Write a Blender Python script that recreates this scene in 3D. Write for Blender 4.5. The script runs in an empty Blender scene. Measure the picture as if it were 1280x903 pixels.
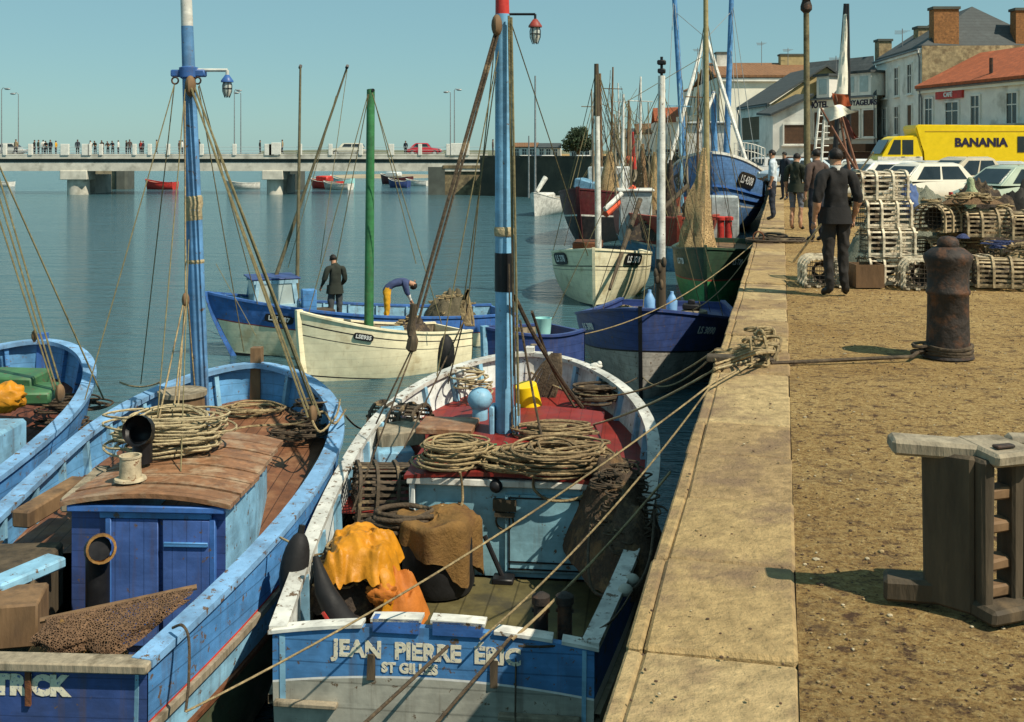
import bpy, bmesh, math, random
from mathutils import Vector, Matrix, Euler, noise
R = math.radians
random.seed(7)
SC = bpy.context.scene
COL = SC.collection
F, HY, CX, EYE, WZ = 1400.0, 190.0, 640.0, 1.72, -2.9
def V(*a): return Vector(a)
def D(x, y, Y): return Vector(((x-CX)*Y/F, Y, EYE-(y-HY)*Y/F))
def W(x, y, z):
    Y = F*(EYE-z)/(y-HY)
    return Vector(((x-CX)*Y/F, Y, z))
def edge_x(Y): return -0.553+0.2414*Y          # the quay edge runs along this line
QD = Vector((0.2414, 1, 0)).normalized()        # direction of the quay
QN = Vector((QD.y, -QD.x, 0))                   # inland
def Q(s, o, z=0.0): return Vector((-0.553, 0, 0))+QD*s+QN*o+Vector((0, 0, z))
# ------------------------------------------------------------------ materials
MATS = {}
def mat(name, col, rough=0.6, var=0.18, scale=6.0, chips=None, bump=0.15, bscale=None, seams=None, stains=None, metal=0.0, spec=0.35, streak=1.0, coat=0.0, runs=None):
    if name in MATS: return MATS[name]
    m = bpy.data.materials.new(name); m.use_nodes = True
    nt = m.node_tree; N = nt.nodes; L = nt.links
    bs = N['Principled BSDF']
    bs.inputs['Metallic'].default_value = metal
    bs.inputs['Specular IOR Level'].default_value = spec
    if coat: bs.inputs['Coat Weight'].default_value = coat
    tc = N.new('ShaderNodeTexCoord'); mp = N.new('ShaderNodeMapping'); L.new(tc.outputs['Object'], mp.inputs[0])
    mp.inputs['Scale'].default_value = (1, 1, streak)
    def noise_(sc, det=5, rg=0.6, src=None):
        n = N.new('ShaderNodeTexNoise'); n.inputs['Scale'].default_value = sc; n.inputs['Detail'].default_value = det; n.inputs['Roughness'].default_value = rg
        L.new(src or mp.outputs[0], n.inputs['Vector']); return n
    def mrange(src, a, b, c, d):
        r = N.new('ShaderNodeMapRange'); r.inputs[1].default_value = a; r.inputs[2].default_value = b; r.inputs[3].default_value = c; r.inputs[4].default_value = d
        L.new(src, r.inputs[0]); return r.outputs[0]
    def mixc(fac, a, b, mode='MIX'):
        x = N.new('ShaderNodeMix'); x.data_type = 'RGBA'; x.blend_type = mode
        if isinstance(fac, float): x.inputs[0].default_value = fac
        else: L.new(fac, x.inputs[0])
        for k, v in ((6, a), (7, b)):
            if isinstance(v, tuple): x.inputs[k].default_value = (*v[:3], 1)
            else: L.new(v, x.inputs[k])
        return x.outputs[2]
    n1 = noise_(scale)
    lo = tuple(max(0, c*(1-var*1.6)) for c in col); hi = tuple(min(1, c*(1+var)) for c in col)
    cur = mixc(mrange(n1.outputs[0], .3, .7, 0, 1), lo, hi)
    n2 = noise_(scale*0.23, 3)
    cur = mixc(mrange(n2.outputs[0], .35, .65, 0, 0.6*var/0.18*0.5), cur, tuple(c*0.72 for c in col))
    if stains:
        c2, amt, sc2 = stains
        n4 = noise_(sc2, 4, .65)
        cur = mixc(mrange(n4.outputs[0], .62-amt, .72-amt*.6, 0, .85), cur, c2)
    if runs:
        m2 = N.new('ShaderNodeMapping'); L.new(tc.outputs['Object'], m2.inputs[0]); m2.inputs['Scale'].default_value = (14, 14, .9)
        n5 = noise_(1.0, 4, .6, m2.outputs[0])
        cur = mixc(mrange(n5.outputs[0], .55, .72, 0, runs[1]), cur, runs[0])
        m3 = N.new('ShaderNodeMapping'); L.new(tc.outputs['Object'], m3.inputs[0]); m3.inputs['Scale'].default_value = (3, 3, 22)
        n6 = noise_(1.0, 3, .6, m3.outputs[0])
        cur = mixc(mrange(n6.outputs[0], .52, .7, 0, runs[1]*.6), cur, tuple(min(1, c*1.35+.02) for c in col))
    height = n1.outputs[0]
    if chips:
        cc, amt, sc = chips
        n3 = noise_(sc, 7, .7)
        k = mrange(n3.outputs[0], .66-amt, .69-amt, 0, 1)
        cur = mixc(k, cur, cc)
    if seams:
        ax, fr, dk = seams[:3]
        sx = N.new('ShaderNodeSeparateXYZ'); L.new(tc.outputs['Object'], sx.inputs[0])
        mu = N.new('ShaderNodeMath'); mu.operation = 'MULTIPLY_ADD'; L.new(sx.outputs[ax], mu.inputs[0]); mu.inputs[1].default_value = fr; mu.inputs[2].default_value = 100.37
        # each plank also has its own tone
        fl = N.new('ShaderNodeMath'); fl.operation = 'FLOOR'; L.new(mu.outputs[0], fl.inputs[0])
        wn = N.new('ShaderNodeTexWhiteNoise'); wn.noise_dimensions = '1D'; L.new(fl.outputs[0], wn.inputs['W'])
        cur = mixc(mrange(wn.outputs[0], 0, 1, 0, .35 if len(seams) < 4 else seams[3]), cur, tuple(c*.55 for c in col))
        fr_ = N.new('ShaderNodeMath'); fr_.operation = 'FRACT'; L.new(mu.outputs[0], fr_.inputs[0])
        lt = N.new('ShaderNodeMath'); lt.operation = 'LESS_THAN'; L.new(fr_.outputs[0], lt.inputs[0]); lt.inputs[1].default_value = 0.07
        cur = mixc(mrange(lt.outputs[0], 0, 1, 0, dk), cur, tuple(c*.12 for c in col))
        su = N.new('ShaderNodeMath'); su.operation = 'SUBTRACT'; L.new(n1.outputs[0], su.inputs[0]); L.new(lt.outputs[0], su.inputs[1]); height = su.outputs[0]
    L.new(cur, bs.inputs['Base Color'])
    L.new(mrange(n1.outputs[0], .3, .7, max(0.02, rough-.1), min(1, rough+.12)), bs.inputs['Roughness'])
    if bump:
        b = N.new('ShaderNodeBump'); b.inputs['Strength'].default_value = min(1, bump*2); b.inputs['Distance'].default_value = 0.02
        if bscale:
            nb = noise_(bscale, 6, .65); L.new(nb.outputs[0], b.inputs['Height'])
        else: L.new(height, b.inputs['Height'])
        L.new(b.outputs[0], bs.inputs['Normal'])
    MATS[name] = m
    return m
WOODC = (.13, .085, .05)
def paint(name, col, wear=.1, seams=None, rough=.5, var=.2, st=(.10, .075, .05)):
    return mat(name, col, rough, var, 5, chips=(WOODC, wear*.62-.012, 13), bump=.12, seams=seams, stains=(tuple(c*.55+.012 for c in col), .13, 2.3), runs=((.10, .065, .04), .42))
M_blue = paint('blue_paint', (.085, .26, .55), .12, seams=(2, 7, .45, .12))
M_blue2 = paint('mid_blue_paint', (.05, .15, .43), .10)
M_bluepale = paint('pale_blue_paint', (.24, .47, .64), .11)
M_bluerail = paint('blue_rail_paint', (.20, .39, .63), .13)
M_house = paint('sky_blue_paint', (.25, .47, .56), .08)
M_plank_in = paint('blue_inner_planks', (.12, .33, .60), .10, seams=(2, 8, .35, .2))
M_deepblue = paint('deep_blue_paint', (.04, .08, .25), .06, seams=(2, 8, .35, .1))
M_navy = paint('navy_paint', (.042, .075, .23), .07, seams=(2, 7, .4, .1))
M_white = paint('white_paint', (.74, .73, .66), .09)
M_whitein = paint('white_inner_paint', (.68, .72, .70), .10)
M_cream = mat('cream_hull_paint', (.88, .80, .54), .5, .10, 5, chips=(WOODC, -.025, 13), bump=.12, seams=(2, 6, .16, .04), stains=((.55, .44, .25), .07, 1.6), runs=((.40, .28, .13), .22))
M_greywhite = paint('grey_white_hull', (.45, .44, .37), .10, seams=(2, 6, .35, .15))
M_greyhull = paint('grey_hull', (.24, .25, .24), .06, seams=(2, 6, .3, .1))
M_lightblue_hull = paint('light_blue_hull', (.17, .36, .52), .08, seams=(2, 6, .3, .1))
M_red = paint('oxide_red_deck', (.23, .022, .016), .05, seams=(0, 9, .35, .15))
M_redhull = paint('brown_red_hull', (.36, .06, .035), .07, seams=(2, 6, .4, .15))
M_maroon = paint('dark_maroon_hull', (.10, .02, .022), .05)
M_blackhull = paint('black_hull', (.018, .018, .02), .04)
M_darkgreen = paint('dark_green_hull', (.035, .075, .045), .05, seams=(2, 6, .3, .1))
M_green = paint('green_hull', (.06, .30, .11), .06, seams=(2, 6, .3, .1))
M_greenmast = paint('green_mast', (.045, .20, .07), .07)
M_trawler = paint('trawler_blue_hull', (.13, .28, .56), .05, seams=(2, 4, .35, .08))
M_yellowpaint = mat('yellow_paint', (.85, .62, .01), .35, .06, 4, bump=.03)
M_redpaint = paint('red_paint', (.55, .04, .03), .04)
M_wood = mat('weathered_wood', (.20, .12, .06), .75, .3, 9, bump=.25, streak=.25, stains=((.08, .05, .03), .1, 3))
M_deckwood = mat('brown_deck_planks', (.20, .085, .04), .6, .3, 10, bump=.25, seams=(0, 8, .8, .5), stains=((.30, .16, .08), .12, 4))
M_roofwood = mat('roof_planks', (.30, .15, .075), .55, .35, 12, bump=.3, seams=(1, 5.2, .3, .5), stains=((.42, .31, .20), .14, 4))
M_soledeck = mat('cockpit_sole', (.13, .11, .045), .6, .3, 6, bump=.2, seams=(0, 5, .5, .3), stains=((.05, .045, .03), .12, 2.5))
M_greywood = mat('grey_timber', (.32, .27, .19), .85, .3, 14, bump=.4, streak=.2, stains=((.10, .08, .05), .12, 5))
M_darkwood = mat('tarred_timber', (.085, .064, .04), .8, .4, 10, bump=.35, streak=.2, stains=((.16, .11, .06), .06, 6))
M_rope = mat('hemp_rope', (.36, .27, .14), .9, .35, 30, bump=.4, stains=((.14, .10, .06), .1, 5))
M_ropedk = mat('tarred_rope', (.085, .062, .04), .9, .4, 30, bump=.4, stains=((.22, .16, .09), .05, 4))
M_ropegreen = mat('rigging_rope', (.20, .17, .085), .9, .3, 20, bump=.3)
M_ropepale = mat('pale_rope', (.44, .36, .21), .9, .25, 30, bump=.4, stains=((.25, .19, .11), .08, 5))
M_net = mat('brown_net', (.20, .12, .06), .95, .4, 45, bump=.6, bscale=70)
M_netdk = mat('dark_net', (.06, .045, .035), .95, .4, 35, bump=.7, bscale=50, stains=((.16, .11, .06), .1, 8))
M_netblue = mat('blue_net', (.05, .07, .17), .95, .4, 40, bump=.6, bscale=60)
M_netgrey = mat('grey_green_net', (.22, .23, .17), .95, .4, 40, bump=.6, bscale=60)
M_black = mat('black_rubber', (.012, .012, .013), .7, .3, 10)
M_blackpaint = mat('black_paint', (.012, .012, .014), .45, .2, 8, bump=.05)
M_iron = mat('rusty_iron', (.035, .026, .021), .72, .4, 14, bump=.4, stains=((.12, .05, .022), .12, 6), spec=.4)
M_rust = mat('rust', (.16, .06, .025), .8, .4, 14, bump=.4)
M_steel = mat('galvanised_steel', (.32, .34, .34), .5, .2, 10, metal=.6, bump=.1)
M_letter = mat('cream_lettering', (.80, .74, .56), .5, .12, 20, bump=.05, chips=((.06, .13, .30), .09, 30))
M_letterw = mat('white_lettering', (.75, .75, .72), .5, .1, 20, bump=.03)
M_letterb = mat('navy_lettering', (.02, .015, .05), .5, .1, 20, bump=.0)
M_oil = mat('yellow_oilskin', (.58, .235, .010), .48, .22, 7, bump=.3, bscale=9, stains=((.40, .17, .01), .08, 6))
M_orange = mat('orange_canvas', (.48, .15, .02), .7, .2, 7, bump=.3, bscale=10)
M_sack = mat('brown_sailcloth', (.22, .12, .035), .85, .3, 8, bump=.4, bscale=25, stains=((.10, .05, .02), .1, 4))
M_rustcloth = mat('rust_flag', (.40, .09, .03), .8, .2, 8)
M_whitecloth = mat('white_cloth', (.80, .77, .65), .8, .1, 8)
M_yellowplastic = mat('yellow_plastic', (.90, .62, .01), .38, .06, 5, bump=.03)
M_cyan = mat('turquoise_plastic', (.35, .68, .66), .4, .08, 5, bump=.03)
M_stones = [mat('capstone_'+n_, c_, .9, .26, 12, bump=.5, bscale=34, stains=((.20, .135, .085), .15, 1.9), chips=((.13, .08, .05), .0, 5), spec=.12) for n_, c_ in (('tan', (.43, .305, .145)), ('buff', (.47, .345, .175)), ('brown', (.36, .25, .125)))]
M_gravel = None
M_glass = mat('window_glass', (.02, .028, .032), .12, .3, 2, bump=0, spec=.6)
M_chrome = mat('chrome', (.65, .65, .65), .2, .1, 5, metal=1, bump=0)
M_lampglass = mat('lamp_glass', (.45, .47, .42), .15, .1, 5, bump=0, spec=.7)
M_tyre = mat('tyre', (.02, .02, .02), .8, .2, 20)
def netmesh(name, sc, c1, c2, thr):
    """netting: strands with real gaps between them"""
    m = bpy.data.materials.new(name); m.use_nodes = True; N = m.node_tree.nodes; L = m.node_tree.links; b = N['Principled BSDF']
    tc = N.new('ShaderNodeTexCoord'); vo = N.new('ShaderNodeTexVoronoi'); vo.feature = 'DISTANCE_TO_EDGE'; vo.inputs['Scale'].default_value = sc; L.new(tc.outputs['Object'], vo.inputs['Vector'])
    r = N.new('ShaderNodeValToRGB'); r.color_ramp.elements[0].position = .06; r.color_ramp.elements[0].color = (*c1, 1); r.color_ramp.elements[1].position = .2; r.color_ramp.elements[1].color = (*c2, 1); L.new(vo.outputs['Distance'], r.inputs[0])
    n = N.new('ShaderNodeTexNoise'); n.inputs['Scale'].default_value = 3; n.inputs['Detail'].default_value = 4; L.new(tc.outputs['Object'], n.inputs['Vector'])
    x = N.new('ShaderNodeMix'); x.data_type = 'RGBA'; x.blend_type = 'MULTIPLY'; x.inputs[0].default_value = .8; L.new(r.outputs[0], x.inputs[6]); L.new(n.outputs[0], x.inputs[7]); L.new(x.outputs[2], b.inputs['Base Color'])
    sc_ = N.new('ShaderNodeMix'); sc_.data_type = 'RGBA'; sc_.blend_type = 'ADD'; sc_.inputs[0].default_value = .5; L.new(x.outputs[2], sc_.inputs[6]); L.new(x.outputs[2], sc_.inputs[7]); L.new(sc_.outputs[2], b.inputs['Base Color'])
    b.inputs['Roughness'].default_value = .95; bp = N.new('ShaderNodeBump'); bp.invert = True; bp.inputs['Distance'].default_value = .02; L.new(vo.outputs['Distance'], bp.inputs['Height']); L.new(bp.outputs[0], b.inputs['Normal'])
    tr = N.new('ShaderNodeBsdfTransparent'); mx = N.new('ShaderNodeMixShader'); lt = N.new('ShaderNodeMath'); lt.operation = 'GREATER_THAN'; lt.inputs[1].default_value = thr; L.new(vo.outputs['Distance'], lt.inputs[0])
    L.new(lt.outputs[0], mx.inputs[0]); L.new(b.outputs[0], mx.inputs[1]); L.new(tr.outputs[0], mx.inputs[2]); L.new(mx.outputs[0], N['Material Output'].inputs['Surface']); return m
MATS['tan_net'] = netmesh('tan_net', 24, (.52, .36, .17), (.30, .19, .09), .23)
MATS['brown_gauze'] = netmesh('brown_gauze', 20, (.28, .17, .08), (.14, .085, .05), .23)
# ------------------------------------------------------------------ mesh builder
class MB:
    def __init__(s): s.bm = bmesh.new()
    def _mark(s, faces, mi):
        for f in faces: f.material_index = mi
    def box(s, c, d, rot=None, bev=0.0, mi=0, jit=0.0):
        hx, hy, hz = d[0]/2, d[1]/2, d[2]/2
        Mx = Matrix.Identity(3)
        if rot is not None: Mx = Euler(rot).to_matrix() if not isinstance(rot, Matrix) else rot.to_3x3()
        c = Vector(c); vs = []
        for x in (-hx, hx):
            for y in (-hy, hy):
                for z in (-hz, hz):
                    p = Vector((x, y, z))
                    if jit: p += Vector((random.uniform(-jit, jit), random.uniform(-jit, jit), random.uniform(-jit, jit)))
                    vs.append(s.bm.verts.new(c+Mx@p))
        fs = [s.bm.faces.new([vs[i] for i in q]) for q in ((0, 1, 3, 2), (4, 6, 7, 5), (0, 4, 5, 1), (2, 3, 7, 6), (0, 2, 6, 4), (1, 5, 7, 3))]
        s._mark(fs, mi)
        if bev:
            es = list({e for f in fs for e in f.edges})
            r = bmesh.ops.bevel(s.bm, geom=es, offset=bev, segments=1, affect='EDGES', profile=.5)
            s._mark(r['faces'], mi)
    def bar(s, a, b, w, h, mi=0, up=V(0, 0, 1), bev=0.0):
        a, b = Vector(a), Vector(b); d = b-a; y = d.normalized()
        x = y.cross(up)
        if x.length < 1e-4: x = Vector((1, 0, 0))
        x.normalize(); z = x.cross(y)
        s.box((a+b)/2, (w, d.length, h), Matrix((x, y, z)).transposed(), bev, mi)
    def tube(s, pts, r, n=6, mi=0, cap=True, closed=False, flat=1.0):
        pts = [Vector(p) for p in pts]
        k = len(pts)
        rs = r if isinstance(r, (list, tuple)) else [r]*k
        rings = []; nrm = None
        for i, p in enumerate(pts):
            a = pts[i-1] if i > 0 else (pts[-1] if closed else pts[0]); b = pts[i+1] if i < k-1 else (pts[0] if closed else pts[-1])
            t = b-a
            if t.length < 1e-9: t = Vector((0, 0, 1))
            t.normalize()
            if nrm is None:
                nrm = t.cross(Vector((0, 0, 1)))
                if nrm.length < 1e-3: nrm = t.cross(Vector((0, 1, 0)))
            nrm = nrm-t*nrm.dot(t)
            if nrm.length < 1e-6: nrm = t.orthogonal()
            nrm.normalize(); bn = t.cross(nrm)
            rings.append([s.bm.verts.new(p+(nrm*math.cos(2*math.pi*j/n)+bn*math.sin(2*math.pi*j/n)*flat)*rs[i]) for j in range(n)])
        fs = []
        for i in range(k if closed else k-1):
            A, B = rings[i], rings[(i+1) % k]
            for j in range(n): fs.append(s.bm.faces.new((A[j], A[(j+1) % n], B[(j+1) % n], B[j])))
        if cap and not closed:
            for q in (rings[0][::-1], rings[-1]):
                try: fs.append(s.bm.faces.new(q))
                except ValueError: pass
        s._mark(fs, mi)
    def lathe(s, prof, n=16, c=(0, 0, 0), rot=None, mi=0):
        c = Vector(c); Mx = Matrix.Identity(3) if rot is None else (Euler(rot).to_matrix() if not isinstance(rot, Matrix) else rot.to_3x3())
        rings = []
        for r, z in prof:
            if r < 1e-6: rings.append([s.bm.verts.new(c+Mx@Vector((0, 0, z)))])
            else: rings.append([s.bm.verts.new(c+Mx@Vector((r*math.cos(2*math.pi*j/n), r*math.sin(2*math.pi*j/n), z))) for j in range(n)])
        fs = []
        for A, B in zip(rings, rings[1:]):
            for j in range(n):
                a, b = A[j % len(A)], A[(j+1) % len(A)]; d, e = B[j % len(B)], B[(j+1) % len(B)]
                q = []
                for v in (a, b, e, d):
                    if v not in q: q.append(v)
                if len(q) > 2: fs.append(s.bm.faces.new(q))
        s._mark(fs, mi)
    def grid(s, P, mi=0, mif=None, closed=False):
        vs = [[s.bm.verts.new(p) for p in row] for row in P]
        m = len(vs[0])
        for i in range(len(vs)-1):
            for j in range(m if closed else m-1):
                q = []
                for v in (vs[i][j], vs[i][(j+1) % m], vs[i+1][(j+1) % m], vs[i+1][j]):
                    q.append(v)
                try: f = s.bm.faces.new(q)
                except ValueError: continue
                f.material_index = mif(i, j) if mif else mi
        return vs
    def poly(s, pts, mi=0):
        f = s.bm.faces.new([s.bm.verts.new(Vector(p)) for p in pts]); f.material_index = mi; return f
    def prism(s, pts, off, mi=0):
        off = Vector(off); pts = [Vector(p) for p in pts]
        A = [s.bm.verts.new(p) for p in pts]; B = [s.bm.verts.new(p+off) for p in pts]; n = len(pts)
        fs = [s.bm.faces.new(A[::-1]), s.bm.faces.new(B)]
        for i in range(n): fs.append(s.bm.faces.new((A[i], A[(i+1) % n], B[(i+1) % n], B[i])))
        s._mark(fs, mi)
    def ball(s, c, r, sc=(1, 1, 1), u=12, v=8, mi=0, rot=None, lump=0.0, lf=3.0):
        c = Vector(c); Mx = Matrix.Identity(3) if rot is None else Euler(rot).to_matrix()
        g = bmesh.ops.create_uvsphere(s.bm, u_segments=u, v_segments=v, radius=1)
        for w in g['verts']:
            p = w.co.copy()
            k = 1.0
            if lump: k += lump*noise.noise(p*lf+c*3.1)
            w.co = c+Mx@Vector((p.x*r*sc[0]*k, p.y*r*sc[1]*k, p.z*r*sc[2]*k))
        fs = {f for w in g['verts'] for f in w.link_faces}
        s._mark(fs, mi)
    def build(s, name, mats, parent=None, smooth=40, fix=True):
        if fix: bmesh.ops.recalc_face_normals(s.bm, faces=s.bm.faces)
        me = bpy.data.meshes.new(name); s.bm.to_mesh(me); s.bm.free()
        for m in (mats if isinstance(mats, (list, tuple)) else [mats]): me.materials.append(m)
        if smooth:
            me.polygons.foreach_set('use_smooth', [True]*len(me.polygons)); me.set_sharp_from_angle(angle=R(smooth))
        o = bpy.data.objects.new(name, me); COL.objects.link(o)
        if parent is not None: o.parent = parent
        return o
def tag(o, label, cat, group=None, kind=None):
    if label: o['label'] = label
    if cat: o['category'] = cat
    if group: o['group'] = group
    if kind: o['kind'] = kind
    return o
def empty(name, loc, rz=0, label=None, cat=None, group=None):
    o = bpy.data.objects.new(name, None); COL.objects.link(o); o.location = loc; o.rotation_euler = (0, 0, rz); o.empty_display_size = .2
    return tag(o, label, cat, group)
def kids(o): return [c for c in bpy.data.objects if c.parent is o]
def dup(root, loc, rz, label=None, ch=None, rot=None):
    r = root.copy(); COL.objects.link(r); r.location = loc; r.rotation_euler = rot or (0, 0, rz)
    if label: r['label'] = label
    for c in (ch if ch is not None else kids(root)):
        d = c.copy(); COL.objects.link(d); d.parent = r
        for g in kids(c):
            h = g.copy(); COL.objects.link(h); h.parent = d
    return r
def rope_pts(a, b, sag=0.0, n=14, wob=0.0):
    a, b = Vector(a), Vector(b); out = []
    for i in range(n+1):
        t = i/n; p = a.lerp(b, t); p.z -= sag*4*t*(1-t)
        if wob and 0 < i < n: p += Vector((random.uniform(-wob, wob), random.uniform(-wob, wob), random.uniform(-wob, wob)))
        out.append(p)
    return out
def spline(pts, n=8):
    pts = [Vector(p) for p in pts]; out = []
    for i in range(len(pts)-1):
        p0 = pts[max(i-1, 0)]; p1 = pts[i]; p2 = pts[i+1]; p3 = pts[min(i+2, len(pts)-1)]
        for k in range(n):
            t = k/n
            out.append(.5*((2*p1)+(p2-p0)*t+(2*p0-5*p1+4*p2-p3)*t*t+(3*p1-p0-3*p2+p3)*t**3))
    out.append(pts[-1]); return out
def coil_pts(c, rx, ry, turns, h, jit=.12, seed=1, rot=0.0, per=16):
    rr = random.Random(seed); out = []; c = Vector(c)
    for t in range(turns):
        k = rr.uniform(.42, 1.05); ox, oy = rr.gauss(0, jit*.8)*rx, rr.gauss(0, jit*.8)*ry; w1, w2 = rr.uniform(0, 6.28), rr.uniform(.04, .16)
        z0 = h*(t/max(1, turns-1)); tl = rr.uniform(-.6, .6); ph = rr.uniform(-.3, .3)
        for j in range(per):
            a = 2*math.pi*j/per+ph
            kk = k*(1+w2*math.sin(2*a+w1)+w2*.6*math.sin(3*a-w1)); x, y = ox+rx*kk*math.cos(a), oy+ry*kk*math.sin(a)
            z = z0+tl*.25*h*math.sin(a)+rr.uniform(-.006, .006)
            out.append(c+Vector((x*math.cos(rot)-y*math.sin(rot), x*math.sin(rot)+y*math.cos(rot), max(0.008, z))))
    return spline(out[::2], 3)
def text_mesh(body, size, depth=.0015, align='CENTER', bold=0.0, spacing=1.0, shear=0.0):
    cu = bpy.data.curves.new('t', 'FONT'); cu.body = body; cu.size = size; cu.extrude = depth; cu.align_x = align; cu.align_y = 'CENTER'; cu.offset = bold; cu.space_character = spacing; cu.shear = shear; cu.resolution_u = 3
    o = bpy.data.objects.new('t', cu); COL.objects.link(o)
    bpy.context.view_layer.update()
    me = bpy.data.meshes.new_from_object(o.evaluated_get(bpy.context.evaluated_depsgraph_get()))
    bpy.data.objects.remove(o); bpy.data.curves.remove(cu)
    return me
def lettering(body, size, m, mtx, parent, depth=.004, bold=0.0, name='lettering', **k):
    me = text_mesh(body, size, depth, bold=bold, **k); me.materials.clear(); me.materials.append(m); me.name = name
    o = bpy.data.objects.new(name, me); COL.objects.link(o)
    if parent is not None: o.parent = parent
    o.matrix_local = mtx
    return o
def frame_mtx(p, right, up):
    right = Vector(right).normalized(); up = Vector(up); n = right.cross(up).normalized(); up = n.cross(right)
    M = Matrix((right, up, n)).transposed().to_4x4(); M.translation = Vector(p); return M
# ------------------------------------------------------------------ setting
def world_setup():
    w = bpy.data.worlds.new('World'); SC.world = w; w.use_nodes = True
    N = w.node_tree.nodes; L = w.node_tree.links
    sky = N.new('ShaderNodeTexSky'); sky.sky_type = 'NISHITA'; sky.sun_disc = False
    S = Vector((.80, -.60, 0)).normalized()
    el = R(51)
    sky.sun_elevation = el; sky.sun_rotation = math.atan2(S.x, S.y)
    sky.air_density = 1.0; sky.dust_density = .3; sky.ozone_density = 1.0; sky.altitude = 0
    bg = N['Background']; bg.inputs[1].default_value = SKY_STR
    mx = N.new('ShaderNodeMix'); mx.data_type = 'RGBA'; mx.blend_type = 'MULTIPLY'; mx.inputs[0].default_value = 1
    L.new(sky.outputs[0], mx.inputs[6]); mx.inputs[7].default_value = SKY_TINT
    m2 = N.new('ShaderNodeMix'); m2.data_type = 'RGBA'; m2.inputs[0].default_value = .6; L.new(mx.outputs[2], m2.inputs[6]); m2.inputs[7].default_value = (3.0, 5.5, 6.0, 1)
    L.new(m2.outputs[2], bg.inputs[0])
    d = Vector((S.x*math.cos(el), S.y*math.cos(el), math.sin(el)))
    sl = bpy.data.lights.new('sun', 'SUN'); sl.energy = SUN_STR; sl.angle = R(.55); sl.color = (1, .90, .73)
    so = bpy.data.objects.new('sun', sl); COL.objects.link(so); so.rotation_euler = d.to_track_quat('Z', 'Y').to_euler(); so.location = (20, -10, 40)
    cam = bpy.data.cameras.new('camera'); co = bpy.data.objects.new('camera', cam); COL.objects.link(co)
    co.location = (0, 0, EYE); co.rotation_euler = (R(90), 0, 0)
    cam.sensor_fit = 'HORIZONTAL'; cam.sensor_width = 36; cam.lens = F/1280*36
    cam.shift_y = -(451.5-HY)/1280; cam.shift_x = 0; cam.clip_end = 20000; cam.clip_start = .05
    SC.camera = co
    vs = SC.view_settings; vs.view_transform = 'Standard'; vs.look = 'None'; vs.exposure = EXPOSURE; vs.gamma = 1; vs.use_curve_mapping = False
SKY_STR, SUN_STR, EXPOSURE = .078, 4.9, 0.22
SKY_TINT = (.72, .96, .96, 1)
world_setup()
# water
def water():
    m = bpy.data.materials.new('harbour_water'); m.use_nodes = True; N = m.node_tree.nodes; L = m.node_tree.links; b = N['Principled BSDF']
    b.inputs['Base Color'].default_value = (.045, .105, .125, 1); b.inputs['Roughness'].default_value = .10; b.inputs['IOR'].default_value = 1.33; b.inputs['Specular IOR Level'].default_value = .5
    tc = N.new('ShaderNodeTexCoord'); 
    def wave(scale, sx, sy, det):
        mp = N.new('ShaderNodeMapping'); mp.inputs['Scale'].default_value = (sx, sy, 1); L.new(tc.outputs['Object'], mp.inputs[0])
        n = N.new('ShaderNodeTexNoise'); n.inputs['Scale'].default_value = scale; n.inputs['Detail'].default_value = det; n.inputs['Roughness'].default_value = .55; n.inputs['Distortion'].default_value = .4
        L.new(mp.outputs[0], n.inputs['Vector']); return n.outputs[0]
    h = None
    for sc, sx, sy, det, dist in ((.8, .45, 1.7, 4, .24), (3.2, .5, 1.7, 4, .10), (9.0, .6, 1.5, 3, .030), (.13, .5, 1.5, 3, .45)):
        bp = N.new('ShaderNodeBump'); bp.inputs['Strength'].default_value = 1.0; bp.inputs['Distance'].default_value = dist
        L.new(wave(sc, sx, sy, det), bp.inputs['Height'])
        if h: L.new(h, bp.inputs['Normal'])
        h = bp.outputs[0]
    L.new(h, b.inputs['Normal'])
    mb = MB(); mb.poly([(-5000, -40, WZ), (3000, -40, WZ), (3000, 9000, WZ), (-5000, 9000, WZ)])
    o = mb.build('water', m, smooth=0); tag(o, None, None, kind='structure')
water()
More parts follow.
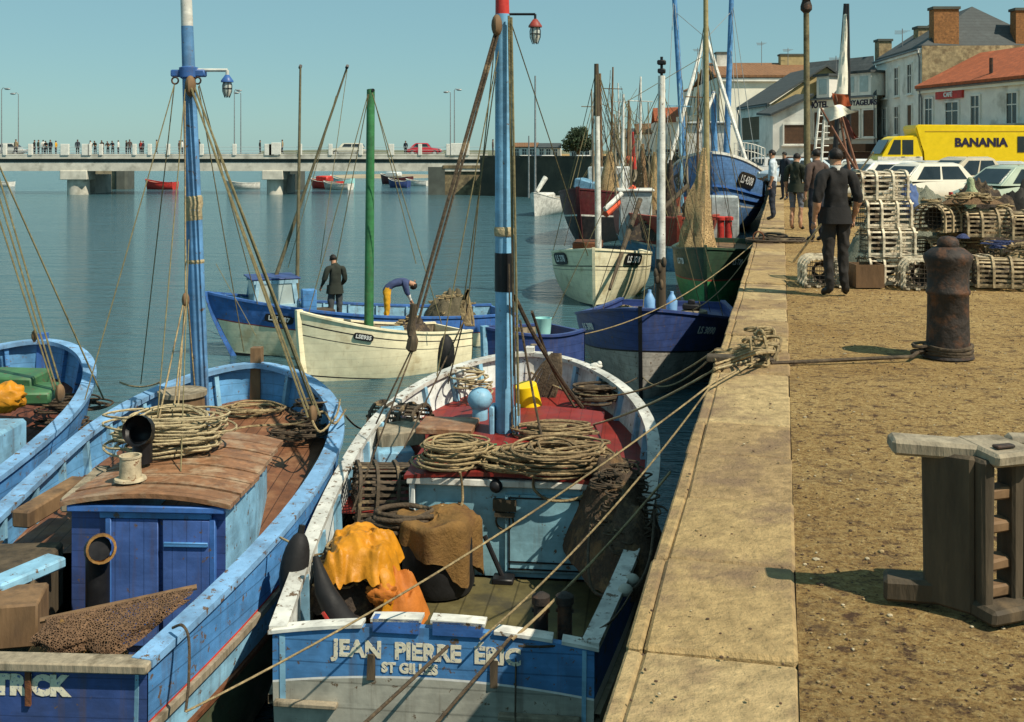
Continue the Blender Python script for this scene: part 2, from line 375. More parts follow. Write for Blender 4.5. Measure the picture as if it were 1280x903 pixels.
# ground of the quay: gravel sheet and capstones
def gravel_mat():
    m = bpy.data.materials.new('quay_gravel'); m.use_nodes = True; N = m.node_tree.nodes; L = m.node_tree.links; b = N['Principled BSDF']
    tc = N.new('ShaderNodeTexCoord')
    def nz(sc, det=6, rg=.6):
        n = N.new('ShaderNodeTexNoise'); n.inputs['Scale'].default_value = sc; n.inputs['Detail'].default_value = det; n.inputs['Roughness'].default_value = rg; L.new(tc.outputs['Object'], n.inputs['Vector']); return n.outputs[0]
    def ramp(src, stops):
        r = N.new('ShaderNodeValToRGB'); L.new(src, r.inputs[0]); e = r.color_ramp.elements
        e[0].position, e[0].color = stops[0][0], (*stops[0][1], 1); e[1].position, e[1].color = stops[-1][0], (*stops[-1][1], 1)
        for p, c in stops[1:-1]:
            k = e.new(p); k.color = (*c, 1)
        return r.outputs[0]
    def mix(f, a, bb, mode='MIX'):
        x = N.new('ShaderNodeMix'); x.data_type = 'RGBA'; x.blend_type = mode; L.new(f, x.inputs[0]) if not isinstance(f, float) else None
        if isinstance(f, float): x.inputs[0].default_value = f
        L.new(a, x.inputs[6])
        if isinstance(bb, tuple): x.inputs[7].default_value = (*bb, 1)
        else: L.new(bb, x.inputs[7])
        return x.outputs[2]
    base = ramp(nz(34, 8, .8), [(.32, (.09, .05, .028)), (.44, (.36, .235, .10)), (.57, (.52, .38, .175)), (.72, (.72, .58, .33))])
    big = ramp(nz(.55, 4), [(.35, (.78, .70, .60)), (.62, (1.05, 1.02, .95))])
    c = mix(1.0, base, big, 'MULTIPLY')
    vo = N.new('ShaderNodeTexVoronoi'); vo.inputs['Scale'].default_value = 22; L.new(tc.outputs['Object'], vo.inputs['Vector'])
    dk = ramp(nz(9, 7, .75), [(.53, (0, 0, 0)), (.63, (1, 1, 1))])
    c = mix(dk, c, (.12, .07, .042))
    d2 = ramp(nz(3.1, 6, .7), [(.54, (0, 0, 0)), (.70, (.75, .75, .75))])
    c = mix(d2, c, (.17, .11, .062))
    d3 = ramp(nz(48, 3, .6), [(.60, (0, 0, 0)), (.68, (1, 1, 1))])
    c = mix(d3, c, (.07, .04, .032))
    L.new(c, b.inputs['Base Color']); b.inputs['Roughness'].default_value = .95; b.inputs['Specular IOR Level'].default_value = .1
    bp = N.new('ShaderNodeBump'); bp.inputs['Strength'].default_value = 1; bp.inputs['Distance'].default_value = .045; L.new(nz(34, 8, .75), bp.inputs['Height']); L.new(bp.outputs[0], b.inputs['Normal'])
    return m
M_gravel = gravel_mat()
CAPW = .59
FAR = 100.0
mb = MB()
mb.poly([Q(-12, CAPW, -.012), Q(FAR, CAPW, -.012), Q(FAR, 400, -.012), Q(-12, 400, -.012)])
tag(mb.build('quay_ground', M_gravel, smooth=0), None, None, kind='structure')
# land beyond the basin, carrying the town to the horizon
mb = MB()
mb.poly([V(-3, 119, -.05), V(400, 119, -.05), V(4000, 6000, -.05), V(60, 6000, -.05), V(20, 180, -.05), V(-3, 135, -.05)])
mb.poly([Q(FAR, CAPW, -.05), V(-3, 119, -.05), V(400, 119, -.05), Q(FAR, 400, -.05)])
tag(mb.build('land', M_gravel, smooth=0), None, None, kind='structure')
def quay_stones():
    mb = MB(); rr = random.Random(3); s = -10.0
    while s < FAR:
        l = rr.uniform(.62, .95) if s < 40 else 2.5
        g = .006 if s < 40 else .02
        ry = Euler((rr.uniform(-.006, .006), rr.uniform(-.008, .008), rr.uniform(-.006, .006))).to_matrix()
        Mx = Matrix((QN, QD, V(0, 0, 1))).transposed() @ ry
        dz = rr.uniform(-.010, .005); k = rr.randrange(3); b_ = .014 if s < 40 else 0; j_ = .007 if s < 40 else 0
        mb.box(Q(s+l/2, .033+rr.uniform(-.006, .006), -.152+dz), (.062, l-2*g, .30), Mx, bev=b_*.8, jit=j_*.6, mi=k)
        mb.box(Q(s+l/2, .065+(CAPW-.065)/2+rr.uniform(-.003, .006), -.15+dz), (CAPW-.066, l-2*g, .30), Mx, bev=b_, jit=j_, mi=k)
        s += l
    return mb.build('quay_capstones', M_stones, smooth=30)
tag(quay_stones(), None, None, kind='structure')
mb = MB(); mb.poly([Q(-12, .02, -.03), Q(FAR, .02, -.03), Q(FAR, CAPW+.02, -.03), Q(-12, CAPW+.02, -.03)]); tag(mb.build('quay_bedding', mat('joint_dirt', (.10, .065, .04), .95, .3, 20), smooth=0), None, None, kind='structure')
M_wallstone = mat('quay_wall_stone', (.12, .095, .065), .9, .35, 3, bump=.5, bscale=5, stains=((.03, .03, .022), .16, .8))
def quay_wall():
    mb = MB(); Mx = Matrix((QN, QD, V(0, 0, 1))).transposed(); rr = random.Random(5)
    # courses of blocks
    for k in range(9):
        z1 = -.302-k*.4; s = -10-rr.random()
        while s < (45 if k < 9 else FAR):
            l = rr.uniform(.7, 1.2)
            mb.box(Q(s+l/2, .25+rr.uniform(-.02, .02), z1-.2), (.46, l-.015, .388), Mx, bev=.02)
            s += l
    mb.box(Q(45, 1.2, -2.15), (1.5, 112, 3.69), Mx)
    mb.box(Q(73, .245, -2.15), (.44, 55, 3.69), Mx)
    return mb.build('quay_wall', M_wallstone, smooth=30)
tag(quay_wall(), None, None, kind='structure')
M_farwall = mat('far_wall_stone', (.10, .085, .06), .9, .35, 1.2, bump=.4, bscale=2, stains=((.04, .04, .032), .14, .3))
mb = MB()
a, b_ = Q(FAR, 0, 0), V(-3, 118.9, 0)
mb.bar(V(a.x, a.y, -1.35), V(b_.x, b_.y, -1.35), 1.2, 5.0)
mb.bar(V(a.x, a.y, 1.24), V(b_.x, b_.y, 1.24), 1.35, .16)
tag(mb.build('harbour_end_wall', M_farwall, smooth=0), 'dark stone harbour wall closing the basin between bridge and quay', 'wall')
# loose stones in the gravel
def pebbles():
    mb = MB(); rr = random.Random(11)
    for i in range(3800):
        s = rr.uniform(2.2, 16) if i < 3200 else rr.uniform(14, 26); o = CAPW+.03+rr.random()**1.3*(3.6 if s < 16 else 6)
        if rr.random() < .06: o = rr.uniform(.05, CAPW)
        p = Q(s, o, 0); r = rr.uniform(.0025, .008) if rr.random() < .96 else rr.uniform(.008, .014)
        g = bmesh.ops.create_icosphere(mb.bm, subdivisions=1, radius=1)
        sx, sy, sz = r*rr.uniform(.7, 1.4), r*rr.uniform(.7, 1.4), r*rr.uniform(.4, .8)
        mi = rr.choice((0, 0, 1, 1, 1, 2))
        for v in g['verts']: v.co = Vector((p.x+v.co.x*sx, p.y+v.co.y*sy, -.008+v.co.z*sz+(.012 if o < CAPW else 0)))
        for f in {f for v in g['verts'] for f in v.link_faces}: f.material_index = mi
    return mb.build('loose_gravel', [mat('pebble_tan', (.36, .26, .13), .9, .3, 20), mat('pebble_dark', (.10, .06, .035), .9, .3, 20), mat('pebble_pale', (.48, .40, .26), .9, .3, 20)], fix=False, smooth=0)
tag(pebbles(), 'scattered small stones lying over the brown quay surface', 'gravel', kind='stuff')
# distant shore
mb = MB()
pts = [(x, 900+40*math.sin(x*.01)) for x in range(-200, 700, 20)]
M_shore = mat('far_shore', (.15, .16, .10), .95, .3, .05, bump=0)
mb.grid([[V(x, y, WZ-.2) for x, y in pts], [V(x, y+30, 1+2.5*abs(noise.noise(V(x*.012, 3, 0)))) for x, y in pts], [V(x, y+200, 3+4*abs(noise.noise(V(x*.01, 7, 0)))) for x, y in pts]])
tag(mb.build('far_shore_hills', M_shore), None, None, kind='structure')
M_sand = mat('sandbank', (.36, .30, .2), .9, .2, .1, bump=0)
mb = MB(); mb.ball((-24, 210, WZ), 1, (13, 14, .35), 24, 8)
tag(mb.build('sandbank', M_sand), None, None, kind='structure')
# ------------------------------------------------------------------ boats
class Boat:
    def __init__(s, name, label, cat, stern, bow, hb, hst, sheer, tm=.5, p=2.2, q=2.0, group=None, off=0.0, rake=.35, keel=.6, full=3.2, vexp=.75):
        s.stern, s.bow = V(*stern, 0), V(*bow, 0)
        d = s.bow-s.stern; s.L = d.length; rz = math.atan2(-d.x, d.y)
        s.root = empty(name, (stern[0], stern[1], WZ), rz, label, cat, group)
        s.M = Matrix.Translation((stern[0], stern[1], WZ)) @ Matrix.Rotation(rz, 4, 'Z'); s.Mi = s.M.inverted()
        s.hbm, s.hst, s.sh, s.tm, s.p, s.q, s.off, s.rake, s.keel, s.full, s.vexp = hb, hst, [z-WZ for z in sheer], tm, p, q, off, rake, keel, full, vexp
    def loc(s, w): return s.Mi @ Vector(w)
    def hb(s, t):
        if t < s.tm: return s.hst+(s.hbm-s.hst)*math.sin(math.pi/2*t/s.tm)
        u = (t-s.tm)/(1-s.tm)
        return s.hbm*max(0, 1-u**s.p)**(1/s.q)
    def cx(s, t): return s.off*math.sin(math.pi*min(1, max(0, t)))
    def z(s, t):
        a, m, b = s.sh
        # quadratic through (0,a),(.45,m),(1,b)
        c0 = a; A = ((b-a)-(m-a)/.45)/(1-.45); B = (m-a)/.45-.45*A
        return c0+B*t+A*t*t
    def sec(s, v, t):
        n = s.full*(1-t)+1.6*t
        f = (1-v**n)**.5 if v < 1 else 0
        w = max(0, (1-v))**s.vexp
        k = max(0, (t-.45)/.55)**1.5
        return f*(1-k)+w*k
    def pt(s, t, v, side, out=0.0):
        zz = s.z(t)+(-s.keel-s.z(t))*v
        x = s.hb(t)*s.sec(v, t)+out
        y = s.L*t-s.rake*(v**1.3)*max(0, t)**5
        return Vector((s.cx(t)+side*x, y, zz))
    def ts(s, n=30): return [1-(1-i/n)**2.0 for i in range(n)]+[1.0]
    def rows(s, bands, n=14):
        bs = [b[0] for b in bands]; vs = sorted(set([i/n for i in range(n+1)]+bs)); return vs
    def bmi(s, bands, v):
        for i, (b, m) in enumerate(bands):
            if v < b-1e-6: return i
        return len(bands)-1
    def hull(s, bands, transom_bands=None, crown=0.0, tname='transom'):
        ms = [b[1] for b in bands]; vs = s.rows(bands); ts = s.ts()
        mb = MB()
        for side in (-1, 1):
            P = [[s.pt(t, v, side) for v in vs] for t in ts]
            mb.grid(P, mif=lambda i, j: s.bmi(bands, vs[j]+1e-4))
        bmesh.ops.remove_doubles(mb.bm, verts=mb.bm.verts, dist=.0008)
        mb.build('hull', ms, s.root, smooth=35)
        if s.hst > .01:
            tb = transom_bands or bands; vs = s.rows(tb); cols = [-1+i/8 for i in range(17)]
            mb = MB(); P = []
            for v in vs:
                row = []
                for c in cols:
                    p0 = s.pt(0, v, 1); x = (p0.x-s.cx(0))*c
                    row.append(Vector((s.cx(0)+x, -.02, p0.z+crown*(1-c*c)*(1-v))))
                P.append(row)
            mb.grid(P, mif=lambda i, j: s.bmi(tb, vs[i]+1e-4))
            # thickness: an inner face
            P2 = [[p+Vector((0, .06, 0)) for p in r] for r in P]
            mb.grid(P2, mi=0); mb.grid([P[0], P2[0]], mi=0)
            mb.build(tname, [b[1] for b in tb], s.root, smooth=30)
        s.crown = crown
    def loop(s, inset=0.0, n=30, dz=0.0, t0=0.0, v=0.0):
        ts = [t for t in s.ts(n) if t >= t0]; A = [];B = []
        for t in ts:
            a = s.pt(t, v, 1); A.append(Vector((a.x, a.y, a.z+dz)))
            b = s.pt(t, v, -1); B.append(Vector((b.x, b.y, b.z+dz)))
        pts = A+B[::-1][1:]
        out = []
        for i, p in enumerate(pts):
            q0, q1 = pts[max(0, i-1)], pts[min(len(pts)-1, i+1)]
            d = q1-q0; d.z = 0; d.normalize(); nrm = Vector((-d.y, d.x, 0))   # left of travel = inward
            out.append(p+nrm*inset)
        return out
    def rail(s, m, w=.13, h=.05, out=.03, t0=0.0, name='rail'):
        a = s.loop(-out, t0=t0); b = s.loop(w-out, t0=t0); mb = MB(); P = []
        up = V(0, 0, h)
        for p, q in zip(a, b): P.append([p, p+up, q+up, q])
        mb.grid(P, closed=True)
        for r in (P[0], P[-1]): mb.poly(r)
        mb.build(name, m, s.root, smooth=30)
    def strake(s, m, v, w=.04, h=.06, name='rubbing_strake'):
        a = s.loop(.01, v=v); b = s.loop(-w, v=v); mb = MB(); P = []
        for p, q in zip(a, b): P.append([p+V(0, 0, h/2), q+V(0, 0, h/2), q-V(0, 0, h/2), p-V(0, 0, h/2)])
        mb.grid(P, closed=True); mb.build(name, m, s.root, smooth=30)
    def inner(s, m, deck, th=.05, frames=None, fm=None, gap=.42):
        """inside of the bulwark, with its upright timbers"""
        ts = s.ts(); mb = MB()
        for side in (-1, 1):
            P = []
            for t in ts:
                zt = s.z(t); zd = deck(t); row = []
                for k in range(4):
                    zz = zt+(zd-.04-zt)*k/3; v = (zz-zt)/(-s.keel-zt)
                    p = s.pt(t, v, side); x = p.x-s.cx(t); x = side*max(0, abs(x)-th)
                    row.append(Vector((s.cx(t)+x, min(p.y, s.L-th*1.2), zz)))
                P.append(row)
            mb.grid(P)
            lt = 0.0; acc = gap*.5
            for i in range(len(ts)-1):
                pa, pb = P[i], P[i+1]; seg = (pb[0]-pa[0]).length; acc += seg
                if frames and acc >= gap and abs(pa[0].x-s.cx(ts[i])) > .02:
                    acc = 0; n = Vector((-(pa[0].x-s.cx(ts[i])), 0, 0)).normalized()
                    t_ = (pb[0]-pa[0]).normalized(); nn = V(0, 0, 1).cross(t_)
                    if nn.dot(n) < 0: nn = -nn
                    mb.bar(pa[0]+nn*.025, pa[3]+nn*.025, .06, .05, mi=1, up=t_)
        mb.build('bulwark', [m, fm or m], s.root, smooth=35)
    def deck(s, m, deck, t0=0.0, t1=1.0, camber=.05, th=.05, name='deck'):
        mb = MB(); P = []; cols = [-1+i/6 for i in range(13)]
        for t in s.ts(40):
            if t < t0-1e-6 or t > t1+1e-6: continue
            zt = s.z(t); zd = deck(t); v = (zd-zt)/(-s.keel-zt); p = s.pt(t, v, 1); x = max(0, p.x-s.cx(t)-th+.01)
            P.append([Vector((s.cx(t)+x*c, min(p.y, s.L-.05), zd+camber*(1-c*c)*min(1, x))) for c in cols])
        mb.grid(P); return mb.build(name, m, s.root, smooth=40)
    def stem(s, m, w=.09, up=.12, out=.07):
        pts = []
        for v in (0, .15, .3, .5, .75, 1): pts.append(s.pt(1, v, 1))
        prof = []
        mb = MB(); P = []
        for p in pts: P.append([Vector((p.x-w/2, p.y-.06, p.z)), Vector((p.x-w/2, p.y+out, p.z)), Vector((p.x+w/2, p.y+out, p.z)), Vector((p.x+w/2, p.y-.06, p.z))])
        top = [q+V(0, 0, up) for q in P[0]]
        mb.grid([top]+P, closed=True); mb.poly(top); mb.build('stem_post', m, s.root, smooth=20)
    def plate(s, body, t, v, side, size=.16, lm=None, pm=None, ang=0.0, bare=False, w=None):
        a = s.pt(t, v, side); b = s.pt(t+.03, v, side); c = s.pt(t, v+.05, side)
        fw = (b-a).normalized(); right = fw if side > 0 else -fw
        up = (a-c).normalized(); n = right.cross(up).normalized()
        ctr = a+n*.02
        M = frame_mtx(ctr, right, up) @ Matrix.Rotation(ang, 4, 'Z')
        if bare:
            return lettering(body, size, lm or M_letterw, M, s.root, .004, bold=.003)
        ww = w or size*len(body)*.62; hh = size*1.35; mb = MB(); pts = []
        for k in range(16):
            th = 2*math.pi*k/16; ex = abs(math.cos(th))**.35*math.copysign(1, math.cos(th)); ey = abs(math.sin(th))**.55*math.copysign(1, math.sin(th))
            pts.append(Vector((ex*ww/2, ey*hh/2, -.012)))
        mb.prism(pts, (0, 0, .02)); o = mb.build('number_plate', pm or M_blackpaint, s.root, smooth=0); o.matrix_local = M
        lettering(body, size, lm or M_letterw, Matrix.Translation((0, 0, .0095)), o, .003, bold=.004)
    def part(s, mb, name, mats, smooth=40):
        return mb.build(name, mats, s.root, smooth)
    def tubepart(s, name, wpts, r, m, n=8, world=True, **k):
        mb = MB(); mb.tube([s.loc(p) for p in wpts] if world else wpts, r, n, **k); return mb.build(name, m, s.root, smooth=50)
    def ropes(s, name, segs, r, m, sag=.0):
        for a, b in segs:
            mb = MB(); mb.tube([s.loc(p) for p in rope_pts(a, b, sag, 8)], r, 5); mb.build(name, m, s.root, smooth=60)
def block(mb, c, r=.07, mi=0):   # pulley block
    c = Vector(c); mb.ball(c, r, (.62, .8, 1.25), 10, 8, mi)
def sailor_lamp(b, arm_a, lamp, arm_m, cap_m, r=.012, glass=.045):
    a, l = b.loc(arm_a), b.loc(lamp)
    mb = MB(); mb.tube([a, l+V(0, 0, .0)], r, 8); mb.tube([l, l-V(0, 0, .06)], r, 8); arm = mb.build('lamp_arm', arm_m, b.root)
    mb = MB(); mb.lathe([(0, -.04), (glass*.5, -.05), (glass*1.45, -.11), (glass*1.45, -.125), (glass*.8, -.125)], 14, l); mb.build('lamp_cap', cap_m, b.root)
    mb = MB(); mb.lathe([(glass*.75, -.12), (glass, -.16), (glass*.95, -.22), (glass*.5, -.27), (0, -.28)], 12, l); mb.build('lamp_glass', M_lampglass, b.root)
    mb = MB()
    for k in range(6):
        an = k*math.pi/3; pr = [(glass*.85, -.12), (glass*1.12, -.16), (glass*1.08, -.22), (glass*.55, -.285)]
        mb.tube([l+V(rr_*math.cos(an), rr_*math.sin(an), z_) for rr_, z_ in pr], .004, 4)
    mb.tube([l+V(glass*1.1*math.cos(k*.5236), glass*1.1*math.sin(k*.5236), -.19) for k in range(12)], .004, 4, closed=True)
    mb.build('lamp_cage', M_blackpaint, b.root)

# ============ boat A : blue decked boat with red foredeck, in the centre
A = Boat('fishing_boat', 'small fishing boat with blue lettered transom, red foredeck and pale blue wheelhouse beside quay', 'fishing boat', (-.53, 7.35), (.22, 13.55), 1.45, 1.07, (-1.49, -1.20, -.74), tm=.56, p=2.1, q=1.75, off=.05, group='fishing boats moored in the harbour')
A.hull([(.16, M_blue2), (.2, M_letterw), (1.0, M_greyhull)], [(.153, M_blue), (.160, M_letterw), (1, M_greywhite)], crown=.09)
adeck = lambda t: (A.z(t)-.27-.12*max(0, t-.55)) if t > .37 else .98
A.rail(paint('worn_white_rail', (.60, .60, .55), .16), .12, .045)
A.strake(M_greywood, .22)
A.inner(M_whitein, adeck, frames=True, fm=M_bluepale)
A.deck(M_red, adeck, t0=.375, name='foredeck')
A.deck(M_soledeck, lambda t: .98, t1=.37, camber=0.0, name='cockpit_sole')
A.stem(M_white, .10, .10)
# transom capping in short lengths
def a_tr(x): return -WZ-1.49+.09*(1-(x/1.1)**2)
for x0, x1, dz in ((-1.10, -.46, .0), (-.40, -.06, .04), (-.0, .36, .04), (.42, .80, 0.0), (.86, 1.1, 0.0)):
    mb = MB(); P = []
    for k in range(7):
        x = x0+(x1-x0)*k/6; z = a_tr(x)+dz; P.append([V(x, -.035, z), V(x, -.035, z+.022), V(x, .08, z+.022), V(x, .08, z)])
    mb.grid(P, closed=True); mb.poly(P[0]); mb.poly(P[-1]); A.part(mb, 'transom_cap', M_white, 20)
    if dz:
        mb = MB(); mb.box(((x0+x1)/2, .005, a_tr(0)+dz/2-.012), (x1-x0-.03, .08, dz+.05)); A.part(mb, 'cap_chock', M_blue2)
# name on the transom
lettering('JEAN  PIERRE  ÉRIC', .150, M_letter, frame_mtx((-.03, -.024, 1.338), (1, 0, 0), (0, 0, 1)), A.root, .0015, bold=.006)
lettering('ST GILLES', .088, M_letter, frame_mtx((-.14, -.024, 1.228), (1, 0, 0), (0, 0, 1)), A.root, .0015, bold=.004)
for x in (-.40, .42):
    mb = MB(); mb.box((x, -.026, 1.23), (.045, .016, .17), jit=.008); A.part(mb, 'pintle_stain', M_darkwood, 0)
for x0, x1 in ((-1.05, -.62), (.45, .98)):
    mb = MB(); mb.box(((x0+x1)/2, -.05, .97), (x1-x0, .06, .035), bev=.008); A.part(mb, 'fender_strip', M_greywood)
# wheelhouse: aft face, sides and red roof flush with the foredeck
hy0 = A.loc((0, 9.6, 0)).y; cxh = A.loc(D(624, 650, 9.6)).x
hz0, hz1 = .98, 1.80; hw = .77
mb = MB(); mb.box((cxh, hy0+.02, (hz0+hz1)/2), (2*hw, .04, hz1-hz0)); 
for sx in (-1, 1): mb.box((cxh+sx*hw, hy0+.75, (hz0+hz1)/2), (.04, 1.45, hz1-hz0))
house = A.part(mb, 'wheelhouse', M_house, 0)
P = []
mb = MB()
for k in range(9):
    y = hy0-.07+(2.15)*k/8; P.append([V(cxh+(hw+.05)*c, y, hz1+.05*(1-c*c)+.012*k) for c in [-1+i/5 for i in range(11)]])
P2 = [[p+V(0, 0, .035) for p in r] for r in P]
mb.grid(P); mb.grid(P2); mb.grid([P[0], P2[0]]); mb.grid([P[-1], P2[-1]]); mb.grid([[r[0] for r in P], [r[0] for r in P2]]); mb.grid([[r[-1] for r in P], [r[-1] for r in P2]])
roof = A.part(mb, 'wheelhouse_roof', M_red, 30)
mb = MB(); mb.box((cxh, hy0-.045, hz1-.01), (2*hw+.06, .05, .06), bev=.008); A.part(mb, 'roof_beam', M_white)
for sx in (-1, 1): 
    mb = MB(); mb.box((cxh+sx*(hw-.015), hy0-.025, (hz0+hz1)/2-.02), (.05, .05, hz1-hz0-.04), bev=.006); A.part(mb, 'corner_post', M_whitein)
mb = MB(); mb.box((cxh+.39, hy0-.018, 1.36), (.68, .03, .66), bev=.004); door = A.part(mb, 'door', M_house)
mb = MB()
for z_ in (1.06, 1.12, 1.665): mb.box((cxh+.39, hy0-.036, z_), (.62, .012, .012))
for x_ in (.09, .69): mb.box((cxh+x_, hy0-.036, 1.36), (.012, .012, .62))
mb.build('door_moulding', M_blackpaint, door, 0)
mb = MB(); mb.box((cxh+.05, hy0-.03, 1.60), (.20, .05, .10)); mb.box((cxh+.05, hy0-.03, 1.52), (.17, .06, .035)); mb.lathe([(.07, -.02), (.085, 0), (.07, .02)], 14, (cxh+.05, hy0-.03, 1.46), (R(90), 0, 0)); A.part(mb, 'vent_plate', M_darkwood)
mb = MB(); mb.ball((cxh-.02, hy0-.06, 1.77), .06); A.part(mb, 'compass_lamp', M_blackpaint)
mb = MB(); mb.tube([(cxh-.22, hy0-.05, 1.44), (cxh-.30, hy0-.07, 1.22)], .016, 8); A.part(mb, 'hanging_handle', M_blackpaint)
mb = MB(); mb.tube([(cxh-.12, hy0-.06, 1.34), (cxh+.05, hy0-.10, .99)], .022, 8); mb.box((cxh+.05, hy0-.12, 1.0), (.18, .16, .05), bev=.01); A.part(mb, 'tiller_lever', M_blackpaint)
# mast with tabernacle
am = A.loc(D(631, 556, 10.75)); am.z = 1.80
mtop = A.loc(D(627, -60, 10.75)); mred = A.loc(D(628, 18, 10.75))
mb = MB(); mb.tube([am, am.lerp(mred, .5), mred], [.090, .082, .070], 16); mast = A.part(mb, 'mast', paint('sky_blue_mast', (.20, .44, .65), .07))
mb = MB(); mb.tube([mred, mtop], [.068, .055], 16); A.part(mb, 'masthead', M_redpaint)
z_ = lambda y: A.loc(D(630, y, 10.75))
mb = MB(); mb.tube([z_(316), z_(364)], [.0905, .0915], 16); A.part(mb, 'mast_band', M_blackpaint)
mb = MB(); mb.lathe([(.089, -.04), (.096, -.02), (.096, .03), (.088, .05)], 16, z_(290)); A.part(mb, 'mast_lashing', M_ropepale)
for sx in (-1, 1):
    mb = MB(); mb.box((am.x+sx*.115, am.y, 1.98), (.05, .20, .42), bev=.012); A.part(mb, 'tabernacle_cheek', M_bluepale)
sailor_lamp(A, D(634, 18, 10.75), D(669, 18, 10.7), M_blackpaint, paint('lamp_red', (.33, .05, .035), .1))
mb = MB(); block(mb, A.loc(D(621, 32, 10.6)), .085); A.part(mb, 'pulley_block', M_wood)
# standing and running rigging
lead = D(621, 40, 10.6)
A.ropes('halyard', [(lead+V(-.015, 0, 0), D(517, 400, 9.9)), (lead+V(.02, 0, 0), D(522, 405, 9.9)), (lead+V(0, .02, 0), D(512, 420, 9.85))], .012, M_ropedk)
A.ropes('stay', [(D(618, 60, 10.6), D(585, 380, 11.4)), (D(624, 60, 10.7), D(546, 470, 10.2)), (D(636, 20, 10.75), D(735, 320, 14)), (D(620, 90, 10.6), D(575, 410, 11.5))], .006, M_ropegreen)
A.ropes('mast_line', [(D(636, 20, 10.65), D(643, 470, 10.6)), (D(639, 22, 10.65), D(648, 520, 10.55))], .013, M_ropegreen)
A.ropes('mast_line', [(D(640, 300, 10.6), D(645, 545, 10.55)), (D(636, 330, 10.6), D(640, 540, 10.55))], .008, M_ropedk)
for pts, r, m in (([D(643, 370, 10.6), D(668, 420, 11.0), D(705, 480, 11.6), D(728, 510, 12)], .022, M_ropedk), ([D(650, 400, 10.7), D(662, 470, 10.6), D(676, 540, 10.4), D(690, 590, 9.9)], .012, M_ropedk), ([D(665, 390, 11), D(690, 460, 11.8), D(722, 515, 12)], .016, M_ropedk)):
    A.tubepart('fall_rope', spline(pts, 5), r, m, 6)
mb = MB(); mb.tube([A.loc(p) for p in spline([D(517, 380, 9.9), D(514, 410, 9.9), D(516, 425, 9.88), D(513, 440, 9.87)], 4)], [.03]*4+[.04]*4+[.05]*4+[.02], 8); A.part(mb, 'tackle_block', M_darkwood)
A.ropes('tackle_fall', [(D(514, 438, 9.87), D(470, 530, 9.8)), (D(516, 438, 9.87), D(440, 640, 9.2)), (D(585, 380, 11.4), D(560, 480, 11.6)), (D(585, 390, 11.4), D(505, 560, 10.4))], .008, M_ropedk)
mb = MB()
for k in range(7): mb.tube([A.loc(p) for p in spline([D(585+random.uniform(-2, 2), 362, 11.4), D(578+random.uniform(-4, 4), 385, 11.4), D(588+random.uniform(-5, 5), 408, 11.4), D(584, 365, 11.45)], 4)], .014, 5)
A.part(mb, 'hung_rope_hank', M_rope)
# ventilator
vp = A.loc(D(600, 548, 11.2)); mb = MB()
mb.lathe([(.085, 0), (.08, .02), (.078, .30)], 16, vp); A.part(mb, 'vent_pipe', M_bluepale)
mb = MB(); mb.ball(vp+V(0, 0, .39), .125, (1, 1, .95), 18, 12); A.part(mb, 'vent_cowl', M_bluepale)
mb = MB(); hp = A.loc(D(560, 535, 10.9)); mb.box((hp.x, hp.y, hp.z+.02), (.55, .5, .06), bev=.01); A.part(mb, 'hatch_cover', M_roofwood)
mb = MB(); hp = A.loc(D(683, 523, 12.0)); mb.box((hp.x, hp.y, hp.z), (.25, .25, .06), bev=.01); A.part(mb, 'white_hatch', M_white)
# stern bollards
for px in (676, 706):
    p = A.loc(D(px, 780, 7.55)); mb = MB(); mb.lathe([(.05, -.2), (.05, .13), (.062, .14), (.062, .19), (.03, .21), (0, .21)], 12, p); mb.tube([p+V(-.06, 0, .09), p+V(.06, 0, .09)], .012, 6); A.part(mb, 'mooring_bitt', M_iron)
# fairleads on the bow rail
for px, py in ((745, 461), (575, 470)):
    p = A.loc(D(px, py, 13.0)); mb = MB(); mb.ball(p+V(0, 0, .03), .05, (1.5, .8, .8)); mb.ball(p+V(.04, 0, .06), .03); A.part(mb, 'fairlead', M_white)

# ============ boat B : blue boat with brown plank roof
B = Boat('fishing_boat', 'weathered blue fishing boat with brown planked cabin roof and cream letters TRICK on its transom', 'fishing boat', (-3.27, 7.05), (-2.95, 12.95), 1.30, 1.0, (-1.50, -1.22, -.76), tm=.58, p=2.1, q=1.7, off=.14, group='fishing boats moored in the harbour')
B.hull([(.17, M_blue), (.18, M_redpaint), (.30, M_bluepale), (.32, M_greywood), (1.0, paint('green_boot', (.10, .12, .07), .1))], [(.24, M_deepblue), (.255, M_redhull), (1, M_letterw)], crown=.03)
bdeck = lambda t: (B.z(t)-.33-.08*max(0, t-.6))if t > .34 else .75
B.rail(M_bluerail, .15, .05)
B.rail(M_greywood, .16, .06, t0=-.1, name='transom_rail') if False else None
mb = MB(); mb.box((0, 0, 1.415), (2.04, .16, .06), bev=.01); B.part(mb, 'transom_cap', M_greywood)
B.strake(M_greywood, .19, .035, .05); B.strake(M_rust, .31, .03, .035)
B.inner(M_plank_in, bdeck, frames=True, fm=M_bluepale)
B.deck(M_deckwood, bdeck, t0=.345, name='foredeck'); B.deck(M_soledeck, lambda t: .75, t1=.345, camber=0, name='cockpit_sole')
B.stem(M_wood, .12, .22)
p = B.loc(D(40, 856, 7.03)); lettering('TRICK', .165, M_letter, frame_mtx((p.x, -.024, p.z), (1, 0, 0), (0, 0, 1)), B.root, .0015, bold=.012)
mb = MB(); p = B.loc(D(38, 853, 7.03)); mb.box((p.x, -.036, p.z), (.035, .02, .26), jit=.004); B.part(mb, 'rudder_iron', M_rust, 0)
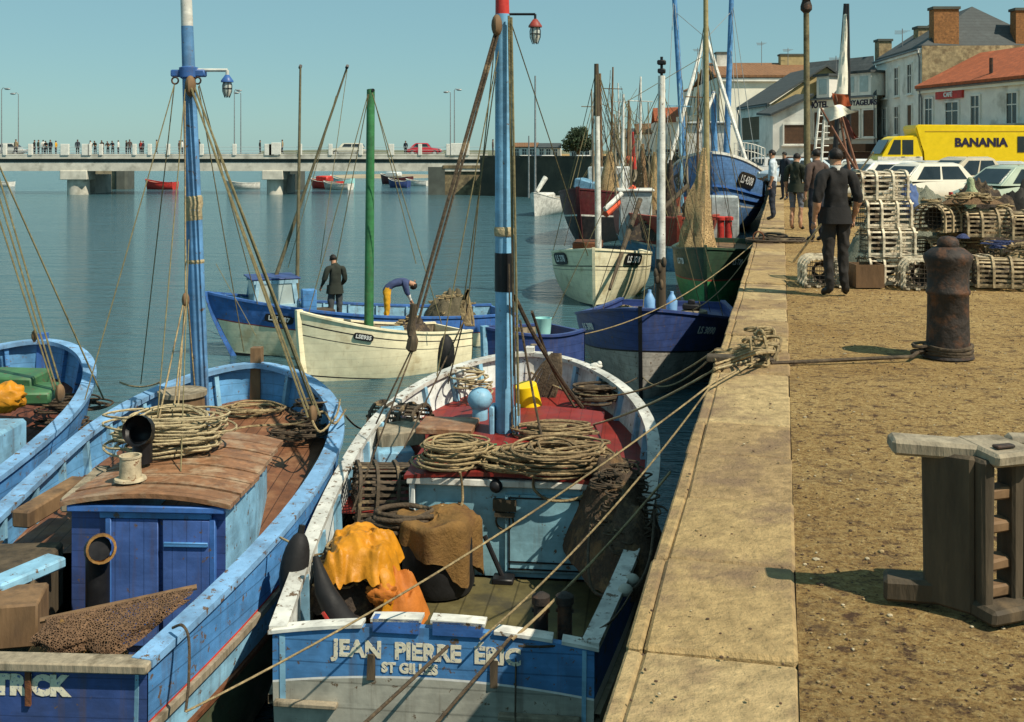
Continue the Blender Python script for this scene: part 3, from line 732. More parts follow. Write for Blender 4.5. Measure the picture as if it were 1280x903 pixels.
# cabin
by0 = B.loc((0, 8.35, 0)).y; by1 = B.loc((0, 10.15, 0)).y; pL = B.loc(D(76, 640, 8.35)).x; pR = B.loc(D(276, 640, 8.35)).x
bw0, bw1 = pL, pR; rz0 = -.93-WZ; cz0 = .75
mb = MB(); mb.box(((bw0+bw1)/2, by0+.02, (cz0+rz0)/2-.03), (bw1-bw0, .04, rz0-cz0-.06)); B.part(mb, 'cabin_front', M_deepblue, 0)  # deeper blue than the sides: the front's grazing light is put into the colour
mb = MB()
P = []
for sx, x in ((0, bw0), (1, bw1)):
    P = [[V(x, by0, cz0), V(x, by0, rz0-.04)], [V(x+(.02 if sx else 0), by0+.7, cz0), V(x+(.02 if sx else 0), by0+.7, rz0-.03)], [V(x-(.18 if sx else -.1), by1, cz0), V(x-(.18 if sx else -.1), by1, rz0-.03)]]
    mb.grid(P); mb.grid([[p+V(-.03 if sx else .03, 0, 0) for p in r] for r in P])
mb.build('cabin_side', M_bluepale, B.root, 30)  # paler than the front: the sunlit side's brightness is put into the colour
# roof planks: battens across
nb = 7
for k in range(nb):
    ya = by0-.08+(by1-by0+.12)*k/nb; yb = by0-.08+(by1-by0+.12)*(k+1)/nb-.034
    mb = MB(); P = []
    for c in [-1+i/6 for i in range(13)]:
        w0 = (bw1-bw0)/2+.06; xm = (bw0+bw1)/2
        za = rz0+.075*(1-c*c)-.03; dzz = .004*(k % 2)
        xa = xm+w0*c
        sh = -.16*max(0, (k-2)/nb) if c > 0 else .08*max(0, (k-2)/nb)
        xa += sh*abs(c)
        P.append([V(xa, ya, za+dzz), V(xa, ya, za+.035+dzz), V(xa, yb, za+.035+dzz), V(xa, yb, za+dzz)])
    mb.grid(P, closed=True); mb.poly(P[0]); mb.poly(P[-1]); B.part(mb, 'roof_board', M_roofwood, 25)
mb = MB(); P = []
for y_ in (by0-.05, by1): P.append([V((bw0+bw1)/2+((bw1-bw0)/2-.06)*c, y_, rz0+.07*(1-c*c)-.032) for c in [-1+i/6 for i in range(13)]])
mb.grid(P); B.part(mb, 'roof_lining', M_darkwood, 30)
mb = MB(); mb.box(((bw0+bw1)/2, by0-.045, rz0-.045), (bw1-bw0+.02, .05, .05), bev=.008); B.part(mb, 'cabin_lintel', M_blue2)
mb = MB(); mb.box((bw0+.66, by0-.02, rz0-.1), (.86, .03, .05), bev=.006); B.part(mb, 'door_track', M_blue)
dm = paint('blue_door_paint', (.06, .13, .38), .07, seams=(0, 9, .4, .08))
mb = MB(); mb.box((bw0+.50, by0-.015, 1.36), (.36, .03, .96), bev=.005); o = B.part(mb, 'door', dm)
mb = MB(); mb.box((bw0+.90, by0-.022, 1.40), (.36, .035, .88), bev=.005); o = B.part(mb, 'door', dm)
mb = MB(); mb.box((bw0+.90, by0-.048, 1.66), (.34, .02, .035), bev=.005); mb.build('door_batten', M_blue, o)
for x_ in (.30, 1.10):
    mb = MB(); mb.box((bw0+x_, by0-.02, 1.35), (.045, .045, 1.0), bev=.006); B.part(mb, 'door_frame', M_blue2)
mb = MB(); cp = B.loc(D(163, 612, 8.75)); cp.z = rz0+.09
mb.lathe([(.125, 0), (.12, .015), (.085, .02), (.08, .17), (.086, .175), (.086, .19), (.07, .19), (.065, .1), (0, .1)], 16, cp); B.part(mb, 'chimney_stub', mat('flaky_white_iron', (.50, .42, .28), .8, .3, 12, chips=((.16, .07, .03), .08, 14), bump=.3))
mb = MB(); ev = B.loc(D(178, 560, 9.2)); mb.tube(spline([ev+V(0, 0, -.12), ev+V(0, 0, .05), ev+V(0, -.03, .14), ev+V(0, -.12, .17)], 5), [.08]*6+[.10]*5+[.125]*5, 14, cap=False); B.part(mb, 'cowl_vent', M_blackpaint)
# exhaust pipe with brass ring beside the door
ep = B.loc(D(122, 690, 8.2)); mb = MB(); mb.tube(spline([ep+V(0, 0, -.45), ep+V(0, 0, -.05), ep+V(.0, -.03, .03), ep+V(.06, -.10, .06)], 5), .085, 14); B.part(mb, 'exhaust_pipe', M_blackpaint)
mb = MB(); mb.lathe([(.088, -.03), (.105, -.03), (.105, .03), (.088, .03)], 18, ep+V(.07, -.10, .06), (R(80), 0, R(25))); B.part(mb, 'exhaust_ring', mat('brass', (.42, .22, .07), .45, .3, 10, metal=.6))
# mast
bm0 = B.loc(D(252, 545, 11.7)); bmt = B.loc(D(231, -50, 11.7)); bq = lambda f: bm0.lerp(bmt, f)
fz = lambda y: (y-545)/(-50-545)
mb = MB(); mb.tube([bq(0), bq(.45), bq(fz(33))], [.092, .085, .062], 16); B.part(mb, 'mast', paint('blue_mast', (.12, .29, .53), .09))
mb = MB(); mb.tube([bq(fz(33)), bq(1)], [.061, .056], 16); B.part(mb, 'masthead', M_white)
mb = MB(); c = bq(fz(92)); mb.box(c, (.36, .10, .075), bev=.012); mb.lathe([(.07, -.06), (.10, -.04), (.10, .06), (.07, .07)], 12, c); B.part(mb, 'mast_crosstree', M_blue2)
mb = MB(); mb.lathe([(.073, -.14), (.092, -.10), (.085, 0), (.098, .06), (.09, .13), (.07, .16)], 14, bq(fz(262))); B.part(mb, 'mast_lashing', M_ropepale)
mb = MB(); mb.lathe([(.083, -.03), (.095, 0), (.083, .03)], 14, bq(fz(327))); B.part(mb, 'mast_lashing', M_ropepale)
sailor_lamp(B, D(240, 88, 11.7), D(284, 88, 11.65), M_white, M_blue2, .018)
for px in (219, 247):
    mb = MB(); c = B.loc(D(px, 101, 11.65)); mb.tube([c+V(.035*math.cos(a_*.52), 0, .035*math.sin(a_*.52)) for a_ in range(12)], .010, 5, closed=True); B.part(mb, 'shackle', M_iron)
B.ropes('shroud', [(D(218, 106, 11.6), D(176, 480, 12.4)), (D(218, 106, 11.6), D(106, 500, 10.6)), (D(249, 106, 11.6), D(322, 380, 12.9)), (D(232, 104, 11.6), D(197, 520, 9.6)), (D(236, 300, 11.6), D(226, 590, 9.0)), (D(248, 108, 11.6), D(305, 440, 12.9))], .006, M_ropegreen)
B.ropes('tackle', [(D(237, 106, 11.6), D(388, 518, 10.7)), (D(242, 106, 11.6), D(394, 515, 10.75)), (D(239, 110, 11.55), D(385, 522, 10.65)), (D(244, 112, 11.6), D(400, 520, 10.7))], .011, M_ropegreen)
for q_, r_ in ((D(391, 518, 10.7), .07), (D(232, 375, 11.3), .06), (D(238, 108, 11.6), .09)):
    mb = MB(); block(mb, B.loc(q_), r_); B.part(mb, 'pulley_block', M_wood)
B.ropes('mast_line', [(D(231, 120, 11.6), D(232, 372, 11.3)), (D(231, 380, 11.3), D(222, 520, 10.4)), (D(233, 380, 11.3), D(214, 540, 10.0)), (D(235, 380, 11.3), D(247, 530, 11.5)), (D(229, 380, 11.3), D(192, 555, 9.4))], .009, M_rope)
# right hand ropes at the shoulder
for pts in ([D(388, 520, 10.7), D(400, 540, 10.6), D(420, 520, 10.9), D(425, 500, 11.6)], [D(392, 522, 10.7), D(370, 530, 11), D(300, 535, 10.9), D(240, 560, 9.6)], [D(390, 520, 10.7), D(405, 515, 11), D(418, 530, 10.8), D(432, 512, 11.4)]):
    B.tubepart('fall_rope', spline(pts, 5), .011, M_rope, 5)
# oval fender slung outside the right side
fp = B.loc(D(366, 705, 8.35)); 
# ============ boat C : blue boat at the far left
C_ = Boat('fishing_boat', 'blue open-bowed fishing boat with red-brown deck at the left edge behind the planked-roof boat', 'fishing boat', (-5.95, 7.6), (-5.95, 14.2), 1.36, 1.0, (-1.45, -1.2, -.70), tm=.55, p=2.2, q=1.8, group='fishing boats moored in the harbour')
C_.hull([(.2, M_blue), (.3, M_bluepale), (1, M_greyhull)])
cdeck = lambda t: C_.z(t)-.42
C_.rail(M_bluerail, .15, .05); C_.inner(M_plank_in, cdeck, frames=True, fm=M_blue)
C_.deck(mat('red_brown_deck', (.14, .045, .022), .65, .3, 8, bump=.2, seams=(0, 7, .6, .3)), cdeck); C_.stem(M_blue2, .1, .12)
mb = MB(); p = C_.loc(D(4, 575, 10.4)); mb.box((p.x-.52, p.y+.3, p.z-.2), (.8, 1.0, .8), bev=.03); C_.part(mb, 'engine_casing', M_bluepale)
C_.ropes('tackle', [(D(-60, 50, 12.2), D(72, 490, 11.9)), (D(-52, 50, 12.2), D(78, 490, 11.9)), (D(-70, 60, 12.2), D(68, 488, 11.9)), (D(-40, 120, 12.2), D(130, 500, 12.6))], .010, M_ropegreen)
for q_, r_ in ((D(75, 492, 11.9), .08), (D(43, 420, 12), .05)):
    mb = MB(); block(mb, C_.loc(q_), r_); C_.part(mb, 'pulley_block', M_wood)
cm0, cmt = C_.loc(D(-75, 560, 12.2)), C_.loc(D(-95, -60, 12.2)); mb = MB(); mb.tube([cm0, cmt], [.09, .06], 14); C_.part(mb, 'mast', M_blue)
# ============ boat D : cream rowing launch with black plate
Dd = Boat('fishing_launch', 'cream launch with black number plate lying bow to the left in mid harbour', 'fishing boat', (-1.30, 24.7), (-4.26, 22.4), .90, .72, (-2.15, -2.0, -1.50), tm=.5, p=2.0, q=1.3, rake=.2, group='fishing boats moored in the harbour', vexp=.85)
Dd.hull([(.10, M_cream), (.115, M_blackpaint), (.215, M_cream), (.225, M_blackpaint), (.62, M_cream), (.635, M_blackpaint), (.68, M_cream), (1, M_blackhull)])
Dd.rail(M_cream, .1, .04); Dd.inner(M_greywood, lambda t: Dd.z(t)-.35, frames=True); Dd.deck(M_wood, lambda t: Dd.z(t)-.33); Dd.stem(M_cream, .1, .06)
Dd.plate('LSE935', .72, .115, -1 if True else 1, .11)
gm0, gmt = Dd.loc(D(461, 412, 23.6)), Dd.loc(D(463.5, 112, 23.6)); mb = MB(); mb.tube([gm0, gmt], [.10, .085], 14); Dd.part(mb, 'mast', M_greenmast)
mb = MB(); mb.tube([gmt+V(-.1, 0, -.02), gmt+V(.1, 0, -.02)], .035, 8); Dd.part(mb, 'mast_crosstree', M_blackpaint)
Dd.ropes('shroud', [(D(461, 118, 23), D(420, 330, 23.6)), (D(466, 118, 23), D(520, 330, 23.5)), (D(465, 116, 23), D(552, 405, 23)), (D(460, 118, 23), D(385, 395, 22.6))], .010, M_ropegreen)
mb = MB(); p = Dd.loc(D(556, 440, 23.6)); mb.ball(p, .30, (.7, .7, 1.25), 14, 10); Dd.part(mb, 'hull_fender', M_black)
# ============ boat E : blue and white boat with small wheelhouse
E_ = Boat('fishing_boat', 'blue and white fishing boat with glazed shelter behind the cream launch', 'fishing boat', (-.2, 27.9), (-6.85, 25.2), 1.2, .9, (-2.22, -2.08, -1.47), tm=.5, p=2.0, q=1.3, rake=.9, group='fishing boats moored in the harbour', vexp=.85)
E_.hull([(.27, M_blue2), (.285, M_redhull), (.66, M_cream), (1, M_blackhull)])
E_.rail(M_blue2, .1, .05); E_.inner(M_bluepale, lambda t: E_.z(t)-.4, frames=True); E_.deck(M_wood, lambda t: E_.z(t)-.36); E_.stem(M_blue2, .1, .05)
E_.plate('LSE 387', .80, .15, -1, .15)
wp = E_.loc(D(340, 392, 25.9))
mb = MB()
w2, d2, h2 = .52, .5, 1.0
for x_ in (-w2, w2):
    for y_ in (-d2, d2): mb.bar(wp+V(x_, y_*1.1, -.2), wp+V(x_*.95, y_*.8, h2*.82), .09, .09)
for y_ in (-d2, d2):
    mb.bar(wp+V(-w2, y_*1.05, .12), wp+V(w2, y_*1.05, .12), .07, .3); mb.bar(wp+V(-w2, y_*.82, h2*.78), wp+V(w2, y_*.82, h2*.78), .08, .08)
for x_ in (-w2, w2):
    mb.bar(wp+V(x_, -d2, .12), wp+V(x_, d2, .12), .07, .3); mb.bar(wp+V(x_*.95, -d2, h2*.78), wp+V(x_*.95, d2, h2*.78), .08, .08)
wh = E_.part(mb, 'shelter', paint('shelter_paint', (.36, .58, .70), .06))
mb = MB(); mb.box(wp+V(.03, 0, h2*.85), (1.16, 1.12, .035), bev=.012); mb.build('shelter_roof', M_navy, wh)
gl = mat('milky_glass', (.42, .50, .48), .2, .1, 3, bump=0)
for x_ in (-1, 1): 
    mb = MB(); mb.box(wp+V(x_*w2*.97, 0, .52), (.02, .82, .5)); mb.build('pane', gl, wh)
for y_ in (-1, 1):
    mb = MB(); mb.box(wp+V(0, y_*d2*.93, .52), (.9, .02, .5)); mb.build('pane', gl, wh)
mb = MB(); p = E_.loc(D(386, 378, 25.6)); mb.box(p+V(0, 0, -.1), (.25, .32, .8), bev=.02); E_.part(mb, 'blue_locker', M_blue)
mb = MB(); p = E_.loc(D(403, 394, 25.8)); mb.box(p+V(0, 0, -.15), (.5, .5, .6), bev=.02); E_.part(mb, 'engine_box', M_darkwood)
E_.tubepart('pole', [D(371, 392, 26), D(375.5, 84, 26)], [.05, .025], mat('bare_pole', (.16, .14, .08), .8, .3, 10), 8)
E_.tubepart('pole', [D(333, 380, 26.2), D(434, 84, 26.2)], [.05, .022], MATS['bare_pole'], 8)
mb = MB()
for px, py in ((375.5, 84), (434, 84)): mb.tube([E_.loc(D(px, py, 26.1))+V(-.03, 0, .03), E_.loc(D(px, py, 26.1))+V(.05, 0, -.02)], .04, 6)
E_.part(mb, 'pole_fitting', M_blackpaint)
E_.ropes('stay', [(D(434, 88, 25.2), D(400, 330, 24.4)), (D(420, 120, 25.2), D(360, 335, 25)), (D(270, 330, 24.8), D(320, 420, 24.0))], .008, M_ropegreen)
# ============ boat F : small blue boat between the cream launch and the quay
Ff = Boat('rowing_boat', 'small blue open boat with white 387 on its bow nosing between the foreground boats', 'rowing boat', (1.0, 20.3), (-.47, 19.3), .66, .5, (-1.46, -1.47, -1.33), tm=.45, p=2.0, q=1.25, rake=.15, group='fishing boats moored in the harbour', vexp=.85)
Ff.hull([(.36, M_navy), (.38, M_redhull), (1, M_cream)])
Ff.rail(M_navy, .09, .04); Ff.inner(M_greywood, lambda t: Ff.z(t)-.4, frames=True); Ff.deck(M_greywood, lambda t: Ff.z(t)-.38); Ff.stem(M_bluepale, .09, .05)
Ff.plate('387', .55, .16, -1, .20, bare=True, ang=R(0)); Ff.plate('387', .80, .18, 1, .17, bare=True)
mb = MB(); mb.box((0, 1.1, Ff.z(.5)-.12), (1.2, .22, .04), bev=.01); Ff.part(mb, 'thwart', M_greywood)
# ============ boat G : dark blue and white boat LS 3090
G = Boat('fishing_boat', 'navy over grey-white fishing boat LS 3090 bow-on beside the quay', 'fishing boat', (4.05, 28.4), (2.38, 20.8), 1.72, 1.3, (-2.05, -1.92, -1.23), tm=.5, p=2.1, q=1.75, rake=.25, group='fishing boats moored in the harbour', vexp=.8)
G.hull([(.33, M_navy), (.345, M_blackpaint), (1, paint('g_white', (.42, .40, .36), .12, seams=(2, 6, .3, .1)))])
G.rail(M_navy, .12, .05); gd = lambda t: G.z(t)-.18; G.inner(M_navy, gd); G.deck(paint('navy_deck', (.05, .07, .2), .1), gd); G.stem(M_blackpaint, .07, .08, .04)
G.plate('LS 3090', .84, .13, -1, .21, bare=True, ang=R(0), lm=M_letterw); G.plate('LS 3090', .84, .13, 1, .20, bare=True, ang=R(0))
gm0, gmt = G.loc(D(826, 400, 23.5)), G.loc(D(827, 95, 23.5)); mb = MB(); mb.tube([gm0, gm0.lerp(gmt, .25)], [.11, .10], 12); G.part(mb, 'mast_foot', M_darkwood)
mb = MB(); mb.tube([gm0.lerp(gmt, .25), gmt], [.095, .075], 12); G.part(mb, 'mast', M_white)
mb = MB(); mb.box(gmt+V(0, 0, .1), (.16, .16, .10), bev=.02); mb.box(gmt+V(0, 0, .28), (.18, .16, .10), bev=.02); mb.tube([gmt, gmt+V(0, 0, .4)], .03, 6); G.part(mb, 'mast_lamp', M_blackpaint)
for k in range(5):
    mb = MB(); block(mb, G.loc(D(818+random.uniform(-6, 12), 328+k*7, 23.3)), .09); G.part(mb, 'pulley_block', M_darkwood)
G.ropes('stay', [(D(826, 110, 23.5), D(690, 400, 24)), (D(828, 110, 23.5), D(905, 400, 24.5)), (D(826, 110, 23.5), D(803, 395, 21.8)), (D(827, 200, 23.5), D(880, 400, 24))], .009, M_ropegreen)
mb = MB(); p = G.loc(D(868, 398, 22.9)); mb.lathe([(.26, -.15), (.28, .0), (.26, .16), (0, .18)], 16, p); G.part(mb, 'canvas_drum', M_greywood)
mb = MB(); mb.box(p+V(.06, 0, .24), (.35, .3, .10), bev=.02); mb.box(p+V(.06, 0, .33), (.14, .12, .1), bev=.02); G.part(mb, 'deck_gear', M_black)
for px, py in ((812, 378), (840, 380)):
    mb = MB(); p = G.loc(D(px, py, 22.6)); mb.lathe([(.10, -.2), (.11, .06), (.06, .16), (.035, .2), (.035, .25), (0, .25)], 12, p); G.part(mb, 'blue_can', mat('pale_blue_can', (.22, .42, .68), .5, .1, 6))
# ============ boat H : cream boat bow-on
H = Boat('fishing_boat', 'cream bow-on fishing boat with two black number plates behind the navy boat', 'fishing boat', (3.4, 40), (2.42, 33.2), 1.62, 1.2, (-1.80, -1.62, -1.20), tm=.45, p=2.1, q=1.45, rake=.5, group='fishing boats moored in the harbour', vexp=.75)
H.hull([(.20, M_cream), (.215, M_blackpaint), (.255, M_cream), (.262, M_blackpaint), (.72, M_cream), (.74, M_blackpaint), (1, M_greyhull)])
H.rail(M_cream, .12, .06); hd = lambda t: H.z(t)-.15; H.inner(M_cream, hd); H.deck(M_greywood, hd); H.stem(M_cream, .09, .08, .05)
H.plate('LS 378', .80, .10, 1, .29); H.plate('LS 378', .80, .10, -1, .29)
hm0, hmt = H.loc(D(748, 312, 35)), H.loc(D(745.5, 80, 35)); mb = MB(); mb.tube([hm0, hm0.lerp(hmt, .72)], [.10, .085], 12); H.part(mb, 'mast', M_white)
mb = MB(); mb.tube([hm0.lerp(hmt, .72), hmt], [.10, .07], 12); H.part(mb, 'masthead', M_darkwood)
H.ropes('stay', [(D(746, 85, 35), D(690, 320, 36)), (D(746, 85, 35), D(815, 320, 36)), (D(745, 85, 35), D(745, 312, 33.4)), (D(745, 85, 35), D(775, 200, 38))], .012, M_ropegreen)
mb = MB(); mb.tube([H.loc(D(762, 362, 32.5)), H.loc(D(800, 250, 36))], [.05, .09], 8); H.part(mb, 'derrick_boom', M_darkwood)
mb = MB(); p = H.loc(D(735, 306, 36)); mb.box(p, (.9, 1.2, .25), bev=.04); H.part(mb, 'hatch', M_rust)
# ============ boat I : green boat with brown net
I = Boat('fishing_boat', 'dark green fishing boat with brown net hung up its mast close to the quay', 'fishing boat', (7.15, 38), (5.35, 31), 1.28, 1.0, (-1.2, -1.25, -.98), tm=.45, p=2.1, q=1.4, rake=.6, group='fishing boats moored in the harbour', vexp=.75)
I.hull([(.34, M_darkgreen), (.36, M_redhull), (.80, M_green), (1, M_blackhull)])
I.rail(M_darkgreen, .12, .06); idk = lambda t: I.z(t)-.2; I.inner(M_darkgreen, idk); I.deck(M_wood, idk); I.stem(M_darkgreen, .09, .12, .05)
I.plate('LS 720', .82, .14, -1, .24, bare=True); I.plate('LS 720', .82, .14, 1, .24, bare=True)
im0, imt = I.loc(D(884, 318, 33.2)), I.loc(D(882, -30, 33.2)); mb = MB(); mb.tube([im0, imt], [.10, .07], 12); I.part(mb, 'mast', mat('varnished_mast', (.35, .29, .14), .6, .2, 8))
# the net
mb = MB(); P = []
topn = I.loc(D(880, 185, 33.0))
for k in range(13):
    f = k/12; c = topn.lerp(I.loc(D(866, 318, 32.8)), f); w = .04+.50*f**1.15; row = []
    for j in range(28):
        a_ = 2*math.pi*j/28; ww = w*(1+.20*math.sin(3*a_+f*3)+.16*math.sin(7*a_+f*2)+.5*noise.noise(V(math.cos(a_)*2, math.sin(a_)*2, f*5)))
        row.append(c+V(ww*math.cos(a_)-.12*f, ww*.7*math.sin(a_), 0))
    P.append(row)
mb.grid(P, closed=True); I.part(mb, 'hung_net', MATS['tan_net'], 60)
I.ropes('stay', [(D(882, 20, 33.2), D(832, 320, 34)), (D(883, 20, 33.2), D(935, 315, 35)), (D(882, 60, 33.2), D(880, 313, 31.3))], .012, M_ropegreen)
# ============ boat J : brown-red and light blue trawler
J = Boat('trawler', 'light blue trawler with brown-red upper hull lying behind the green boat', 'fishing boat', (7.3, 54), (6.35, 42.5), 2.45, 1.9, (-.45, -.7, -.85), tm=.45, p=2.1, q=1.6, rake=.9, group='fishing boats moored in the harbour', vexp=.7)
J.hull([(.40, M_redhull), (.43, M_white), (1, M_lightblue_hull)])
J.rail(M_redhull, .2, .08); jd = lambda t: J.z(t)-.5; J.inner(M_redhull, jd, frames=True); J.deck(M_wood, jd); J.stem(M_redhull, .18, .15)
p = J.loc(D(800, 275, 46)); mb = MB(); mb.box(p+V(.2, 0, .2), (1.3, 2.0, 2.0), bev=.05); wh = J.part(mb, 'wheelhouse', paint('grey_house', (.42, .47, .46), .1))
mb = MB(); mb.box(p+V(.2, 0, 1.24), (1.5, 2.2, .08), bev=.02); mb.build('wheelhouse_roof', M_white, wh)
for k in (-.32, .32):
    mb = MB(); mb.box(p+V(.2+k, -1.01, .85), (.45, .04, .45)); mb.build('window', M_glass, wh)
p2 = J.loc(D(898, 268, 45)); mb = MB(); mb.box(p2+V(0, 0, -.2), (1.5, 1.3, 1.9), bev=.05); wh = J.part(mb, 'deckhouse', MATS['grey_house'])
mb = MB(); mb.box(p2+V(-.1, -.67, .25), (.9, .04, .5)); mb.build('window', M_glass, wh)
for dx in (.15, .62):
    mb = MB(); mb.lathe([(.14, -.6), (.14, .3), (.2, .3), (.2, .42), (.12, .45), (0, .45)], 12, J.loc(D(898+dx*20, 285, 43.8))); J.part(mb, 'red_bollard', M_redpaint)
for x0, y0, x1, y1, Y, m, r in ((778, 300, 779, 118, 47, M_white, .09), (880, 290, 880, 45, 47, paint('pale_mast', (.45, .55, .55), .05), .09)):
    mb = MB(); mb.tube([J.loc(D(x0, y0, Y)), J.loc(D(x1, y1, Y))], [r, r*.6], 10); J.part(mb, 'mast', m)
mb = MB(); mb.tube([J.loc(D(757, 268, 44.5)), J.loc(D(792, 235, 46))], .14, 8); J.part(mb, 'orange_spar', mat('orange_spar_paint', (.62, .10, .04), .5, .1))
mb = MB(); mb.tube([J.loc(D(756, 262, 44.4)), J.loc(D(777, 242, 45))], .10, 8); J.part(mb, 'white_spar', M_white)
mb = MB(); mb.tube([J.loc(D(828, 262, 45)), J.loc(D(860, 232, 46))], [.1, .1], 8); J.part(mb, 'derrick_boom', M_darkwood)
J.ropes('stay', [(D(779, 120, 47), D(755, 262, 50)), (D(779, 120, 47), D(840, 285, 44)), (D(880, 60, 47), D(935, 270, 48)), (D(880, 60, 47), D(845, 283, 43)), (D(779, 130, 47), D(880, 70, 47))], .014, M_ropegreen)
# ============ boat K : dark maroon trawler
K = Boat('trawler', 'maroon over black trawler with raised bow farthest left in the raft of boats', 'fishing boat', (6.6, 66), (3.2, 54.5), 2.1, 1.6, (-.1, -.5, -.12), tm=.45, p=2.1, q=1.5, rake=1.1, group='fishing boats moored in the harbour', vexp=.7)
K.hull([(.36, M_maroon), (.385, M_white), (1, M_blackhull)])
K.rail(M_maroon, .2, .08); kd = lambda t: K.z(t)-.5; K.inner(M_maroon, kd); K.deck(M_wood, kd); K.stem(M_maroon, .18, .15)
p = K.loc(D(757, 238, 59)); mb = MB(); mb.box(p+V(-.2, 0, .3), (1.8, 2.4, 1.9), bev=.06); wh = K.part(mb, 'wheelhouse', M_whitein)
for k in (-.45, .25):
    mb = MB(); mb.box(p+V(-.2+k, -1.22, .75), (.5, .04, .5)); mb.build('window', M_glass, wh)
mb = MB(); p = K.loc(D(733, 231, 57)); mb.box(p, (.95, 1.6, .5), rot=(0, R(-14), 0), bev=.05); K.part(mb, 'upturned_skiff', M_lightblue_hull)
for x0, y0, x1, y1, Y, r in ((752, 240, 750, 92, 58, .10), (784, 240, 786, 125, 60, .09), (797, 245, 800, 150, 62, .07)):
    mb = MB(); mb.tube([K.loc(D(x0, y0, Y)), K.loc(D(x1, y1, Y))], [r, r*.6], 8); K.part(mb, 'mast', M_wood)
mb = MB(); P = []
for k in range(9):
    f = k/8; c = K.loc(D(762, 190, 57)).lerp(K.loc(D(760, 240, 57)), f); w = .12+.45*f; P.append([c+V(w*math.cos(j*.628)*(1+.2*math.sin(3*j)), w*.7*math.sin(j*.628), 0) for j in range(10)])
mb.grid(P, closed=True); K.part(mb, 'hung_net', MATS['tan_net'], 60)
mb = MB(); mb.tube([K.loc(D(791, 165, 58)), K.loc(D(793, 212, 58))], [.05, .12], 8); K.part(mb, 'red_sail_roll', M_redpaint)
mb = MB(); mb.ball(K.loc(D(787, 200, 57)), .22); K.part(mb, 'orange_float', MATS['orange_spar_paint'])
K.ropes('stay', [(D(750, 95, 58), D(712, 238, 56)), (D(750, 95, 58), D(790, 235, 60)), (D(786, 128, 60), D(755, 235, 58)), (D(786, 128, 60), D(815, 240, 60)), (D(800, 152, 62), D(830, 240, 62)), (D(750, 100, 58), D(720, 230, 57)), (D(752, 130, 58), D(800, 155, 62))], .018, M_ropegreen)
# a forest of gear on deck: gallows, spars
mb = MB()
rr = random.Random(4)
for k in range(14):
    x = rr.uniform(765, 822); a_ = D(x, rr.uniform(225, 250), 60); b_ = D(x+rr.uniform(-16, 16), rr.uniform(140, 205), 60.5); mb.tube([K.loc(a_), K.loc(b_)], rr.uniform(.03, .07), 6)
K.part(mb, 'deck_spars', M_greywood)
for x_, Y_, t_, w_ in ((770, 48, 150, .06), (789, 50, 135, .07), (812, 50, 128, .05), (838, 49, 160, .05), (860, 50, 140, .06)):
    mb = MB(); mb.tube([J.loc(D(x_, 268, Y_)), J.loc(D(x_+rr.uniform(-3, 3), t_, Y_))], [w_, w_*.5], 7); J.part(mb, 'pole', M_greywood)
J.ropes('stay', [(D(rr.uniform(765, 900), rr.uniform(110, 170), 48), D(rr.uniform(760, 925), rr.uniform(255, 285), 47)) for k in range(14)], .010, M_ropegreen)
K.ropes('stay', [(D(rr.uniform(750, 800), rr.uniform(100, 150), 60), D(rr.uniform(715, 815), rr.uniform(230, 245), 59)) for k in range(12)], .012, M_ropegreen)
for b__, n_, x0, x1, yt, yb, Y0 in ((I, 8, 835, 930, 60, 312, 33), (H, 7, 690, 820, 95, 312, 35), (G, 5, 720, 905, 120, 395, 23.5)):
    tops = {I: 882, H: 746, G: 827}
    b__.ropes('rigging_line', [(D(tops[b__], rr.uniform(yt, yt+90), Y0+.2), D(rr.uniform(x0, x1), yb-rr.uniform(0, 8), Y0+rr.uniform(0, 1.5))) for k in range(n_)], .010 if b__ is not G else .008, rr.choice((M_ropegreen, M_ropedk)))
for x_, y0_, y1_, w_ in ((803, 268, 180, .28), (838, 275, 200, .25), (818, 262, 190, .22)):
    mb = MB(); P = []
    for k in range(12):
        f = k/11; c = J.loc(D(x_, y1_, 49)).lerp(J.loc(D(x_+rr.uniform(-1, 1), y0_, 49)), f); ww = .06+w_*f; P.append([c+V(ww*math.cos(j*.4488)*(1+.3*math.sin(3*j+f*3)), ww*math.sin(j*.4488), 0) for j in range(14)])
    mb.grid(P, closed=True); J.part(mb, 'hung_net', rr.choice((MATS['tan_net'], MATS['brown_gauze'], M_netdk)), 60)
for b__, x_, Y_, y0_, y1_, w_, m_ in ((K, 742, 57, 236, 112, .06, M_greywood), (K, 763, 60, 238, 84, .07, M_wood), (J, 800, 50, 270, 96, .07, M_white), (J, 853, 51, 268, 104, .07, M_bluepale), (J, 872, 49, 270, 90, .06, M_wood), (K, 776, 62, 238, 104, .06, M_white)):
    mb = MB(); b0_, t0_ = b__.loc(D(x_, y0_, Y_)), b__.loc(D(x_+rr.uniform(-4, 4), y1_, Y_)); mb.tube([b0_, t0_], [w_*1.3, w_*.6], 8); c_ = b0_.lerp(t0_, .82); mb.tube([c_+V(-.55, 0, 0), c_+V(.55, 0, .05)], .025, 5); b__.part(mb, 'mast', m_)
    b__.ropes('stay', [(D(x_, y1_+4+8*k, Y_), D(x_+rr.uniform(-38, 38), y0_+rr.uniform(-4, 14), Y_+rr.uniform(-2, 2))) for k in range(5)], .012, rr.choice((M_ropegreen, M_ropedk)))
heap_jobs = [(J, 810, 284, 44, .9, 'dark net piled on the fore rail of the brown-red trawler'), (J, 868, 272, 47, 1.0, 'dark net piled amidships on the brown-red trawler')]
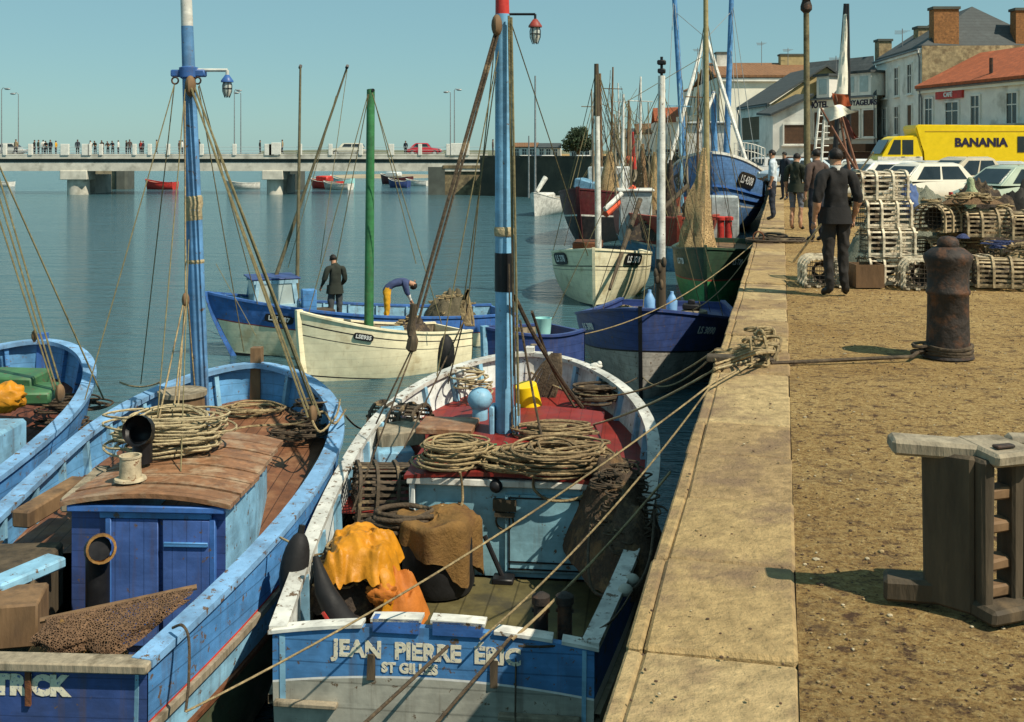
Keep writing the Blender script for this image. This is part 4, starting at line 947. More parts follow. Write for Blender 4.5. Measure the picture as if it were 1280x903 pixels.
# ============ boat L : big blue trawler
Lb = Boat('trawler', 'large blue trawler with high flared bow and white rail alongside the quay', 'fishing boat', (15.2, 79), (10.35, 58.5), 2.75, 2.2, (.55, .2, 1.62), tm=.5, p=2.3, q=1.9, rake=2.2, group='fishing boats moored in the harbour', vexp=.62)
Lb.hull([(.50, M_trawler), (.52, M_white), (.80, M_trawler), (1, M_blackhull)])
Lb.rail(M_white, .35, .14, .05); ld = lambda t: Lb.z(t)-.7; Lb.inner(M_whitein, ld, frames=True); Lb.deck(M_wood, ld); Lb.stem(M_trawler, .2, .1)
Lb.plate('LS 4308', .86, .20, 1, .62); Lb.plate('LS 4308', .86, .20, -1, .62)
Lb.strake(M_blue2, .33, .06, .1); Lb.strake(M_blue2, .42, .06, .1)
p = Lb.loc(D(884, 190, 70)); mb = MB(); mb.box(p+V(0, 0, .2), (2.8, 3.4, 3.0), bev=.08); wh = Lb.part(mb, 'wheelhouse', M_white)
for k in range(4):
    mb = MB(); mb.box(p+V(-1.0+k*.66, -1.72, 1.0), (.48, .05, .6)); mb.build('window', M_glass, wh)
mb = MB(); mb.box(p+V(0, 0, 1.78), (3.1, 3.8, .12), bev=.03); mb.build('wheelhouse_roof', M_whitein, wh)
trm = paint('trawler_mast', (.10, .28, .55), .04)
for pts in (((855, 195, 66), (842, -20, 66)), ((908, 195, 66), (915, -20, 66)), ((883, 200, 64), (883, 45, 64)), ((893, 190, 63), (892, 115, 63))):
    mb = MB(); mb.tube([Lb.loc(D(*pts[0])), Lb.loc(D(*pts[1]))], [.19, .14], 10); Lb.part(mb, 'mast', trm)
for pts in (((836, 205, 61), (881, 45, 64)), ((932, 200, 61), (882, 45, 64)), ((882, 48, 64), (882, -25, 64)), ((873, 165, 62), (893, 115, 63))):
    mb = MB(); mb.tube([Lb.loc(D(*pts[0])), Lb.loc(D(*pts[1]))], .11, 8); Lb.part(mb, 'tripod_leg', M_white)
Lb.ropes('stay', [(D(844, 15, 66), D(883, 48, 64)), (D(914, 15, 66), D(883, 48, 64)), (D(842, 0, 66), D(832, 200, 62)), (D(915, 0, 66), D(945, 205, 64)), (D(914, 5, 66), D(930, 200, 63)), (D(843, 0, 66), D(862, 200, 62)), (D(882, 30, 64), D(905, 190, 62)), (D(882, 30, 64), D(870, 190, 62)), (D(914, 60, 66), D(925, 195, 62))], .02, mat('grey_wire', (.25, .28, .28), .6, .2, 10))
mb = MB()
for k in range(10):
    a_ = Lb.loc(D(918+k*4.2, 200-k*.5+k*k*.14, 62)); mb.tube([a_, a_+V(0, 0, .95)], .03, 5)
for z_ in (.5, .93): mb.tube([Lb.loc(D(918+k*4.2, 200-k*.5+k*k*.14, 62))+V(0, 0, z_) for k in range(10)], .025, 5)
Lb.part(mb, 'guard_rail', M_white)
# ============ small craft by the far wall
def dinghy(name, label, stern, bow, hb, m, sh=.55, rail_m=None, mast=0, group='small boats on moorings'):
    d = Boat(name, label, 'small boat', stern, bow, hb, hb*.7, (WZ+sh, WZ+sh*.9, WZ+sh*1.35), tm=.45, p=2.0, q=1.4, rake=.3, keel=.3, group=group)
    d.hull([(.9, m), (1, M_blackhull)]); d.rail(rail_m or M_white, .1, .05); d.deck(M_greywood, lambda t: d.z(t)-.12, camber=.02)
    return d
s1 = dinghy('sailing_boat', 'white sailing cruiser with upswung boom moored under the far harbour wall', (3.6, 86), (1.55, 80), 1.0, M_white, 1.25)
mb = MB(); mb.box(s1.loc((2.3, 82.6, WZ))+V(0, 0, 1.35), (1.2, 2.4, .5), bev=.12); s1.part(mb, 'cabin', M_white)
s1.tubepart('mast', [D(669, 250, 82), D(669, 95, 82)], [.09, .06], M_steel, 8)
s1.tubepart('mast', [D(661, 248, 83), D(661, 170, 83)], [.07, .05], M_steel, 8)
mb = MB(); mb.tube([s1.loc(D(671, 240, 82)), s1.loc(D(682, 222, 82.5))], [.14, .2], 8); s1.part(mb, 'furled_boom', M_white)
s2 = dinghy('motor_boat', 'pale grey motor boat lying between white sailing cruiser and maroon trawler', (5.6, 90), (3.9, 86), .9, mat('pale_grey_grp', (.55, .60, .62), .4, .08), 1.0)
mb = MB(); mb.box(s2.loc((4.6, 88, WZ))+V(0, 0, 1.1), (1.0, 1.6, .45), bev=.1); s2.part(mb, 'cabin', MATS['pale_grey_grp'])
for x, n in ((702, 3), (720, 2), (737, 4)):
    pass
dinghy('motor_boat', 'dark red boat moored alone beyond the bridge between the two piers', (-41.5, 138), (-45.5, 139), 1.1, M_redpaint, .9, M_redpaint)
dinghy('motor_boat', 'white dinghy beyond the bridge left of the middle pier', (-31.5, 140), (-35.5, 139), .9, M_white, .8)
rb = dinghy('motor_boat', 'red cabin boat in front of a white dinghy beyond the bridge', (-21.5, 140), (-25.5, 142), 1.1, M_redpaint, .95)
mb = MB(); mb.box(rb.loc((-23.6, 141, WZ))+V(0, 0, 1.2), (1.5, 1.8, .8), bev=.15); rb.part(mb, 'cabin', M_redpaint)
dinghy('motor_boat', 'white dinghy right of the red cabin boat beyond the bridge', (-19.6, 136), (-23.2, 138), .9, M_white, .75)
dinghy('motor_boat', 'turquoise tender behind the red cabin boat beyond the bridge', (-20.5, 144), (-23.5, 145), .9, M_cyan, 1.2)
rb = dinghy('motor_boat', 'dark brown motor cruiser moored near the bridge abutment', (-14.5, 160), (-19, 162), 1.2, M_maroon, 1.1)
mb = MB(); mb.box(rb.loc((-17, 161, WZ))+V(0, 0, 1.4), (1.5, 2, .7), bev=.15); rb.part(mb, 'cabin', M_whitein)
dinghy('motor_boat', 'small navy dinghy nearest the bridge abutment', (-13.3, 144), (-16, 145), .9, M_navy, .9)
dinghy('motor_boat', 'white skiff right of the navy dinghy near the abutment', (-11.5, 152), (-14.5, 153), .8, M_white, .7)
dinghy('motor_boat', 'white skiff far left beyond the bridge left of the first pier', (-67, 150), (-71, 151), 1.0, M_white, .6)
# ------------------------------------------------------------------ loose gear on the boats
def rope_obj(name, pts, r, m, label, cat='rope', group=None, n=6):
    mb = MB(); mb.tube(pts, r, n); return tag(mb.build(name, m, smooth=60), label, cat, group)
CG = 'rope coils lying on the boats'
def coil(px, py, z, rx, ry, turns, h, label, m=M_rope, r=.0115, seed=1, rot=0, group=CG, jit=.18):
    c = W(px, py, z); mb = MB(); mb.tube(coil_pts(c, rx, ry, int(turns*1.6), h*1.2, jit*.9, seed, rot), r, 5); return tag(mb.build('rope_coil', m, smooth=60), label, 'rope coil', group)
RZ = -1.10+.10
coil(566, 580, -1.02, .33, .30, 19, .17, 'tan rope coil on red cabin roof left of the pale blue mast foot', seed=3, m=M_rope)
coil(700, 585, -1.02, .44, .32, 22, .17, 'large brown rope coil on the red cabin roof right of the mast foot', seed=5, m=mat('brown_rope', (.24, .17, .09), .9, .4, 30, bump=.4, stains=((.42, .33, .18), .08, 5)))
coil(640, 585, -1.02, .28, .22, 12, .12, 'small coil with open loops in front of the mast foot', seed=8, m=M_rope)
coil(690, 552, -1.02, .36, .20, 13, .13, 'brown rope coil behind the mast beside the white hatch', seed=9, m=MATS['brown_rope'])
coil(590, 562, -1.04, .35, .14, 5, .05, 'thin green rope lying behind the tan coil', m=mat('green_rope', (.05, .20, .10), .8, .2, 20), r=.009, seed=12)
rope_obj('hanging_rope_loop', spline([W(575, 590, -.98), D(578, 612, 9.5), D(577, 632, 9.48), D(566, 641, 9.48), D(552, 632, 9.5)], 6), .012, M_rope, 'single rope loop hanging over the pale blue cabin front at left')
rope_obj('hanging_rope_loop', spline([W(668, 590, -.98), D(668, 612, 9.5), D(690, 626, 9.45), D(725, 622, 9.45), D(745, 600, 9.6), D(762, 585, 9.8)], 6), .012, M_rope, 'slack rope loop hanging over the cabin door at right')
c = W(213, 556, -.80); mb = MB(); mb.tube(coil_pts(c+V(0, .0, -.02), .46, .36, 46, .28, .13, 21), .0105, 5); tag(mb.build('rope_coil', M_ropepale, smooth=60), 'big pale rope coil heaped on the brown plank cabin roof', 'rope coil', CG)
coil(315, 520, -1.22, .34, .26, 8, .10, 'loose tan coil in the bow of the plank-roofed boat', seed=31, jit=.3)
coil(362, 548, -1.24, .32, .26, 6, .08, 'dark coil on the brown side deck below the tackle', m=M_ropedk, seed=32, jit=.3)
coil(385, 535, -1.2, .20, .2, 7, .25, 'dark rope heap under the tackle at the right shoulder of the boat', m=M_ropedk, seed=37, jit=.3)
coil(82, 532, -1.28, .30, .24, 6, .06, 'tan coil on the red-brown deck of the far left boat', m=M_ropedk, seed=33, jit=.3)
coil(85, 512, -1.22, .34, .20, 7, .10, 'dark coil against the bow planks of the far left boat', m=M_ropedk, seed=34, jit=.3)
coil(745, 500, -1.02, .28, .24, 7, .12, 'dark rope loops hanging inside the right bow of the red-decked boat', m=M_ropedk, r=.017, seed=35, jit=.35)
coil(588, 492, -1.05, .20, .3, 6, .25, 'pale rope tangle inside the left bow of the red-decked boat', m=M_ropepale, seed=36, jit=.35)
def lump(name, c, r, sc, m, label, cat, lump_=.3, lf=2.2, rot=None, u=24, v=16, group=None):
    mb = MB(); mb.ball(c, r, sc, u, v, lump=lump_, lf=lf, rot=rot); return tag(mb.build(name, m, smooth=80), label, cat, group)
def heap(name, c, rx, ry, h, m, label, cat, seed=0, n=22, ropes=None, group=None, fold=.07):
    """uneven heap built as a height field over an ellipse"""
    c = Vector(c); mb = MB(); P = []
    for i in range(n+1):
        f = i/n; row = []
        for j in range(44):
            a_ = 2*math.pi*j/44; rr_ = f*(1+.18*noise.noise(V(math.cos(a_)*1.3+seed, math.sin(a_)*1.3, seed)))
            x, y = rx*rr_*math.cos(a_), ry*rr_*math.sin(a_)
            z = h*(1-f**2.2)*(1+.35*noise.noise(V(x*5+seed, y*5, .5)))+.10*h*noise.noise(V(x*16, y*16, seed))+fold*h*min(1, 2.2*(1-f))*(.25-abs(noise.noise(V(x*9+y*4, y*7, seed+.7))))
            row.append(c+V(x, y, max(-.02, z)))
        P.append(row)
    mb.grid(P, closed=True); bmesh.ops.remove_doubles(mb.bm, verts=mb.bm.verts, dist=1e-5)
    mi = 0
    if ropes:
        rr_ = random.Random(seed*7+1)
        for k in range(ropes[0]):
            a_ = rr_.uniform(0, 6.28); d = rr_.uniform(.1, .8); p = c+V(rx*d*math.cos(a_), ry*d*math.sin(a_), h*(1-d**2.2)+.02)
            mb.tube(coil_pts(p-V(0, 0, .02), rr_.uniform(.05, .16), rr_.uniform(.05, .13), 2, .04, .3, rr_.randrange(99), per=12), ropes[1], 4, mi=1)
    return tag(mb.build(name, [m, ropes[2]] if ropes else m, smooth=80), label, cat, group)
# yellow bucket
def bucket():
    c = W(662, 515, -1.00); t = empty('bucket', c, 0, 'bright yellow plastic bucket upturned on the foredeck beside the mast', 'bucket')
    t.rotation_euler = (R(8), R(-9), 0)
    mb = MB(); mb.lathe([(0, .30), (.112, .30), (.118, .295), (.142, .02), (.15, .02), (.15, 0), (.138, 0)], 22); mb.build('bucket_body', M_yellowplastic, t)
    mb = MB(); mb.tube([V(.145*math.cos(a_), .145*math.sin(a_)*.4-.14, .02+.03*math.sin(a_)) for a_ in [math.pi*k/10 for k in range(11)]], .005, 5); mb.build('handle', M_steel, t)
bucket()
mb = MB(); c = W(690, 419, -1.62); mb.lathe([(0, 0), (.13, 0), (.155, .27), (.16, .28), (.145, .28), (.12, .02), (0, .02)], 18, D(679, 417, 20.1)); tag(mb.build('bucket', M_cyan), 'turquoise bucket standing in the small blue open boat', 'bucket')
# dark net bundle at the bow of A
mb = MB(); c0 = D(690, 455, 13.0)
for k in range(26):
    a_ = random.uniform(-1, 1); mb.tube(spline([c0+V(.05+.05*a_, 0, .12), c0+V(-.05+.16*a_, -.08, -.1), c0+V(-.16+.2*a_, -.1, -.38+random.uniform(-.05, .05))], 5), .016, 5)
tag(mb.build('rope_hank', M_ropedk, smooth=60), 'dark hank of rope hung over the bow post behind the yellow bucket', 'rope')
# cockpit gear of A
t = empty('oilskin_jacket', W(452, 705, -1.45), 0, 'crumpled yellow oilskin jacket thrown on gear in the left of the cockpit', 'jacket')
mb = MB(); P = []
for i in range(48):
    row = []
    for j in range(56):
        u, v = i/47-.5, j/55-.5; z = .16*(1-abs(u*1.6)**2)*(1-.5*abs(v*2)**2)+.05*noise.noise(V(u*4, v*4, 2))+.07*(.5-abs(noise.noise(V(u*7+v*4, v*4, 5))))+.035*(.5-abs(noise.noise(V(u*5-v*9, v*12+u*3, 9))))
        if max(abs(u), abs(v)) > .36: z -= 1.2*(max(abs(u), abs(v))-.36)
        row.append(V(u*.58+.05*noise.noise(V(v*5, 0, u*3)), v*.72+.06*noise.noise(V(u*6, 1, 0)), z+.05))
    P.append(row)
mb.grid(P); mb.build('cloth', M_oil, t, 75)
mb = MB(); mb.tube(spline([(.15, -.22, .10), (.22, -.31, .03), (.25, -.35, -.10), (.235, -.36, -.22)], 5), [.05]*5+[.056]*5+[.045]*5+[.05], 14, flat=.38, cap=False); mb.build('sleeve', M_oil, t, 70)
heap('orange_bag', W(497, 772, -1.80), .24, .20, .36, M_orange, 'orange canvas bag slumped below the yellow jacket', 'bag', 41, n=30, fold=.55)
lump('orange_bag_flap', W(478, 742, -1.55), .11, (1, .6, .8), M_orange, 'orange cloth end sticking out above the canvas bag', 'cloth', .5, 3.0)
heap('tangled_gear', W(440, 745, -1.75), .38, .45, .42, M_netdk, 'dark tangle of nets under the yellow oilskin jacket', 'net', 3, ropes=(16, .009, M_rope))
mb = MB(); p = W(400, 775, -1.62); mb.tube([p+V(-.05, .1, .42), p+V(.02, .05, .2), p+V(.15, -.02, 0), p+V(.34, -.05, -.15)], [.02, .07, .10, .09], 10); mb.tube([p+V(.1, -.1, .0), p+V(.04, -.12, .10)], .014, 5, mi=1)
tag(mb.build('hull_fender', [M_black, M_redpaint]), 'pointed black fender leaning in the left stern corner of the cockpit', 'fender')
# black barrel under brown sailcloth
c = W(548, 735, -1.90)
mb = MB(); mb.lathe([(0, 0), (.28, 0), (.30, .05), (.30, .52), (.27, .56), (0, .56)], 20, c); tag(mb.build('barrel', M_black), 'black barrel standing before the cabin under brown sailcloth', 'barrel')
mb = MB(); P = []
for i in range(26):
    f = i/25; row = []
    for j in range(72):
        a_ = 2*math.pi*j/72; fold = 1+.10*math.sin(a_*7+1)*f+.06*math.sin(a_*3)
        down = .10+.48*(.5+.5*math.cos(a_+.25))*(.8+.2*math.sin(a_*5))
        r_ = .34*min(1, f*1.7)*fold; z = .60+.06*noise.noise(V(math.cos(a_)*2*f, math.sin(a_)*2*f, 3))+.07*(.3-abs(noise.noise(V(math.cos(a_)*3*f, math.sin(a_)*3*f+a_, 6))))-max(0, f-.55)/.45*down
        row.append(c+V(r_*math.cos(a_), r_*math.sin(a_), z))
    P.append(row)
mb.grid(P, closed=True); tag(mb.build('sailcloth', M_sack, smooth=80), 'brown sailcloth draped over the black barrel', 'cloth')
mb = MB(); mb.tube(coil_pts(W(505, 662, -1.42), .28, .20, 9, .14, .25, 44), .02, 6); tag(mb.build('rope_coil', M_ropedk, smooth=60), 'thick dark rope coil between lobster pot and brown sailcloth', 'rope coil', CG)
# ------------------------------------------------------------------ lobster pots
PG = 'lobster pots stacked on the quay'
M_slat = mat('pot_slats', (.74, .65, .48), .85, .25, 16, bump=.3, streak=1, stains=((.16, .11, .06), .12, 7))
M_slatdk = mat('pot_slats_dark', (.10, .075, .05), .85, .4, 16, bump=.3, stains=((.3, .22, .12), .06, 7))
M_potnet = mat('pot_netting', (.07, .055, .04), .95, .4, 40, bump=.6)
def make_pot(name, label, m=M_slat, L=.64, Wd=.46, H=.36, rnd=.12, group=PG, sl=15, cat='lobster pot'):
    t = empty(name, (0, 0, 0), 0, label, cat, group)
    def arch(f):      # f 0..1 along the arch perimeter (up, over, down)
        segs = []; 
        a0 = H-rnd; top = Wd-2*rnd; q = math.pi/2*rnd; tot = 2*a0+top+2*q; d = f*tot
        if d < a0: return V(0, -Wd/2, d), V(0, -1, 0)
        d -= a0
        if d < q: a_ = d/rnd; return V(0, -Wd/2+rnd-rnd*math.cos(a_), H-rnd+rnd*math.sin(a_)), V(0, -math.cos(a_), math.sin(a_))
        d -= q
        if d < top: return V(0, -Wd/2+rnd+d, H), V(0, 0, 1)
        d -= top
        if d < q: a_ = d/rnd; return V(0, Wd/2-rnd+rnd*math.sin(a_), H-rnd+rnd*math.cos(a_)), V(0, math.sin(a_), math.cos(a_))
        d -= q
        return V(0, Wd/2, H-rnd-d), V(0, 1, 0)
    for x in (-L/2+.03, -L/6, L/6, L/2-.03):
        mb = MB(); P = []
        for k in range(23):
            p, n = arch(k/22); 
            P.append([p+V(x-.014, 0, 0)+n*-.004, p+V(x-.014, 0, 0)+n*.022, p+V(x+.014, 0, 0)+n*.022, p+V(x+.014, 0, 0)+n*-.004])
        mb.grid(P, closed=True); mb.build('hoop', m, t, 30)
    mb = MB(); rr_ = random.Random(hash(name) % 97)
    for k in range(sl):
        p, n = arch((k+.5)/sl); tz = V(0, -n.z, n.y); d = rr_.uniform(-.015, .015)
        mb.box(p+V(d, 0, 0)-n*.006, (L, .026, .010), Matrix((V(1, 0, 0), tz, n)).transposed(), jit=.002)
    mb.build('slats', m, t, 0)
    mb = MB()
    for y in (-Wd/2+.03, -Wd/6, Wd/6, Wd/2-.03): mb.box((0, y, .012), (L, .05, .02))
    for x in (-L/2+.05, 0, L/2-.05): mb.box((x, 0, .03), (.05, Wd, .018))
    mb.build('base', m, t, 0)
    mb = MB()      # mesh ends and the funnel
    for x in (-L/2+.02, L/2-.02):
        for k in range(7):
            y = -Wd/2+Wd*(k+.5)/7; mb.tube([(x, y, .02), (x, y*.9, H-.03)], .004, 4)
        for k in range(6): mb.tube([(x, -Wd/2+.01, .04+k*.055), (x, Wd/2-.01, .04+k*.055)], .004, 4)
    mb.lathe([(.15, -.16), (.10, -.02), (.06, .10)], 10, (0, 0, H*.5), (0, R(90), 0)); mb.build('netting', M_potnet, t, 30)
    return t
pot = make_pot('lobster_pot', 'pale slatted lobster pot on the ground at the foot of the tall stack')
def lay(p, x, y, Y, zb, rz, label, first=False, tilt=(0, 0)):
    loc = V((x-CX)*Y/F, Y, zb)
    if first: p.location = loc; p.rotation_euler = (tilt[0], tilt[1], rz); return p
    return dup(p, loc, rz, label, rot=(tilt[0], tilt[1], rz))
Yp = 14.65
lay(pot, 1107, 0, Yp, 0, R(4), None, True)
lay(pot, 1109, 0, Yp-.02, .368, R(-3), 'pale lobster pot second from the bottom in the tall stack')
lay(pot, 1103, 0, Yp+.06, .736, R(5), 'pale lobster pot third from the bottom in the tall stack')
lay(pot, 1100, 0, Yp+.1, 1.104, R(-2), 'topmost lobster pot of the tall stack beside the man in black', tilt=(R(2), 0))
lay(pot, 1026, 0, 14.5, 0, R(84), 'lobster pot on the ground left of the man in black')
lay(pot, 1150, 0, 14.2, 0, R(80), 'lobster pot on the ground immediately left of the iron bollard')
lay(pot, 1205, 0, 14.6, 0, R(12), 'lobster pot on the ground half hidden behind the iron bollard')
pot2 = make_pot('lobster_pot', 'round-topped lobster pot at upper level right above the iron bollard', mat('pot_slats_brown', (.48, .37, .22), .85, .35, 16, bump=.3, stains=((.10, .07, .04), .14, 7)), rnd=.19, sl=17)
lay(pot2, 1231, 0, 14.9, .60, R(-4), None, True)
lay(pot2, 1176, 0, 15.0, .66, R(38), 'dark end-on lobster pot above the gap between tall stack and bollard')
lay(pot2, 1250, 0, 14.1, .03, R(-14), 'rope-covered lobster pot on the ground right of the bollard')
lay(pot2, 1290, 0, 14.7, .58, R(-10), 'lobster pot cut by the right edge of the view at upper level')
lay(pot2, 1232, 0, 15.3, .14, R(3), 'lobster pot in the second row behind the ground-level pots')
lay(pot2, 1178, 0, 15.2, .2, R(12), 'lobster pot behind the tall stack carrying the dark end-on pot')
lay(pot2, 1290, 0, 15.0, .0, R(7), 'lobster pot at the bottom right edge under the cut-off one')
p3 = make_pot('lobster_pot', 'blackened wicker lobster pot on the left side deck of the red-decked boat', M_slatdk, L=.55, Wd=.52, H=.46, rnd=.2, sl=22, group=None)
p3.location = W(478, 645, -1.56); p3.rotation_euler = (0, R(4), R(14))
p4 = dup(p3, W(500, 560, -1.42), R(-20), 'dark wooden pot under the white-topped box on the left bulwark')
mb = MB(); mb.box(W(500, 548, -1.2)+V(0, 0, .04), (.46, .40, .16), rot=(R(3), R(-4), R(14)), bev=.015); tag(mb.build('fish_box', M_greywood), 'grey wooden fish box on the left rail beside the rope tangle', 'box')
mb = MB(); mb.box(W(493, 582, -1.40)+V(0, 0, .06), (.36, .30, .22), rot=(0, 0, R(14)), bev=.015); tag(mb.build('fish_box', M_bluepale), 'pale blue wooden box below the grey fish box', 'box')
# nets heap along the right side of A
heap('net_heap', W(772, 690, -1.62), .42, 1.0, .68, mat('brown_black_net', (.09, .06, .038), .95, .4, 40, bump=.7, bscale=45, stains=((.22, .13, .06), .1, 6)), 'brown and black net heap along the right side of the cockpit', 'net', 6, ropes=(46, .009, M_ropedk))
for i, (px, py, z) in enumerate(((803, 658, -1.3), (797, 678, -1.33), (790, 725, -1.38), (782, 738, -1.38))):
    mb = MB(); mb.ball(W(px, py, z), .055, (1, 1, .8), 12, 8); tag(mb.build('net_float', M_greywhite), ['grey net float highest on the net heap by the quay', 'grey net float just below the highest one', 'grey net float low on the net heap', 'lowest grey net float nearest the stern'][i], 'float', 'net floats on the brown net heap')
rope_obj('net_rope', spline([W(740, 640, -1.25), W(735, 700, -1.35), W(745, 742, -1.5), W(790, 738, -1.4), W(812, 700, -1.3), W(818, 640, -1.15)], 6), .012, M_ropedk, 'long slack rope looped round the net heap by the quay')
# gear of B : net bundle in the cockpit, fender, logs, bucket
for_net = 1
M_knot = netmesh('knotted_net', 60, (.20, .11, .055), (.05, .032, .022), .17)

mb = MB()
for layer in range(3):
    P = []
    for i in range(36):
        u = i/35; top = D(58, 772, 7.45).lerp(D(241, 735, 7.75), u); bot = (D(38, 812, 7.28).lerp(D(150, 818, 7.3), min(1, u*1.6)) if u < .62 else D(150, 818, 7.3).lerp(D(236, 746, 7.7), (u-.62)/.38))
        row = []
        for j in range(16):
            v = j/15; p = top.lerp(bot, v); f = .05*math.sin(u*17+layer)*v+.05*noise.noise(V(u*5, v*3, layer*3))*v
            p = p+V(.02*math.sin(v*9+u*6), -.10*math.sin(math.pi*v)*(.6+.25*layer)+f, .012*math.sin(u*23)*v); row.append(p)
        P.append(row)
    mb.grid(P)
tag(mb.build('draped_net', M_knot, smooth=80, fix=False), 'brown knotted net draped over a pole in the stern of the plank-roofed boat', 'net')
mb = MB(); mb.tube([D(50, 776, 7.46), D(246, 734, 7.78)], .02, 6); tag(mb.build('net_pole', M_wood), 'wooden pole carrying the draped brown net', 'pole')
heap('canvas_heap', D(95, 812, 7.5)-V(0, 0, .06), .34, .24, .26, M_sack, 'crumpled brown canvas under the thick end of the draped net', 'canvas', 9, fold=.4)
mb = MB(); mb.ball(V(0, 0, 0), 1, (.105, .105, .25), 14, 12); mb.tube([(0, 0, .24), (0, 0, .30)], .025, 6); o = tag(mb.build('hull_fender', M_black), 'black sausage fender slung between the two foreground boats', 'fender'); o.location = D(368, 708, 8.35); o.rotation_euler = (R(-8), R(10), 0)
rope_obj('fender_rope', spline([D(350, 672, 8.5), D(362, 678, 8.4), D(373, 684, 8.35)], 5), .009, M_rope, 'short lanyard holding the black sausage fender to the rail')
rope_obj('rail_rope', spline([D(216, 785, 7.3), D(228, 782, 7.22), D(236, 800, 7.15), D(236, 850, 7.05), D(232, 890, 7.0)], 6), .010, M_ropedk, 'rope hanging over the right stern corner of the plank-roofed boat')
t = empty('drum', D(228, 515, 11.0), 0, 'brown wooden tub with grey lid standing before the blue mast', 'tub')
mb = MB(); mb.lathe([(0, -.2), (.20, -.2), (.22, 0), (.21, .16), (0, .16)], 20); mb.build('tub_body', M_wood, t)
mb = MB(); mb.lathe([(0, .165), (.235, .165), (.235, .21), (0, .215)], 20); mb.build('lid', M_greywood, t)
def log(a_, b_, w, h, label, m=M_greywood):
    mb = MB(); mb.bar(a_, b_, w, h, bev=.015); return tag(mb.build('timber_baulk', m, smooth=0), label, 'timber', 'baulks of timber on the left rail')
log(D(25, 650, 8.9), D(100, 605, 9.7), .16, .14, 'brown timber baulk along the left rail of the plank-roofed boat', M_wood)
log(D(85, 632, 8.8), D(130, 590, 9.6), .13, .12, 'grey timber baulk beside the brown one', M_greywood)
log(D(-10, 735, 7.9), D(72, 700, 8.4), .20, .08, 'blue-grey plank lying across the dark well at left', M_bluepale)
mb = MB(); mb.box(D(22, 770, 7.8), (.34, .4, .30), rot=(0, 0, R(12)), bev=.015); tag(mb.build('fish_box', M_wood), 'brown wooden box in the stern well at the left edge', 'box')
mb = MB(); mb.box(D(10, 740, 8.4), (.6, .7, .5), rot=(0, 0, R(5)), bev=.02); tag(mb.build('engine_box', M_darkwood), 'dark engine box in the left well of the plank-roofed boat', 'box')
for i, (px, py, Y, zt, rot) in enumerate(((20, 478, 12.3, 0, R(-8)), (25, 492, 12.0, 0, R(4)))):
    mb = MB(); mb.box(D(px, py, Y), (.62 if i == 0 else .75, .42, .13 if i else .22), rot=(R(5), 0, rot), bev=.02); tag(mb.build('green_box', paint('green_box_paint', (.06, .17, .07), .12)), ['green wooden box with rope handle on the far left boat', 'flat green tray under the green wooden box'][i], 'box')
lump('oilskin_cloth', D(8, 497, 11.5), .20, (1, .8, .7), M_oil, 'yellow oilskin bundle at the left edge on the far left boat', 'cloth', .4, 3)
# working mess inside D, E and F : heaps with ropes and boxes
heap('net_heap', Dd.M @ V(.1, 1.0, Dd.z(.3)-.3), .5, .8, .5, M_netdk, 'dark net heap in the stern of the cream launch', 'net', 12, ropes=(14, .014, M_rope))
mb = MB(); mb.box(Dd.M @ V(-.2, 1.7, Dd.z(.5)-.12), (.5, .4, .25), rot=(0, 0, R(8)), bev=.02); tag(mb.build('fish_box', M_bluepale), 'pale blue fish box amidships in the cream launch', 'box')
heap('net_heap', E_.M @ V(.3, 1.3, E_.z(.25)-.36), .7, 1.1, .75, mat('olive_net', (.12, .10, .06), .95, .4, 40, bump=.7, bscale=40), 'olive net heap with ropes in the stern of the boat behind the cream launch', 'net', 15, ropes=(20, .014, M_rope))
heap('net_heap', Ff.M @ V(.05, 1.4, Ff.z(.6)-.38), .35, .45, .22, M_net, 'brown net in the bow of the small blue open boat', 'net', 17)
heap('net_heap', D(790, 395, 23.3)-V(0, 0, .05), .6, .4, .2, M_netgrey, 'grey net on the foredeck of the navy boat', 'net', 19)
rb_ = lambda px, py, Y: D(px, py, Y)
lump('float_bundle', D(860, 262, 45.2), .25, (1, 1, 1.2), M_darkwood, 'dark bundle at the rail of the brown-red trawler', 'gear', .4)
# ------------------------------------------------------------------ mooring ropes
MG = 'mooring lines between boats and quay'
kn = W(955, 446, .04)
mb = MB()
rr_ = random.Random(6)
for k in range(16):
    c = W(938+rr_.uniform(-6, 28), 444+rr_.uniform(-12, 14), 0); mb.tube(coil_pts(c, rr_.uniform(.05, .15), rr_.uniform(.05, .12), 2, .10+rr_.random()*.14, .3, k, per=12), .013, 5)
for k in range(5): mb.tube(spline([W(968, 440, .12), W(945, 430+k*3, .10+.02*k), W(915, 437+k*4, .03), W(893, 438+k*6, .02)], 5), .013, 5)
mb.tube(spline([W(948, 440, .1), W(944, 424, .2), W(950, 413, .28), W(956, 420, .24), W(953, 432, .1)], 6), .014, 6)
tag(mb.build('rope_tangle', M_rope, smooth=60), 'tangle of mooring rope knotted on the quay edge', 'rope')
mb = MB(); c = W(930, 452, 0); mb.box(c+V(-.03, 0, .02), (.55, .16, .05), rot=(0, 0, R(-12)), bev=.01); tag(mb.build('rope_chafe_board', M_darkwood), 'dark worn board under the rope tangle at the quay edge', 'board')
bol = W(1185, 446, 0)
rope_obj('mooring_rope', [bol+V(-.22, .02, .05)]+[W(1140-k*16, 446+k*.75, .035-.002*k) for k in range(12)], .016, M_ropedk, 'dark taut rope lying across the quay from bollard to rope tangle', 'rope', MG)
mb = MB()
for k in range(3):
    mb.tube([bol+V(.19*math.cos(a_), .19*math.sin(a_), .03+k*.03+.01*math.sin(a_*2+k)) for a_ in [2*math.pi*j/20 for j in range(20)]], .017, 6, closed=True)
mb.tube(coil_pts(bol+V(-.25, -.0, .02), .07, .05, 4, .08, .3, 3, per=12), .014, 5)
